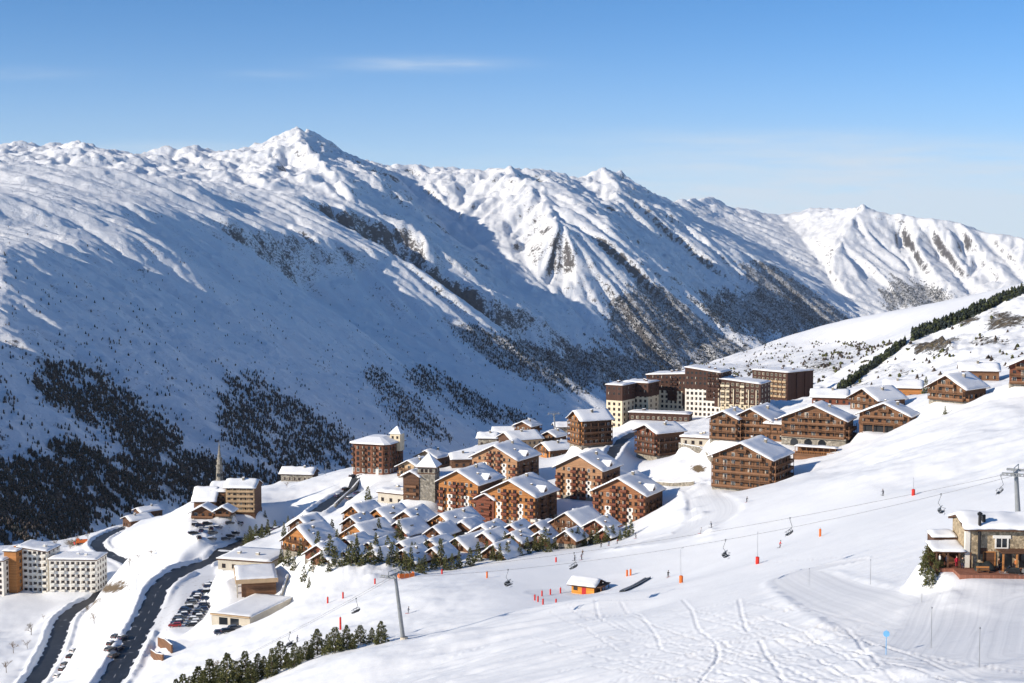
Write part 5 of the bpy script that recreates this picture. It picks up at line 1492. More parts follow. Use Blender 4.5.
place_words = lambda u, v: ('beside the village road left of the small chalets' if u < 292 and v > 530 else 'on the upper slope by the long tan house' if v < 420 and u > 900 else 'at the corner of the stone restaurant' if u > 900
     else 'in front of the front row of small chalets' if v > 562 and u < 480 else 'along the piste edge below the right-hand chalets' if u > 470 and v > 538 else 'between the rows of small chalets' if v > 515 and u < 530 else 'by the buildings in the middle of the village')
cnt = {}
for i, (u, v, D, h) in enumerate(VS):
    w_ = place_words(u, v); cnt[w_] = cnt.get(w_, 0) + 1
total = dict(cnt); cnt = {}
ordn = lambda n: f'{n}{"th" if 10 < n % 100 < 14 else {1:"st",2:"nd",3:"rd"}.get(n % 10, "th")}'
order = sorted(range(len(VS)), key=lambda i: VS[i][0])
for i in order:
    u, v, D, h = VS[i]; w_ = place_words(u, v); cnt[w_] = cnt.get(w_, 0) + 1
    p = gpos(u, v, D); lab = f'{"dark" if i % 2 else "snow-flecked"} conifer {w_}, {ordn(cnt[w_])} from the left'
    conifer(p - Vector((0, 0, 0.1)), h * (0.85 + 0.3 * ((i * 37) % 10) / 10), lab, 'small conifers in the village', 'spruce' if u < 900 or v < 420 else 'pine', i)

# leafless trees and bushes
def bare_mesh(name, seed, h=6.0, depth=4, spread=0.55, n0=5):
    rg = random.Random(seed); wood_ = MB(); tw = MB()
    def grow(p, d, L, r, k):
        q = p + d * L
        (wood_ if k == depth else tw).tube(p, q, r, r * 0.6, 5 if k == depth else 3, 0, False)
        if k == 0: return
        for i in range(n0 if k == depth else rg.choice((3, 4))):
            e = (d + Vector((rg.gauss(0, spread), rg.gauss(0, spread), rg.gauss(0.12, spread * 0.6)))).normalized()
            grow(p + d * L * rg.uniform(0.45, 1.0), e, L * rg.uniform(0.5, 0.75), r * 0.55, k - 1)
    grow(Vector((0, 0, -0.4)), Vector((0, 0, 1)), h * 0.42, 0.14, depth)
    return wood_.mesh('trunk', M['bark'], True), tw.mesh(name, M['twig'])
BARE = [bare_mesh('crown', 300 + i) for i in range(3)]
BP = [(13,640,520,6,'pale leafless tree, left one of the pair on the snowfield below the white residence'),(31,625,548,7,'leafless tree in the middle of the snowfield below the white residence'),(27,638,525,5,'leafless shrub beneath the middle tree below the white residence'),
      (6,662,490,6,'thin leafless tree at the left edge beside the lower road'),(94,620,520,6,'leafless tree on the snow wedge between the two roads'),(43,607,585,3,'tiny leafless bush just below the white residence'),
      (217,668,352,6,'brownish leafless tree at the left end of the pine belt'),(212,660,358,5,'thin leafless tree poking out behind the pine belt'),(186,680,330,4,'leafless sapling at the lower left end of the pine belt'),
      (151,547,585,4,'lower leafless bush on the white hump between the roads'),(129,553,590,5,'leafless bush beside the lower road bend on the white hump'),(138,551,590,4,'middle leafless bush on the white hump by the lower road'),
      (298,510,625,7,'leafless shrub on the bare slope above the leftmost chalets'),(302,509,625,6,'second leafless shrub on the bare slope above the leftmost chalets'),(287,494,680,4,'leafless bush on the bare slope below the ridge farmhouse'),
      (70,545,745,7,'leafless tree behind the roof of the long white block'),(78,543,750,7,'brown leafless tree right behind the long white block'),(88,540,750,6,'leafless bush by the far bend of the lower road'),(55,548,750,6,'leafless tree behind the stepped white block'),
      (110,586,640,5,'brown hedge bush on the bank right of the long white block'),(120,583,640,5,'middle brown hedge bush on the bank right of the long white block'),(130,579,645,4,'last brown hedge bush on the bank towards the village road')]
for i, (u, v, D, h, lab) in enumerate(BP):
    p = gpos(u, v, D); t = empty('bare_tree' if h > 4 else 'bare_bush', p, i * 1.7, lab, 'tree' if h > 4 else 'bush', 'leafless trees and bushes')
    s = h / 6.0; a, b = BARE[i % 3]
    link('trunk', a, t, scale=(s, s, s)); link('crown', b, t, scale=(s * 1.1, s * 1.1, s))

# ------------------------------------------------------------------ the far woods: too many to count
def tree_field(name, P, Hh, label, mats, larch, seed, width=0.24):
    """low cones and twiggy spindles standing on the points P"""
    rs = np.random.RandomState(seed); n = len(P); k = 5
    prof = [(1.0, 0.06), (0.42, 0.42), (0.72, 0.36), (0.28, 0.70), (0.45, 0.64), (0.0, 1.0)]
    V_, F_, MI = [], [], []
    ang = rs.uniform(0, 6.28, n); wd = width * rs.uniform(0.7, 1.35, n); ml = rs.rand(n) < larch
    a = ang[:, None] + np.arange(k)[None] * 2 * math.pi / k
    rows = []
    for r, z in prof[:-1]:
        rr = (r * Hh * wd)[:, None] * rs.uniform(0.7, 1.3, (n, k))
        rr = np.where(ml[:, None], rr * (0.55 if z < 0.3 else 1.0 if z < 0.4 else 1.7), rr)
        rows.append(np.stack([P[:, 0:1] + rr * np.cos(a), P[:, 1:2] + rr * np.sin(a), P[:, 2:3] + (z * Hh)[:, None] + 0 * rr], -1))
    top = np.stack([P[:, 0], P[:, 1], P[:, 2] + Hh], -1)[:, None]
    Vx = np.concatenate(rows + [top], 1); nv = Vx.shape[1]
    base = (np.arange(n) * nv)[:, None]
    tri = []
    for q in range(len(prof) - 2):
        for i in range(k):
            j = (i + 1) % k
            tri.append((q * k + i, q * k + j, (q + 1) * k + j)); tri.append((q * k + i, (q + 1) * k + j, (q + 1) * k + i))
    q = len(prof) - 2
    for i in range(k): tri.append((q * k + i, q * k + (i + 1) % k, nv - 1))
    tri = np.array(tri); T = (base[:, :, None] + tri[None]).reshape(-1, 3)
    me = bpy.data.meshes.new(name); me.vertices.add(n * nv); me.vertices.foreach_set('co', Vx.reshape(-1).astype(np.float32))
    me.loops.add(T.size); me.loops.foreach_set('vertex_index', T.ravel().astype(np.int32)); me.polygons.add(len(T))
    me.polygons.foreach_set('loop_start', np.arange(0, T.size, 3, dtype=np.int32))
    me.polygons.foreach_set('material_index', np.repeat(ml.astype(np.int32), len(tri)))
    me.update(calc_edges=True)
    for m in mats: me.materials.append(M[m])
    return tag(link(name, me), label, 'forest', None, 'stuff')
rs = np.random.RandomState(5)
def sow(poly, n, warp_=12.0):
    p = np.array(poly); u = rs.uniform(p[:, 0].min(), p[:, 0].max(), n); v = rs.uniform(p[:, 1].min(), p[:, 1].max(), n)
    uu, vv = streaky(u, v); jt = rs.normal(0, 1, (2, n)); uu = uu + jt[0] * 4; vv = vv + jt[1] * 2.5
    m = inside(uu, vv, poly); dens = fbm((v - 0.8 * u) / 11, (u + 0.8 * v) / 46, 4, 157, 0.65) * 1.5
    m &= dens > rs.uniform(-0.55, 0.15, n)
    return u[m], v[m]
FU, FV = [], []
for kx, n in (('a', 7500), ('b', 17500), ('c', 8500), ('d', 4200), ('e', 6200), ('f', 14000), ('g', 2600), ('h', 6500), ('i', 3600), ('j', 4500), ('k', 3800)):
    u, v = sow(WOODS[kx], n); FU.append(u); FV.append(v)
# loose trees and bushes scattered over the flank, thicker down in the gullies
u = rs.uniform(-10, 640, 9000); v = rs.uniform(230, 520, 9000); k = fbm((u + v) / 60, (v - 0.75 * u) / 16, 4, 161, 0.65)
m = (k > rs.uniform(-0.05, 0.7, 9000)) & (v > 235 + 0.22 * u) & (rs.rand(9000) < np.clip((v - 240 - 0.1 * u) / 190, 0.05, 1)); FU.append(u[m]); FV.append(v[m])
nl = int(m.sum())
u = rs.uniform(-20, 620, 30000); v = rs.uniform(215, 500, 30000); k = fbm((v - 0.78 * u) / 9, (u + 0.8 * v) / 70, 5, 163, 0.62)
m = (k > rs.uniform(0.0, 0.62, 30000)) & (v > 200 + 0.22 * u) & (rs.rand(30000) < np.clip((v - 205 - 0.15 * u) / 200, 0.08, 0.9)); FU.append(u[m]); FV.append(v[m])
nl += int(m.sum())
FU, FV = np.concatenate(FU), np.concatenate(FV)
x, y, z, ok = mount.hit(FU, FV); ok &= y < 12500
P = np.stack([x, y, z], -1)[ok]; n_ = len(P)
Hh = rs.uniform(4.5, 10, n_) * np.where(P[:, 1] > 5000, 1.2, 1.0) * np.where(np.arange(n_) > n_ - nl, 0.8, 1.0); P[:, 2] -= 1.0
fm = P[:, 1] > 4300
tree_field('far_forest', P[~fm], Hh[~fm], 'dark mixed woods in the gullies of the shaded mountainside across the valley', ('forest_a', 'forest_b'), 0.5, 3, 0.25)
tree_field('valley_forest', P[fm], Hh[fm], 'dark conifer woods along the foot of the far mountains down the valley', ('forest_c', 'forest_a'), 0.4, 4, 0.28)
# conifer belts along the crest of the right-hand hillside
BL = []
for line, wpx, n in (([(838,388),(850,380),(862,371),(875,362),(888,353),(905,340)], 2.4, 430), ([(912,334),(930,327),(950,320),(970,311),(985,304),(1005,295),(1034,283)], 4.0, 1000)):
    L = np.array(line); t = rs.uniform(0, len(L) - 1.001, n); i = t.astype(int); f = (t - i)[:, None]
    p = L[i] * (1 - f) + L[i + 1] * f; p[:, 1] += rs.uniform(-1, 1, n) * wpx; BL.append(p)
BL = np.concatenate(BL); x, y, z, ok = ground.hit(BL[:, 0], BL[:, 1] + 3.0); ok &= (y > 600)
P = np.stack([x, y, z - 0.5], -1)[ok]; tree_field('conifer_belt', P, rs.uniform(1.6, 5.6, len(P)), 'dark green conifer belt along the crest of the right-hand hillside', ('forest_a', 'pine_c'), 0.35, 9, 0.34)
# scrub on the slopes of the shelf and between the rocks
u = rs.uniform(690, 900, 5200); v = rs.uniform(342, 388, 5200); k = fbm(u / 22, v / 9, 4, 171, 0.65) > rs.uniform(-0.1, 0.5, 5200); u, v = u[k], v[k]
x, y, z, ok = shelf.hit(u, v); P = np.stack([x, y, z - 0.4], -1)[ok]
u = rs.uniform(840, 1024, 900); v = rs.uniform(315, 388, 900); k = fbm(u / 22, v / 9, 4, 173, 0.65) > rs.uniform(-0.1, 0.6, 900); u, v = u[k], v[k]
x, y, z, ok = ground.hit(u, v); ok &= y > 600; P2 = np.stack([x, y, z - 0.3], -1)[ok]
tree_field('hillside_scrub', np.concatenate([P, P2]), np.concatenate([rs.uniform(1.5, 4.5, len(P)), rs.uniform(1.0, 2.6, len(P2))]), 'brown scrub dotted over the sunny hillside beyond the village', ('forest_b', 'pine_b'), 0.3, 12, 0.55)
# ------------------------------------------------------------------ flat-roofed hall below the village
def hall():
    r = flat_block('J3', 'sports_hall', 'big low hall with broad snow-covered flat roof above the car park', 'hall', None, 'concrete', 'concrete', 0, 1, 5, 3, 'wood_dark', seed=91, snow=0.5)
    root, w, l, h, _ = house('J1', 'sports_hall_wing', 'front wing of the low hall, thin overhanging roof with cream edge', 'hall wing')
    mb = MB(); mb.box(-w/2 + 2.0, w/2 - 0.2, 1.2, l, -3, h - 1.4, 0); mb.build('wall', M['wood_brown'], root)
    mb = MB(); mb.box(-w/2, w/2 + 0.4, -0.4, l + 0.5, h - 1.4, h, 0); rf = mb.build('roof', M['tan'], root)
    link('roof_snow', snow_cover(-w/2 + 0.2, w/2 + 0.3, -0.3, l + 0.4, lambda x, y: h, 0.4, 10, 10, 3, 0.0), rf)
    for i in range(5):
        mb = MB(); mb.box(-0.2, 0.2, -0.2, 0.2, -3, h - 1.42, 0); mb.build('column', M['concrete'], root, loc=(-w/2 + 0.6, 0.8 + i * 2.7, 0))
    for i in range(4):
        mb = MB(); mb.box(-0.05, 0, -1.1, 1.1, 0.2, 2.5, 0); mb.build('window', M['glass'], root, loc=(-w/2 + 1.995, 2.6 + i * 2.7, 0))
    root, w, l, h, _ = house('J2', 'covered_garage', 'long low garage with snow terrace roof and cream front beside the car park', 'garage')
    mb = MB(); mb.box(-w/2, w/2, 0, l, -4, h, 0); mb.build('wall', M['concrete'], root)
    link('roof_snow', snow_cover(-w/2, w/2, 0.3, l, lambda x, y: h, 0.35, 12, 14, 5, 0.05), root)
    for x in (-2.6, 1.4):
        mb = MB(); mb.box(x - 1.5, x + 1.5, -0.05, 0.0, -0.2, 2.2, 0); mb.build('garage_door', M['glass'], root, loc=(0, -0.003, 0))
    mb = MB(); mb.box(-w/2 - 0.2, w/2 + 0.2, -0.7, 0.1, h - 0.02, h + 0.35, 0); mb.build('parapet', M['tan'], root)
hall()
def wall_run(name, pts, h, t, mat, label, cat='wall', snow=True, zs=None):
    mb = MB(); ms = MB(); L = [Vector((*p, 0)) for p in pts]
    for i, (a, b) in enumerate(zip(L[:-1], L[1:])):
        d = (b - a).normalized(); s = Vector((-d.y, d.x, 0)) * t / 2; za, zb = gz(a.x, a.y), gz(b.x, b.y)
        q = [a - s, b - s, b + s, a + s]; zz = [za, zb, zb, za]
        mb.hexa([(p.x, p.y, z - 1.5) for p, z in zip(q, zz)], [(p.x, p.y, z + h) for p, z in zip(q, zz)], 0)
        if snow: ms.hexa([(p.x, p.y, z + h + 0.003) for p, z in zip(q, zz)], [(p.x, p.y, z + h + 0.25) for p, z in zip(q, zz)], 0)
    o = mb.build(name, M[mat], None); tag(o, label, cat)
    if snow: ms.build('wall_snow', M['snow'], o, True)
    return o
wall_run('retaining_wall', smooth_line(line_xy([(252,622,428),(262,612,438),(272,603,448),(283,597,455),(288,590,463)]), 4), 1.6, 0.5, 'concrete', 'curved grey retaining wall right of the garage with snow terrace roof')
wall_run('timber_retaining_wall', line_xy([(158,628,440),(165,636,427),(172,650,410)]), 2.6, 0.4, 'wood_brown', 'upper brown timber retaining wall between the road and the car park')
wall_run('timber_retaining_wall', line_xy([(151,640,425),(157,650,412),(163,656,404)]), 1.9, 0.4, 'wood_brown', 'lower brown timber retaining wall nearest the village road')
wall_run('stone_wall', line_xy([(679,457,588),(700,457,575),(716,462,548)]), 2.4, 0.5, 'stone', 'rough stone wall left of the joined brown chalets')
wall_run('stone_wall', line_xy([(655,464,560),(675,468,545),(694,476,528)]), 1.2, 0.5, 'stone', 'low stone wall beside the snowy lane behind the piste')
wall_run('stone_wall', line_xy([(335,497,600),(352,487,640),(372,480,670),(392,472,690)]), 1.8, 0.5, 'stone', 'grey embankment wall below the red-brown hip-roofed block')

# pub terrace under the arcade chalet
def pub():
    p = gpos(818, 452, 527) + Vector((0, 0, 0.9)); t = empty('pub_terrace', p, R(-26), 'snow-roofed terrace bar with yellow counter in front of the stone arcade', 'terrace bar')
    mb = MB(); mb.box(-9, 7, -0.2, 3.5, 2.3, 2.5, 0); rf = mb.build('roof', M['wood_dark'], t); link('roof_snow', snow_cover(-9, 7, -0.2, 3.5, lambda x, y: 2.5, 0.5, 16, 6, 8, 0.1), rf)
    mb = MB(); mb.box(-8.6, 6.6, 2.9, 3.2, -2, 2.3, 0); mb.build('wall', M['wood_brown'], t)
    for i in range(8): 
        mb = MB(); mb.box(-0.1, 0.1, -0.1, 0.1, -1.5, 2.3, 0); mb.build('post', M['wood_brown'], t, loc=(-8.8 + i * 2.2, 0, 0))
    mb = MB(); mb.box(-9, 13, -2.2, 3.4, -2.5, 0.15, 0); mb.build('deck', M['wood_brown'], t)
    mb = MB(); mb.box(-9, 13, -2.2, -2.1, 0.95, 1.1, 0); [mb.box(x, x + 0.08, -2.19, -2.11, 0.15, 0.95, 0) for x in np.arange(-9, 13, 0.9)]; mb.build('railing', M['wood_orange'], t)
    M['yellow'] = plain('yellow_paint', (0.62, 0.42, 0.06), 0.6, 0.1); mb = MB(); mb.box(8.0, 11.2, -1.9, -1.2, 0.15, 1.5, 0); mb.build('counter', M['yellow'], t)
pub()

# ------------------------------------------------------------------ the stone restaurant
M['deck'] = wood('red_deck', (0.27, 0.115, 0.075), 0.25, 0.3, True)
M['tarp'] = plain('black_tarpaulin', (0.025, 0.03, 0.03), 0.5, 0.3)
M['redcloth'] = plain('red_cloth', (0.45, 0.03, 0.035), 0.7, 0.15)
def restaurant():
    root, w, l, h, pitch = house('K', 'stone_restaurant', 'tan stone restaurant with thick snow roof and black flue at the right edge', 'restaurant')
    tp = math.tan(R(pitch)); rise = l/2 * tp
    mb = MB(); prof = [(0, -3), (l, -3), (l, h), (l/2, h + rise), (0, h)]
    a = [(-w/2, y, z) for y, z in prof]; b = [(w/2, y, z) for y, z in prof]
    mb.face(a[::-1]); mb.face(b)
    for i in range(5): j = (i + 1) % 5; mb.face([a[i], a[j], b[j], b[i]])
    mb.build('wall', M['stone_tan'], root)
    mb = MB(); mb.box(-w/2 - 0.12, -w/2 + 0.55, -0.12, 0.5, -2.8, h - 0.05, 0); mb.build('corner_pier', M['plaster'], root)
    zf = lambda x, y: h + rise - abs(y - l/2) * tp + 0.3
    mb = MB(); o = 0.9; pr = [(-o, h - o * tp), (l/2, h + rise), (l + o, h - o * tp), (l + o, h - o * tp + 0.3), (l/2, h + rise + 0.3), (-o, h - o * tp + 0.3)]
    a = [(-w/2 - 0.45, y, z + 0.012) for y, z in pr]; b = [(w/2 + 0.9, y, z + 0.012) for y, z in pr]; mb.face(a[::-1]); mb.face(b)
    for i in range(6): j = (i + 1) % 6; mb.face([a[i], a[j], b[j], b[i]])
    rf = mb.build('roof', M['wood_dark'], root)
    link('roof_snow', snow_cover(-w/2 - 0.45, w/2 + 0.9, -o, l + o, lambda x, y: zf(x, y) + 0.012, 0.55, 24, 16, 4, 0.1), rf)
    mb = MB(); mb.tube((-w/2 + 1.75, -0.45, 1.4), (-w/2 + 1.75, -0.45, h + 2.0), 0.22, 0.22, 10); mb.tube((-w/2 + 1.75, -0.45, h + 2.0), (-w/2 + 1.75, -0.45, h + 2.15), 0.36, 0.36, 10); mb.tube((-w/2 + 1.75, -0.45, h + 2.25), (-w/2 + 1.75, -0.45, h + 2.5), 0.42, 0.1, 10)
    mb.tube((-w/2 + 1.75, -0.45, h + 2.1), (-w/2 + 1.75, -0.45, h + 2.3), 0.12, 0.12, 6); mb.box(-w/2 + 2.3, -w/2 + 2.75, 0.2, 0.7, h, h + 1.9, 0); f = mb.build('flue', M['black'], root)
    mb = MB(); mb.box(-0.75, 0.75, -0.08, 0, 0.0, 1.3, 1); [mb.box(a_, b_, -0.14, 0, c_, d_, 0) for a_, b_, c_, d_ in ((-0.95, -0.75, -0.15, 1.3), (0.75, 0.95, -0.15, 1.3), (-1.25, 1.25, 1.3, 1.75), (-0.75, 0.75, -0.15, 0.0), (-0.04, 0.04, 0, 1.3))]
    mb.build('window', [M['white'], M['glass']], root, loc=(-w/2 + 5.0, -0.003, 3.1))
    mb = MB(); mb.box(-0.75, 0.75, -0.06, 0, 0, 2.2, 0); [mb.box(a_, b_, -0.12, 0, c_, d_, 1) for a_, b_, c_, d_ in ((-0.9, -0.75, 0, 2.3), (0.75, 0.9, 0, 2.3), (-0.75, 0.75, 2.2, 2.35))]
    mb.build('door', [M['wood_dark'], M['wood_orange']], root, loc=(-w/2 + 3.3, -0.003, 0.15))
    mb = MB(); mb.box(-0.45, 0.45, -0.06, 0, 0, 0.9, 0); mb.build('sign_board', M['wood_dark'], root, loc=(-w/2 + 2.5, -0.003, 2.1))
    # timber porch at the right
    mb = MB(); mb.box(-w/2 + 4.3, w/2, -2.6, -0.02, 2.75, 2.95, 0); pr_ = mb.build('porch_roof', M['wood_dark'], root)
    for i in range(5):
        mb = MB(); mb.box(-0.11, 0.11, -0.11, 0.11, 0, 2.75, 0); mb.build('porch_post', M['wood_orange'], root, loc=(-w/2 + 4.6 + i * 1.9, -2.4, 0.15))
    for x in (5.6, 8.4, 10.8):
        mb = MB(); mb.box(-0.9, 0.9, -0.05, 0, 0, 2.2, 0); mb.build('glazed_door', M['glass'], root, loc=(-w/2 + x, -0.003, 0.2))
    mb = MB(); mb.box(-w/2 - 2.0, w/2 + 1, -4.6, -0.02, -2.4, 0.13, 0); mb.build('terrace', M['deck'], root)
    # lean-to on the left, open at the front
    X0 = -w/2 - 4.3
    lt = MB(); lt.box(X0, -w/2 - 0.01, 3.5, 3.8, -2.5, 2.7, 0); lt.build('lean_to_wall', M['wood_dark'], root)
    mb = MB(); mb.hexa([(X0 - 0.4, -0.6, 2.35), (-w/2 - 0.02, -0.6, 2.35), (-w/2 - 0.02, 4.2, 2.9), (X0 - 0.4, 4.2, 2.9)], [(X0 - 0.4, -0.6, 2.5), (-w/2 - 0.02, -0.6, 2.5), (-w/2 - 0.02, 4.2, 3.05), (X0 - 0.4, 4.2, 3.05)], 0); lr = mb.build('lean_to_roof', M['wood_dark'], root)
    link('roof_snow', snow_cover(X0 - 0.4, -w/2 - 0.1, -0.6, 4.2, lambda x, y: 2.5 + (y + 0.6) * 0.115, 0.32, 10, 8, 6, 0.05), lr)
    mb = MB(); mb.box(X0 + 0.8, -w/2 - 0.02, 4.3, 8.0, -2, 3.6, 0); mb.build('rear_annex', M['wood_dark'], root)
    link('roof_snow', snow_cover(X0 + 0.6, -w/2 - 0.05, 4.1, 8.2, lambda x, y: 3.605, 0.45, 8, 8, 7, 0.05), root)
    for i in range(4):
        mb = MB(); mb.box(-0.1, 0.1, -0.1, 0.1, -1.5, 2.4, 0); mb.build('lean_to_post', M['wood_dark'], root, loc=(X0 + 0.1 + i * 1.6, -0.4, 0))
    mb = MB(); mb.box(X0, -w/2 - 0.02, -0.9, 3.4, -2.5, 0.12, 0); mb.build('lean_to_floor', M['deck'], root)
    q = -root.rotation_euler.z; T = Matrix.Translation(root.location) @ Matrix.Rotation(-q, 4, 'Z')
    return root, (lambda x, y, z: T @ Vector((x, y, z))), w
rest, RT, RW = restaurant()
def bench(p, rz, label, L=1.8):
    t = empty('wooden_bench', p, rz, label, 'bench')
    mb = MB(); mb.box(-L/2, L/2, -0.2, 0.2, 0.40, 0.46, 0); mb.build('seat', M['wood_orange'], t)
    mb = MB(); mb.box(-L/2, L/2, 0.2, 0.26, 0.6, 0.9, 0); mb.build('backrest', M['wood_orange'], t)
    for s in (-1, 1): 
        mb = MB(); mb.box(s * L * 0.4 - 0.05, s * L * 0.4 + 0.05, -0.18, 0.26, 0, 0.62, 0); mb.build('leg', M['wood_dark'], t)
bench(RT(-RW/2 + 1.6, -3.2, 0.13), R(-3), 'wooden bench on the restaurant terrace under the black flue')
def tarp_hump(p, rz, label):
    mb = MB(); n, m_ = 14, 8; V_ = []
    for i in range(n + 1):
        for j in range(m_ + 1):
            a, b = i / n * 2 - 1, j / m_ * 2 - 1
            zz = 1.35 * max(0, 1 - a ** 4) ** 0.5 * max(0, 1 - b * b * b * b) ** 0.6 * (0.82 + 0.12 * math.sin(a * 5) + 0.05 * math.sin(b * 9 + a * 3))
            V_.append((a * 1.45, b * 0.75, zz))
    mb.v = V_; W_ = m_ + 1
    for i in range(n):
        for j in range(m_): k = i * W_ + j; mb.f.append((k, k + W_, k + W_ + 1, k + 1)); mb.m.append(0)
    o = mb.build('tarp_cover', M['tarp'], None, True, loc=p, rot=(0, 0, rz)); return tag(o, label, 'tarpaulin')
tarp_hump(RT(-RW/2 + 2.3, -1.5, 0.13), R(-4), 'black tarpaulin draped over a long heap by the restaurant wall')

def snowmobile(p, rz, label, col='black'):
    t = empty('snowmobile', p, rz, label, 'snowmobile', 'snowmobiles parked by the restaurant')
    mb = MB(); mb.hexa([(-1.3, -0.28, 0.28), (0.9, -0.42, 0.3), (0.9, 0.42, 0.3), (-1.3, 0.28, 0.28)], [(-1.2, -0.22, 0.62), (0.55, -0.36, 0.78), (0.55, 0.36, 0.78), (-1.2, 0.22, 0.62)], 0); mb.build('body', M[col], t)
    mb = MB(); mb.hexa([(-1.2, -0.2, 0.62), (0.1, -0.22, 0.7), (0.1, 0.22, 0.7), (-1.2, 0.2, 0.62)], [(-1.15, -0.16, 0.86), (0.05, -0.16, 0.84), (0.05, 0.16, 0.84), (-1.15, 0.16, 0.86)], 0); mb.build('seat', M['tarp'], t)
    mb = MB(); mb.hexa([(0.3, -0.3, 0.78), (0.5, -0.3, 0.8), (0.5, 0.3, 0.8), (0.3, 0.3, 0.78)], [(0.12, -0.22, 1.15), (0.16, -0.22, 1.17), (0.16, 0.22, 1.17), (0.12, 0.22, 1.15)], 0); mb.build('windscreen', M['glass'], t)
    mb = MB(); mb.tube((0.1, -0.36, 1.02), (0.1, 0.36, 1.02), 0.03); mb.build('handlebar', M['metal'], t)
    mb = MB(); mb.box(-1.35, 0.3, -0.2, 0.2, 0.0, 0.28, 0); mb.build('track', M['black'], t)
    for s in (-1, 1):
        mb = MB(); mb.box(0.25, 1.45, s * 0.42 - 0.07, s * 0.42 + 0.07, 0.0, 0.05, 0); mb.tube((1.4, s * 0.42, 0.03), (1.6, s * 0.42, 0.16), 0.05); mb.tube((0.6, s * 0.3, 0.4), (0.8, s * 0.42, 0.05), 0.04); mb.build('ski', M['metal'], t)
snowmobile(RT(-RW/2 + 5.4, -3.3, 0.13), R(160), 'black snowmobile on the terrace in front of the timber porch')
snowmobile(RT(-RW/2 + 7.6, -3.7, 0.13), R(190), 'grey snowmobile on the terrace at the right edge of the picture', 'metal')

# ------------------------------------------------------------------ timber lift hut
M['hut'] = wood('bright_larch', (0.66, 0.27, 0.05), 0.2, 0.3)
def hut():
    r = eave_house('HUT', 'lift_hut', 'small bright orange timber hut with snow roof on the nursery slope', 'hut', 95, cat='hut', rows=0, chim=False, snow=0.32, over=0.6)
    w, l, h = SITE['HUT'][3:5] + (SITE['HUT'][6],)
    mb = MB(); mb.box(-0.55, 0.55, -0.06, 0, 0, 1.95, 0); mb.build('door', M['redcloth'], r, loc=(w/2 + 0.003, 3.4, 0), rot=(0, 0, R(90)))
    fc = Face(r, w, l, 'right'); fc.put('window', window_mesh(0.9, 0.8, 'wood_dark'), -2.0, 1.0)
    mb = MB(); mb.box(-w/2 + 0.4, w/2 - 0.4, l, l + 0.06, 0.1, 2.2, 0); mb.build('dark_front', M['wood_dark'], r, loc=(0, 0.004, 0))
    for x in (-w/2 + 0.2, 0, w/2 - 0.2):
        mb = MB(); mb.box(x - 0.08, x + 0.08, l + 1.7, l + 1.86, -0.6, h, 0); mb.build('porch_post', M['wood_brown'], r)
    mb = MB(); mb.hexa([(-w/2 - .3, l + .62, h - .1), (w/2 + .3, l + .62, h - .1), (w/2 + .3, l + 2.1, h - .1), (-w/2 - .3, l + 2.1, h - .1)], [(-w/2 - .3, l + .62, h + .1), (w/2 + .3, l + .62, h + .1), (w/2 + .3, l + 2.1, h + .1), (-w/2 - .3, l + 2.1, h + .1)], 0); mb.build('porch_roof', M['wood_dark'], r)
hut()
def mat_ramp():
    a, b = gpos(622, 599, 336), gpos(648, 588, 352); mb = MB(); d = (b - a); d.z = 0; d.normalize(); s = Vector((-d.y, d.x, 0)) * 0.7; n = 10
    t = empty('rubber_mat', a, 0, 'dark rubber mat laid on the snow right of the orange hut', 'rubber mat')
    P_ = []
    for i in range(n + 1):
        p = a.lerp(b, i / n)
        P_.append([(q.x - a.x, q.y - a.y, gz(q.x, q.y) - a.z + 0.35) for q in (p - s, p + s)])
    for (a0, a1), (b0, b1) in zip(P_[:-1], P_[1:]): mb.hexa([(x, y, z - 0.3) for x, y, z in (a1, a0, b0, b1)], [a1, a0, b0, b1], 0)
    mb.build('belt', M['tarp'], t)
    mb = MB()
    for e in (0, 1):
        pts = [Vector(p[e]) + Vector((0, 0, 0.12)) for p in P_]; mb.path(pts, 0.09, 5)
    mb.build('side_rail', M['metal'], t)
mat_ramp()

# ------------------------------------------------------------------ markers, pads and poles on the piste
M['redpad'] = plain('red_padding', (0.60, 0.035, 0.025), 0.6, 0.12)
M['orangepad'] = plain('orange_padding', (0.72, 0.16, 0.03), 0.6, 0.12)
M['bluesign'] = plain('light_blue_sign', (0.16, 0.42, 0.72), 0.5, 0.05)
def pad_post(u, v, D, label, h=1.7, col='redpad', r=0.24, pole=0.0, name='padded_post', cat='marker post', group='padded posts on the piste'):
    p = gpos(u, v, D); t = empty(name, p, (u * 7) % 6, label, cat, group)
    mb = MB(); mb.lathe([(r * 0.9, -0.1), (r, 0.05), (r, h - 0.1), (r * 0.55, h)], 10); mb.build('padding', M[col], t)
    mb = MB(); mb.tube((0, 0, -0.4), (0.02 * pole, 0, max(h + 0.35, pole)), 0.05, 0.035, 6)
    if pole: mb.tube((0, 0, pole), (-0.5, 0, pole + 0.35), 0.05, 0.05, 5)
    mb.build('pole', M['metal'], t)
for i, (u, v, D, w_) in enumerate([(534.8,597,338,'leftmost of the curved line'),(538,600,334,'second of the curved line, lower side'),(542,591,346,'second from the left along the upper side'),(543,606,327,'third along the lower side'),(550.4,590,348,'third along the upper side'),(556,611,321,'lowest of the curved line'),(560.5,589,350,'nearest the hut along the upper side')]):
    pad_post(u, v, D, f'red padded post left of the orange hut, {w_}', 1.45, 'redpad', 0.2)
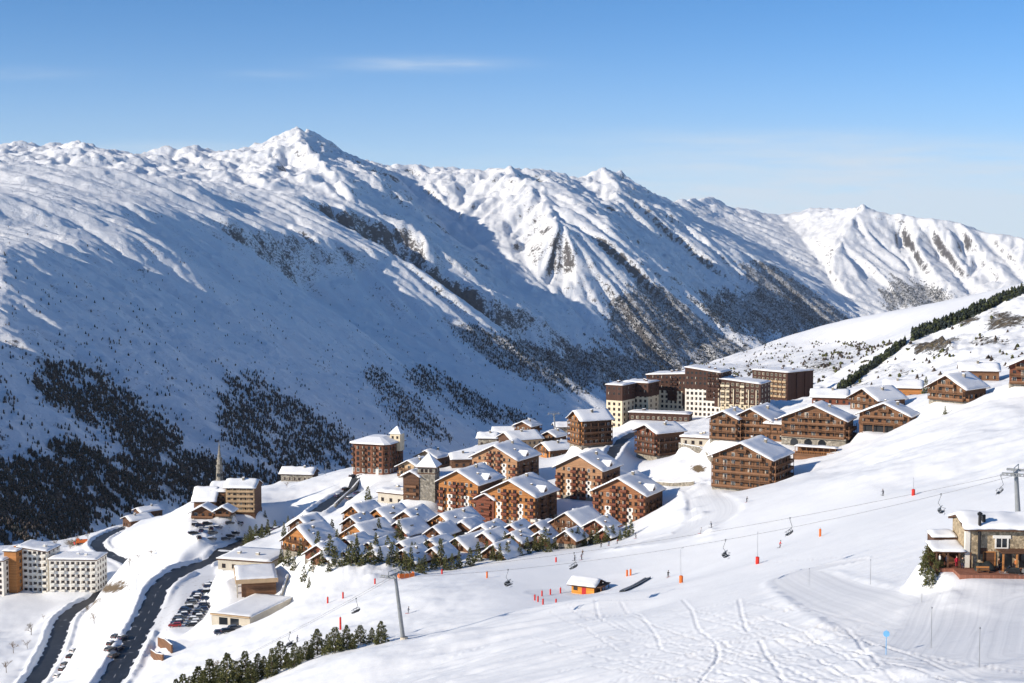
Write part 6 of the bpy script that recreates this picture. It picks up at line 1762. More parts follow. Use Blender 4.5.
for u, v, D, lab, h, c, pl in [(327.7,600,405,'red padded post, left one of the pair right of the curved retaining wall',1.9,'redpad',0),(343,597,405,'red padded post, right one of the pair right of the curved retaining wall',1.9,'redpad',0),(375,590,415,'red padded post beside the two lift chairs left of the pylon',1.7,'redpad',0),
      (340.5,632,345,'tall red padded post above the pine belt',3.2,'redpad',0),(442,579,418,'red padded post right of the orange fence by the pylon',1.5,'redpad',0),(487,594,385,'stout orange padded post alone on the nursery slope',1.9,'orangepad',0),(556,567,410,'red padded post below the small chalets at the piste edge',1.5,'redpad',0),
      (627,583,362,'orange padded post, left one of the two behind the hut',1.7,'orangepad',0),(630.5,583,362,'orange padded post, right one of the two behind the hut',1.7,'orangepad',0),(820,541,318,'orange padded post alone in the middle of the piste',1.8,'orangepad',0)]:
    pad_post(u, v, D, lab, h, c, 0.26, pl)
for u, v, D, lab, c, pl in [(757.5,556,300,'snow lance with red pad and thin leaning pole in mid piste','redpad',6.6),(681,589,300,'snow lance with orange pad and tall thin pole right of the rubber mat','orangepad',7.5),(913,509,345,'red padded snow lance left of the hanging chairs near the restaurant','redpad',4.2)]:
    pad_post(u, v, D, lab, 1.6, c, 0.42, pl, 'snow_lance', 'snow lance', 'snow lances along the piste')
def fence_box(u, v, D, label):
    p = gpos(u, v, D); t = empty('safety_fence', p, 0.4, label, 'safety fence')
    mb = MB(); mb.box(-2.4, 2.4, -0.06, 0.06, 0.1, 1.5, 0); mb.box(2.3, 2.42, 0.06, 2.0, 0.1, 1.5, 0); mb.box(-2.4, -2.28, 0.06, 2.0, 0.1, 1.5, 0); mb.build('netting', M['orangepad'], t)
    for x in (-2.4, -0.8, 0.8, 2.4): 
        mb = MB(); mb.tube((x, -0.1, -0.3), (x, -0.1, 1.7), 0.05); mb.build('post', M['metal'], t)
fence_box(407, 583, 418, 'orange safety fence behind the grey lift pylon')
for u, v, D, h, lab in [(931,650,157,4.6,'thin grey marker pole beside the groomed track, middle one'),(979,672,140,4.0,'thin grey marker pole at the lower right of the groomed track'),(921.5,615,190,2.2,'thin grey marker pole on the bank below the restaurant'),(870.5,575,225,4.0,'thin grey pole on the smooth snow left of the restaurant'),(953,531,230,4.2,'thin grey pole with round lamp behind the restaurant lean-to'),(809,586,245,3.0,'thin grey marker pole at the bend of the groomed track')]:
    p = gpos(u, v, D); t = empty('marker_pole', p, 0, lab, 'marker pole', 'thin marker poles')
    mb = MB(); mb.tube((0, 0, -0.3), (0, 0, h), 0.035, 0.03, 6); mb.build('pole', M['metal'], t)
    mb = MB(); mb.lathe([(0.05, h), (0.11, h + 0.08), (0.05, h + 0.2)], 8); mb.build('cap', M['metal'], t)
def blue_sign():
    p = gpos(886, 655, 158); t = empty('piste_sign', p, R(-12), 'small light blue sign on a pole at the edge of the groomed track', 'sign')
    mb = MB(); mb.tube((0, 0, -0.4), (0, 0, 2.9), 0.045); mb.build('pole', M['bluesign'], t)
    mb = MB(); mb.lathe([(0.36, -0.03), (0.36, 0.03)], 16); mb.box(-0.3, 0.3, -0.28, 0.28, -0.02, 0.02, 0); mb.build('panel', M['bluesign'], t, loc=(0, -0.08, 2.45), rot=(R(90), 0, 0))
blue_sign()
# ------------------------------------------------------------------ chairlift
M['steel'] = plain('painted_grey_steel', (0.22, 0.235, 0.25), 0.5, 0.12, 1.0, 0.4)
def pylon(base, top_z, arm_dir, label, half=2.6, lean=0.0, name='lift_pylon'):
    t = empty(name, base, 0, label, 'lift pylon', 'chairlift pylons'); H_ = top_z - base.z
    mb = MB(); mb.tube((0, 0, -1.5), (lean, 0, H_), 0.52, 0.34, 14); mb.build('shaft', M['steel'], t)
    mb = MB(); mb.tube((0, 0, -1.0), (0, 0, 0.5), 0.95, 0.85, 12); mb.build('footing', M['concrete'], t)
    c = Vector((lean, 0, H_)); a = Vector((arm_dir[0], arm_dir[1], 0)).normalized(); al = Vector((-a.y, a.x, 0))
    mb = MB(); mb.tube(c - a * (half + 0.4), c + a * (half + 0.4), 0.2, 0.2, 6); mb.tube(c - a * 1.2 + Vector((0, 0, -0.1)), c - Vector((0, 0, 1.2)), 0.12); mb.tube(c + a * 1.2, c - Vector((0, 0, 1.2)), 0.12); mb.build('crossarm', M['steel'], t)
    mb = MB(); 
    for k in (-1, 1): mb.tube(c + a * (half * k), c + a * (half * k) + Vector((0, 0, 1.0)), 0.1)
    mb.tube(c - a * half + Vector((0, 0, 1.0)), c + a * half + Vector((0, 0, 1.0)), 0.08); mb.build('lifting_frame', M['steel'], t)
    for k in (-1, 1):
        o = c + a * (half * k) + Vector((0, 0, 0.1)); mb = MB()
        mb.tube(o - al * 1.9, o + al * 1.9, 0.12, 0.12, 6)
        for q in range(6):
            w_ = o + al * (-1.75 + q * 0.7) + Vector((0, 0, -0.12)); mb.tube(w_ - a * 0.08, w_ + a * 0.08, 0.24, 0.24, 12)
        mb.build('sheave_assembly', M['steel'], t)
        mb = MB(); e = o + a * k * 0.55 + Vector((0, 0, -0.35)); f_ = [e - al * 1.9 - a * 0.2, e + al * 1.9 - a * 0.2, e + al * 1.9 + a * 0.2, e - al * 1.9 + a * 0.2]
        if (al.cross(a)).z < 0: f_ = f_[::-1]
        mb.hexa(f_, [p + Vector((0, 0, 0.06)) for p in f_]); mb.build('catwalk', M['steel'], t)
    mb = MB()
    for s in (-0.2, 0.2): mb.tube((s, -0.62, 0.5), (lean + s, -0.5, H_ - 0.5), 0.03, 0.03, 4)
    for i in range(int(H_ / 0.5)): mb.tube((-0.2 + lean * i * 0.5 / H_, -0.62, 0.7 + i * 0.5), (0.2 + lean * i * 0.5 / H_, -0.62, 0.7 + i * 0.5), 0.02, 0.02, 4)
    mb.build('ladder', M['metal'], t)
    return c + base
A_ = at(395, 574, 300); B_ = at(1016, 472, 240); Z_ = at(166, 692, 338)
line = Vector((B_.x - A_.x, B_.y - A_.y, 0)).normalized(); arm = Vector((-line.y, line.x, 0)); HALF = 2.6
pa = gpos(404, 637, 300); pb = Vector((B_.x + 0.9, B_.y, gz(B_.x + 0.9, B_.y))); pz = Vector((Z_.x, Z_.y, gz(Z_.x, Z_.y)))
ca = pylon(pa, A_.z, arm, 'grey lift pylon standing on the nursery slope right of the pine belt', HALF, A_.x - pa.x)
cb_ = pylon(pb, B_.z, arm, 'grey lift pylon behind the restaurant roof at the right edge', HALF, B_.x - pb.x)
cz = pylon(pz, Z_.z, arm, 'grey lift pylon hidden among the pines at the lower left', HALF)
E_ = Vector((B_.x + line.x * 90, B_.y + line.y * 90, B_.z + 22))
def cable_pt(a, b, t, sag): 
    p = a.lerp(b, t); p.z -= sag * 4 * t * (1 - t); return p
CAB = {}
for k, w_ in ((-1, 'nearer'), (1, 'farther')):
    off = arm * (HALF * k) + Vector((0, 0, -0.28)); pts = []
    sag = 3.4 if k < 0 else 2.0
    for a, b, s in ((cz, ca, 0.9), (ca, cb_, sag), (cb_, E_, 1.0)):
        pts += [cable_pt(a + off, b + off, t / 24, s) for t in range(24)]
    pts.append(E_ + off); CAB[k] = pts
    mb = MB(); mb.path(pts, 0.024, 5); tag(mb.build('haul_cable', M['black']), f'{w_} steel haul cable of the chairlift crossing the piste', 'cable', 'chairlift cables')
def chair_parts():
    g = MB(); g.tube((0, 0, 0), (0, 0, -0.35), 0.09); g.tube((0, 0, -0.3), (0.45, 0, -1.6), 0.06); g.tube((0.45, 0, -1.6), (0, 0, -2.2), 0.06); g.box(-0.12, 0.12, -0.16, 0.16, -0.12, 0.14, 0)
    fr = MB(); Wd = 1.15
    for s in (-1, 1): fr.path([(-0.05, s * Wd, -2.2), (0.32, s * Wd, -2.75), (-0.05, s * Wd, -3.2), (-0.55, s * Wd, -3.15)], 0.05, 5)
    fr.tube((-0.05, -Wd, -2.2), (-0.05, Wd, -2.2), 0.06); fr.tube((0, 0, -2.2), (0.3, 0, -2.75), 0.05)
    se = MB(); se.hexa([(-0.55, -Wd, -3.16), (0.0, -Wd, -3.22), (0.0, Wd, -3.22), (-0.55, Wd, -3.16)], [(-0.55, -Wd, -3.04), (0.0, -Wd, -3.1), (0.0, Wd, -3.1), (-0.55, Wd, -3.04)], 0)
    ba = MB(); ba.hexa([(0.02, -Wd, -3.05), (0.12, -Wd, -3.05), (0.12, Wd, -3.05), (0.02, Wd, -3.05)], [(0.24, -Wd, -2.5), (0.34, -Wd, -2.5), (0.34, Wd, -2.5), (0.24, Wd, -2.5)], 0)
    bar = MB(); bar.path([(0.1, -Wd, -2.55), (-0.65, -Wd * 0.95, -2.62), (-0.65, Wd * 0.95, -2.62), (0.1, Wd, -2.55)], 0.035, 5); bar.tube((-0.62, 0, -2.62), (-0.7, 0, -3.5), 0.03); bar.tube((-0.7, -0.7, -3.5), (-0.7, 0.7, -3.5), 0.03)
    return [('grip_hanger', g.mesh('grip_hanger', M['steel'])), ('frame', fr.mesh('frame', M['steel'])), ('seat', se.mesh('seat', M['black'])), ('backrest', ba.mesh('backrest', M['black'])), ('safety_bar', bar.mesh('safety_bar', M['steel']))]
CHP = chair_parts(); ang = math.atan2(line.y, line.x)
def hang(u, k, label):
    best = None
    pts = CAB[k]
    for a, b in zip(pts[:-1], pts[1:]):
        ua = project(a.x, a.y, a.z)[0]; ub = project(b.x, b.y, b.z)[0]
        if min(ua, ub) <= u <= max(ua, ub): best = a.lerp(b, (u - ua) / (ub - ua)); break
    if best is None: return
    t = empty('lift_chair', best, ang + (math.pi if k < 0 else 0), label, 'lift chair', 'chairs on the chairlift')
    for n_, me in CHP: link(n_, me, t)
hang(290, -1, 'empty lift chair hanging above the pine belt, lowest on the line')
hang(356, 1, 'empty lift chair hanging just left of the grey pylon')
hang(508, -1, 'empty lift chair over the nursery slope, first right of the grey pylon')
hang(574, 1, 'empty lift chair in front of the small chalets, above the orange hut')
hang(725.5, -1, 'empty lift chair in mid piste above the red snow lance')
hang(790, 1, 'empty lift chair in mid piste, right of the one above the snow lance')
hang(941, -1, 'empty lift chair left of the restaurant flue')
hang(1001, 1, 'empty lift chair closest to the pylon behind the restaurant')
# pylon of another lift behind the village
pc = gpos(556, 425, 760); pylon(pc, pc.z + 12.5, Vector((1, 0.1, 0)), 'pale T-shaped lift pylon behind the village in front of the shaded mountain', 2.8, -1.2)

# ------------------------------------------------------------------ cars
CARCOL = {'dark blue': (0.025, 0.04, 0.09), 'black': (0.015, 0.015, 0.017), 'silver': (0.35, 0.36, 0.37), 'grey': (0.10, 0.105, 0.11), 'red': (0.30, 0.02, 0.02), 'white': (0.65, 0.65, 0.64)}
for c_, rgb in CARCOL.items(): M['car_' + c_] = plain('car_paint_' + c_.replace(' ', '_'), rgb, 0.3, 0.05, 1.0, 0.5)
M['tyre'] = plain('tyre_rubber', (0.02, 0.02, 0.02), 0.9, 0.1); M['lamp_red'] = plain('tail_lamp', (0.3, 0.01, 0.01), 0.3, 0.05); M['lamp'] = plain('head_lamp', (0.6, 0.6, 0.58), 0.2, 0.05, 1, 0.6)
def car_meshes():
    b = MB(); prof = [(-2.1, 0.35), (2.05, 0.35), (2.12, 0.62), (1.95, 0.82), (0.95, 0.95), (-2.0, 0.98), (-2.15, 0.75)]
    b.prism_y(prof, -0.86, 0.86, 0)
    roof = [(0.25, 1.42), (-1.75, 1.44), (-2.0, 0.985), (0.95, 0.955)]
    b.hexa([(1.0, -0.84, 0.955), (1.0, 0.84, 0.955), (-2.02, 0.84, 0.985), (-2.02, -0.84, 0.985)], [(0.30, -0.66, 1.42), (0.30, 0.66, 1.42), (-1.72, 0.66, 1.45), (-1.72, -0.66, 1.45)], 0)
    g = MB()
    for s in (-1, 1):
        q = [(0.78, s * 0.835, 1.0), (-1.85, s * 0.835, 1.02), (-1.66, s * 0.70, 1.36), (0.28, s * 0.70, 1.35)]
        g.face(q if s < 0 else q[::-1], 0)
    g.face([(1.0, -0.72, 1.0), (1.0, 0.72, 1.0), (0.37, 0.60, 1.38), (0.37, -0.60, 1.38)], 0); g.face([(-2.05, 0.72, 1.02), (-2.05, -0.72, 1.02), (-1.80, -0.6, 1.40), (-1.80, 0.6, 1.40)], 0)
    w = MB(); w.tube((0, -0.1, 0), (0, 0.1, 0), 0.33, 0.33, 14); rim = MB(); rim.tube((0, -0.11, 0), (0, 0.11, 0), 0.19, 0.19, 10)
    hl = MB(); hl.box(-0.04, 0.06, -0.2, 0.2, -0.08, 0.08, 0)
    sn = MB(); sn.hexa([(0.28, -0.64, 1.43), (0.28, 0.64, 1.43), (-1.7, 0.64, 1.455), (-1.7, -0.64, 1.455)], [(0.15, -0.52, 1.60), (0.15, 0.52, 1.62), (-1.55, 0.52, 1.66), (-1.55, -0.52, 1.62)], 0)
    return b, g.mesh('windows', M['glass']), w.mesh('wheel', M['tyre']), rim.mesh('rim', M['metal']), hl, sn.mesh('snow_cap', M['snow'])
_b, CG, CW, CR, _hl, CSN = car_meshes()
CB_ = {c_: _b.mesh('body', M['car_' + c_]) for c_ in CARCOL}; HL, TL = _hl.mesh('headlight', M['lamp']), _hl.mesh('tail_light', M['lamp_red'])
def car(p, rz, colr, label, group, snow=False):
    t = empty('parked_car', p, rz, label, 'car', group)
    link('body', CB_[colr], t); link('windows', CG, t)
    for x in (1.35, -1.3):
        for s in (-1, 1): w_ = link('wheel', CW, t, (x, s * 0.78, 0.33)); link('rim', CR, w_)
    for s in (-1, 1): link('headlight', HL, t, (2.08, s * 0.6, 0.68)); link('tail_light', TL, t, (-2.14, s * 0.6, 0.78))
    if snow: link('snow_cap', CSN, t)
CN = list(CARCOL); rg = random.Random(21)
def pick(): return rg.choices(CN, (4, 6, 0.9, 4, 0.4, 0.9))[0]
a0, a1 = gpos(199, 589, 498), gpos(175, 628, 452)
dirn = Vector((a1.x - a0.x, a1.y - a0.y, 0)); n_r = 15
for c_ in range(2):
    for i in range(n_r):
        if (c_, i) in ((1, 0), (1, 1), (0, 6)): continue
        p = a0 + dirn * (i / (n_r - 1)) + Vector((c_ * 5.4, c_ * 0.6, 0)); p.z = gz(p.x, p.y); k = pick(); sn = rg.random() < 0.5
        car(p, R(8 + rg.uniform(-4, 4)) + (math.pi if rg.random() < 0.5 else 0), k, f'{k} car{" under snow" if sn else ""}, {ordn(i + 1)} from the top in the {"right" if c_ else "left"} car park column', 'cars in the car park beside the road', sn)
for i, (u, v, D) in enumerate([(221,629,418),(228,631,415),(235,630,417)]):
    k = pick(); p = gpos(u, v, D); car(p, R(20 + 5 * i), k, f'{k} car before the garage with snow terrace roof, {ordn(i + 1)} from the left', 'cars before the garage')
for i, (u, v, D, a) in enumerate([(74,656,492,75),(66,668,480,70),(64,677,470,72),(71,664,485,75),(59,684,462,70)]):
    k = pick(); p = gpos(u, v, D); car(p, R(a), k, f'{k} car parked between the two roads at the bottom left, {["topmost", "third", "fourth", "second", "lowest"][i]} of the group', 'cars parked between the two roads', i % 2 == 0)
for i, (u, v, D, a) in enumerate([(112,651,442,72),(116,643,452,74),(119,657,436,70),(123,645,447,70),(110,660,432,72),(114,664,428,70)]):
    k = pick(); p = gpos(u, v, D); car(p, R(a), k, f'{k} car in the lay-by left of the village road, {["upper left", "topmost left", "middle right", "topmost right", "lower left", "lowest right"][i]} of six', 'cars in the lay-by of the village road', i % 3 == 0)
spots_ = []
while len(spots_) < 17:
    u, v = rg.uniform(192, 241), rg.uniform(524, 541); p = gpos(u, v)
    if all((p - q[1]).length > 4.6 for q in spots_): spots_.append((u, p))
for i, (u, p) in enumerate(sorted(spots_, key=lambda q: q[0])):
    k = pick(); sn = rg.random() < 0.6
    car(p, R(rg.choice((20, 95)) + rg.uniform(-20, 20)), k, f'{k} car{" under snow" if sn else ""} before the tan hotel, {ordn(i + 1)} from the left', 'cars parked before the tan hotel', sn)
for i, (u, v, D) in enumerate([(339,494,628),(346,490,645),(353,487,655),(360,484,665),(367,481,672),(374,478,680),(350,496,610),(358,492,625)]):
    k = pick(); p = gpos(u, v, D); car(p, R(50), k, f'{k} car by the embankment wall below the red-brown hip-roofed block, {ordn([1,2,4,6,7,8,3,5][i])} from the left', 'cars by the embankment wall', i % 2 == 0)
for i, (u, v, D) in enumerate([(258,546,582),(265,543,588),(271,540,592),(277,537,597)]):
    k = pick(); p = gpos(u, v, D); car(p, R(60), k, f'{k} car among the conifers by the village road, {ordn(i + 1)} from the left', 'cars among the conifers', True)

# street lamps
for i, (u, v, D, lab) in enumerate([(326,497,690,'street lamp on the bare slope above the leftmost chalets'),(137,606,518,'street lamp on the left bank of the village road'),(156,556,570,'street lamp on the snow bank where the two roads draw apart'),(150,650,425,'street lamp right of the village road by the timber walls'),(84,620,545,'street lamp on the snow wedge beside the lower road')]):
    p = gpos(u, v, D); t = empty('street_lamp', p, i, lab, 'street lamp', 'street lamps along the roads')
    mb = MB(); mb.tube((0, 0, -0.3), (0, 0, 6.5), 0.08, 0.05, 6); mb.tube((0, 0, 6.5), (0.9, 0, 6.8), 0.05, 0.04, 5); mb.build('pole', M['steel'], t)
    mb = MB(); mb.box(0.8, 1.4, -0.12, 0.12, 6.72, 6.84, 0); mb.build('lamp_head', M['metal'], t)
# telephone mast by the lower road and the orange snow plough
def plough():
    p = gpos(81, 545, 745); t = empty('snow_plough', p, R(200), 'orange snow plough lorry at the far bend of the lower road', 'snow plough')
    mb = MB(); mb.box(-3.4, 0.6, -1.2, 1.2, 0.9, 2.4, 0); mb.build('hopper', M['orangepad'], t)
    mb = MB(); mb.hexa([(0.75, -1.2, 0.7), (2.7, -1.2, 0.7), (2.7, 1.2, 0.7), (0.75, 1.2, 0.7)], [(0.75, -1.1, 3.0), (2.2, -1.1, 3.0), (2.2, 1.1, 3.0), (0.75, 1.1, 3.0)], 0); mb.build('cab', M['orangepad'], t)
    mb = MB(); mb.box(2.3, 2.62, -1.0, 1.0, 1.7, 2.7, 0); mb.build('windscreen', M['glass'], t)
    mb = MB(); mb.hexa([(3.4, -1.6, 0.1), (3.6, -1.6, 0.1), (3.2, 1.6, 0.1), (3.0, 1.6, 0.1)], [(3.6, -1.7, 1.3), (3.8, -1.7, 1.3), (3.4, 1.7, 1.4), (3.2, 1.7, 1.4)], 0); mb.build('blade', M['redpad'], t)
    mb = MB(); mb.box(-3.4, 2.7, -1.0, 1.0, 0.5, 0.88, 0); mb.build('chassis', M['black'], t)
    for x in (-2.4, 1.6):
        for s in (-1, 1): mb = MB(); mb.tube((x, s * 1.0, 0.5), (x, s * 1.25, 0.5), 0.5, 0.5, 14); mb.build('wheel', M['tyre'], t)
plough()
# ------------------------------------------------------------------ people: one skinned body each, clothes by height
def clothes(name, jacket, trousers):
    t = NT(name); sep = t.new('ShaderNodeSeparateXYZ'); t.link(t.coord('Object'), sep.inputs[0])
    nd = t.new('ShaderNodeValToRGB'); cr = nd.color_ramp; cr.interpolation = 'CONSTANT'
    st = [(0.0, (0.02, 0.02, 0.02)), (0.14, trousers), (0.48, jacket), (0.775, (0.50, 0.30, 0.22))]
    while len(cr.elements) < 4: cr.elements.new(0.5)
    for el, (p, c) in zip(cr.elements, st): el.position = p; el.color = (*c, 1)
    t.link(t.math('DIVIDE', sep.outputs[2], 1.9), nd.inputs['Fac'])
    return t.out(nd.outputs['Color'], 0.8)
def body_mesh(name, pose, mat):
    V_, E__, Rd = [], [], []
    def v(p, r, par=None):
        V_.append(p); Rd.append(r)
        if par is not None: E__.append((par, len(V_) - 1))
        return len(V_) - 1
    k = {'ski': (0.10, 0.13, -0.06), 'stand': (0.0, 0.0, 0.0), 'walk': (0.02, 0.04, 0.0)}[pose]   # forward lean, knee bend, drop
    lean, knee, drop = k
    pel = v((0, 0, 0.95 + drop), 0.155)
    ch = v((0, -lean, 1.22 + drop), 0.165, pel); nk = v((0, -lean * 1.6, 1.45 + drop), 0.075, ch); hd0 = v((0, -lean * 1.9, 1.56 + drop), 0.085, nk); hd = v((0, -lean * 2.0, 1.66 + drop), 0.105, hd0); v((0, -lean * 2.0, 1.76 + drop), 0.07, hd)
    for s in (-1, 1):
        st = 0.16 * s if pose == 'walk' else 0
        hp = v((0.10 * s, 0, 0.90 + drop), 0.105, pel); kn = v((0.12 * s, -knee - st * 0.5, 0.50 + drop * 0.6), 0.075, hp); an = v((0.12 * s, knee * 0.3 - st, 0.11), 0.06, kn); v((0.13 * s, knee * 0.3 - st - 0.17, 0.06), 0.05, an)
        sh = v((0.20 * s, -lean * 1.4, 1.38 + drop), 0.075, ch)
        if pose == 'ski': el = v((0.31 * s, -lean - 0.08, 1.13 + drop), 0.055, sh); wr = v((0.30 * s, -lean - 0.30, 1.05 + drop), 0.042, el); v((0.29 * s, -lean - 0.39, 1.04 + drop), 0.048, wr)
        elif s > 0 and pose == 'stand': el = v((0.28 * s, -0.05, 1.12), 0.055, sh); wr = v((0.20 * s, -0.26, 1.12), 0.042, el); v((0.17 * s, -0.34, 1.15), 0.045, wr)
        else: el = v((0.28 * s, 0.02 + st * .4, 1.12), 0.055, sh); wr = v((0.27 * s, -0.05 + st * .6, 0.88), 0.042, el); v((0.265 * s, -0.08 + st * .6, 0.79), 0.045, wr)
    me = bpy.data.meshes.new(name); me.from_pydata(V_, E__, []); me.materials.append(mat)
    return me, Rd, 
def person(p, rz, label, pose, jacket, trousers, seed, skis=True, helmet=(0.03, 0.03, 0.035), hair=False):
    t = empty('person', p, rz, label, 'person', None)
    mat = clothes(f'outfit_{seed}', jacket, trousers)
    me, Rd = body_mesh('body', pose, mat)
    o = link('body', me, t); md = o.modifiers.new('skin', 'SKIN'); 
    layer = me.skin_vertices[0] if len(me.skin_vertices) else None
    if layer is None:
        import bmesh
        b = bmesh.new(); b.from_mesh(me); b.verts.layers.skin.verify(); b.to_mesh(me); b.free(); layer = me.skin_vertices[0]
    for i, r in enumerate(Rd): layer.data[i].radius = (r, r); layer.data[i].use_root = (i == 0)
    md.use_smooth_shade = True
    sb = o.modifiers.new('smooth', 'SUBSURF'); sb.levels = 1; sb.render_levels = 1
    y = {'ski': -0.20, 'stand': 0.0, 'walk': -0.04}[pose]; dz = {'ski': -0.06}.get(pose, 0)
    hm = plain(f'headwear_{seed}', helmet, 0.5, 0.05)
    mb = MB(); mb.lathe([(0.128, 1.68 + dz), (0.135, 1.74 + dz), (0.11, 1.82 + dz), (0.05, 1.87 + dz)], 12, 0, (0, y + 0.01, 0)); mb.build('hair' if hair else 'helmet', hm, t, True)
    if not hair: mb = MB(); mb.box(-0.09, 0.09, y - 0.125, y - 0.085, 1.63 + dz, 1.70 + dz, 0); mb.build('goggles', M['glass'], t)
    else:
        mb = MB(); mb.hexa([(-0.018, y - 0.135, 1.61), (0.018, y - 0.135, 1.61), (0.015, y - 0.1, 1.61), (-0.015, y - 0.1, 1.61)], [(-0.008, y - 0.115, 1.66), (0.008, y - 0.115, 1.66), (0.008, y - 0.1, 1.66), (-0.008, y - 0.1, 1.66)]); mb.build('nose', mat, t)
    if skis:
        for s in (-1, 1):
            mb = MB(); mb.box(0.13 * s - 0.045, 0.13 * s + 0.045, -0.85, 0.75, 0.0, 0.025, 0); mb.hexa([(0.13 * s - 0.045, -1.02, 0.09), (0.13 * s + 0.045, -1.02, 0.09), (0.13 * s + 0.045, -0.85, 0.0), (0.13 * s - 0.045, -0.85, 0.0)], [(0.13 * s - 0.045, -1.02, 0.11), (0.13 * s + 0.045, -1.02, 0.11), (0.13 * s + 0.045, -0.85, 0.025), (0.13 * s - 0.045, -0.85, 0.025)])
            mb.build('ski', M['redpad'] if seed % 2 else M['black'], t)
            mb = MB(); mb.tube((0.29 * s, -0.49, 1.05), (0.42 * s, 0.25, 0.05), 0.012, 0.01, 5); mb.build('ski_pole', M['metal'], t)
PE = [(883,504,362,200,'skier in dark clothes gliding down the upper piste, a tiny figure','ski',(0.03,0.03,0.05),(0.02,0.02,0.03)),
      (746.5,510,430,120,'skier in black just below the lone piste-side chalet block','ski',(0.02,0.02,0.03),(0.03,0.03,0.04)),
      (711.5,526,405,240,'skier in dark jacket at the mouth of the snowy lane','ski',(0.03,0.05,0.10),(0.02,0.02,0.02)),
      (700.5,532,398,80,'skier in pale grey at the mouth of the snowy lane','ski',(0.45,0.45,0.48),(0.20,0.20,0.23)),
      (780,533,325,100,'skier in red beside the lift chair in mid piste','ski',(0.55,0.05,0.04),(0.10,0.02,0.03)),
      (408,608,345,90,'skier in dark suit right of the grey pylon','ski',(0.04,0.04,0.07),(0.02,0.02,0.03)),
      (574.3,567,404,60,'left skier of two standing below the small chalets','ski',(0.03,0.03,0.04),(0.03,0.03,0.05)),
      (581.8,567.5,404,300,'right skier of two standing below the small chalets','ski',(0.10,0.04,0.06),(0.02,0.02,0.02)),
      (582.5,559,425,20,'skier in brown at the chalet edge of the nursery slope','ski',(0.20,0.10,0.05),(0.03,0.03,0.03)),
      (668,583,345,150,'skier in black standing left of the orange-padded snow lance','ski',(0.03,0.03,0.03),(0.02,0.02,0.02)),
      (601,551,452,30,'skier in black at the chalet edge of the piste, leftmost of four','ski',(0.02,0.02,0.03),(0.03,0.03,0.03)),
      (609,550,452,200,'skier in blue at the chalet edge of the piste, second of four','ski',(0.03,0.06,0.20),(0.02,0.02,0.03)),
      (617,549,452,120,'skier in dark red at the chalet edge of the piste, third of four','ski',(0.22,0.03,0.03),(0.03,0.03,0.04)),
      (636,546,450,300,'skier in grey at the chalet edge of the piste, rightmost of four','ski',(0.12,0.12,0.13),(0.03,0.03,0.03)),
      (297,640,350,140,'skier in dark blue behind the pine belt','ski',(0.03,0.04,0.10),(0.02,0.02,0.03))]
for i, (u, v, D, rz, lab, po, j_, tr) in enumerate(PE):
    person(gpos(u, v, D) + Vector((0, 0, 0.02)), R(rz), lab, po, j_, tr, i)
X0 = -RW/2
for i, (x, y, rz, lab, po, j_, tr, he) in enumerate([
    (X0 - 1.35, -0.4, 20, 'person in a red jacket standing at the restaurant corner pier', 'stand', (0.50, 0.02, 0.05), (0.30, 0.02, 0.04), (0.05, 0.03, 0.02)),
    (X0 - 2.6, 0.3, -60, 'person in a dark jacket under the restaurant lean-to roof', 'stand', (0.03, 0.03, 0.05), (0.02, 0.02, 0.03), (0.03, 0.02, 0.015)),
    (X0 - 3.4, 0.9, 100, 'person in a white jacket under the restaurant lean-to roof', 'stand', (0.55, 0.55, 0.57), (0.04, 0.04, 0.05), (0.04, 0.03, 0.02)),
    (X0 - 0.75, -1.2, 160, 'person in black seen by the step of the restaurant terrace', 'walk', (0.03, 0.03, 0.03), (0.03, 0.03, 0.06), (0.02, 0.02, 0.02)),
    (X0 + 4.3, -1.4, 40, 'person in brown standing at the left end of the timber porch', 'stand', (0.18, 0.09, 0.05), (0.03, 0.03, 0.04), (0.05, 0.035, 0.02)),
    (X0 + 6.6, -1.6, -30, 'person in orange standing beneath the timber porch', 'stand', (0.50, 0.16, 0.05), (0.03, 0.03, 0.04), (0.03, 0.02, 0.02))]):
    person(RT(x, y, 0.135), R(rz), lab, po, j_, tr, 40 + i, False, he, True)
# ------------------------------------------------------------------ daylight
w = bpy.data.worlds.new('World'); scn.world = w; w.use_nodes = True
wt = w.node_tree; bg = wt.nodes['Background']
sky = wt.nodes.new('ShaderNodeTexSky'); sky.sky_type = 'NISHITA'; sky.sun_disc = False
sky.sun_elevation = SUN_EL; sky.sun_rotation = math.atan2(TO_SUN.x, TO_SUN.y)
sky.altitude = 3500; sky.air_density = 0.95; sky.dust_density = 0.0; sky.ozone_density = 5.5
bg.inputs['Strength'].default_value = 0.102
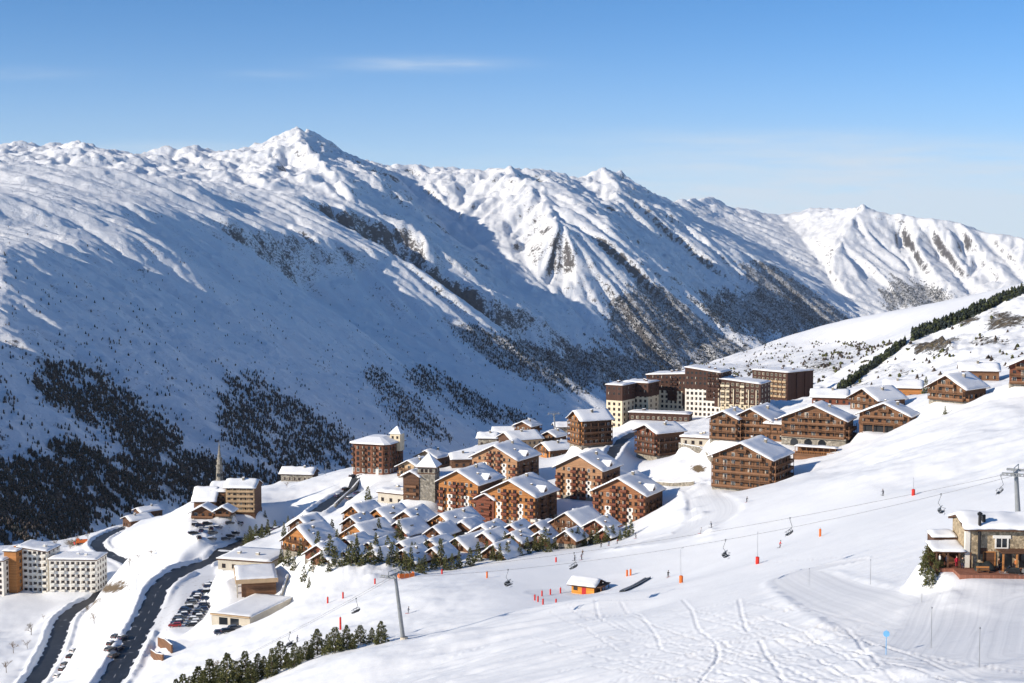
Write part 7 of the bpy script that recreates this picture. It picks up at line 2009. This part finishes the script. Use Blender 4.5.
# thin high cloud, placed by direction in the sky
tc = wt.nodes.new('ShaderNodeTexCoord')
def wn(typ, **k):
    nd = wt.nodes.new(typ)
    for a, b in k.items(): setattr(nd, a, b)
    return nd
def wm(op, a, b=None, clamp=False):
    nd = wn('ShaderNodeMath', operation=op, use_clamp=clamp)
    for i, q in enumerate((a, b)):
        if q is None: continue
        if isinstance(q, (int, float)): nd.inputs[i].default_value = q
        else: wt.links.new(q, nd.inputs[i])
    return nd.outputs[0]
sp = wn('ShaderNodeSeparateXYZ'); wt.links.new(tc.outputs['Generated'], sp.inputs[0])
az = wm('DIVIDE', sp.outputs[0], sp.outputs[1]); el = wm('DIVIDE', sp.outputs[2], sp.outputs[1])
cb = wn('ShaderNodeCombineXYZ'); wt.links.new(az, cb.inputs[0]); wt.links.new(el, cb.inputs[1])
def streak(u, v, ru, rv, st, seed):
    t, e = ray(u, v)
    mp_ = wn('ShaderNodeMapping'); mp_.inputs['Scale'].default_value = (14, 130, 1); mp_.inputs['Location'].default_value = (seed, seed * 0.7, seed)
    wt.links.new(cb.outputs[0], mp_.inputs['Vector'])
    nz = wn('ShaderNodeTexNoise'); nz.inputs['Scale'].default_value = 1.0; nz.inputs['Detail'].default_value = 5; nz.inputs['Roughness'].default_value = 0.6
    wt.links.new(mp_.outputs[0], nz.inputs['Vector'])
    dx = wm('DIVIDE', wm('SUBTRACT', az, float(t)), ru / F); dy = wm('DIVIDE', wm('SUBTRACT', el, float(e)), rv / F)
    r2 = wm('ADD', wm('MULTIPLY', dx, dx), wm('MULTIPLY', dy, dy))
    g = wm('EXPONENT', wm('MULTIPLY', r2, -1.0))
    return wm('MULTIPLY', wm('MULTIPLY', g, wm('MULTIPLY', wm('SUBTRACT', nz.outputs[0], 0.22), 2.4, True)), st)
tot = None
for s in [(425,64,75,6,0.5,3.0),(270,75,45,4,0.22,5.0),(900,160,260,22,0.40,7.0),(760,140,160,10,0.22,9.0),(180,150,120,8,0.25,11.0),(20,74,60,6,.15,13.),(1000,225,380,36,.75,15.),(600,190,500,30,.25,17.)]:
    x = streak(*s); tot = x if tot is None else wm('ADD', tot, x)
low = wm('DIVIDE', el, 0.095)                     # the air whitens towards the horizon
tot = wm('ADD', tot, wm('MULTIPLY', wm('EXPONENT', wm('MULTIPLY', wm('MULTIPLY', low, low), -1.0)), 0.62))
tot = wm('MINIMUM', tot, 0.92)
gn = wn('ShaderNodeMix', data_type='RGBA', blend_type='MULTIPLY'); gn.inputs[0].default_value = 1.0; wt.links.new(sky.outputs[0], gn.inputs[6]); gn.inputs[7].default_value = (0.80, 1.16, 1.24, 1)   # cold mountain blue
mx = wn('ShaderNodeMix', data_type='RGBA'); wt.links.new(tot, mx.inputs[0]); wt.links.new(gn.outputs[2], mx.inputs[6]); mx.inputs[7].default_value = (6.2, 7.0, 7.9, 1)
wt.links.new(mx.outputs[2], bg.inputs['Color'])

sun_d = bpy.data.lights.new('sun', 'SUN'); sun_d.energy = 5.0; sun_d.angle = R(0.53); sun_d.color = (1.0, 0.89, 0.73)
sun = bpy.data.objects.new('sun', sun_d); COL.objects.link(sun)
sun.rotation_euler = TO_SUN.to_track_quat('Z', 'Y').to_euler(); sun.location = (-200, -100, 200)
scn.view_settings.view_transform = 'Standard'; scn.view_settings.look = 'None'
scn.view_settings.exposure = 0.22; scn.view_settings.gamma = 1.0; scn.view_settings.use_curve_mapping = False
scn.render.engine = 'CYCLES'
scn.cycles.use_denoising = True
scn.cycles.use_adaptive_sampling = True; scn.cycles.adaptive_threshold = 0.02
scn.cycles.max_bounces = 5; scn.cycles.diffuse_bounces = 3; scn.cycles.glossy_bounces = 2; scn.cycles.transmission_bounces = 2
scn.cycles.volume_bounces = 0
# ------------------------------------------------------------------ the air between here and the far peaks
mb = MB(); mb.box(-6500, 8500, -200, 17500, -1500, 1400)
hz = NT('air'); hz.n.remove(hz.bsdf)
pv = hz.new('ShaderNodeVolumePrincipled'); pv.inputs['Color'].default_value = (0.80, 0.88, 1.0, 1); pv.inputs['Density'].default_value = 1.3e-5; pv.inputs['Anisotropy'].default_value = 0.2
hz.link(pv.outputs[0], hz.n['Material Output'].inputs['Volume'])
tag(mb.build('haze', hz.mat), 'pale clear winter air that thins the far peaks', 'haze', None, 'stuff')
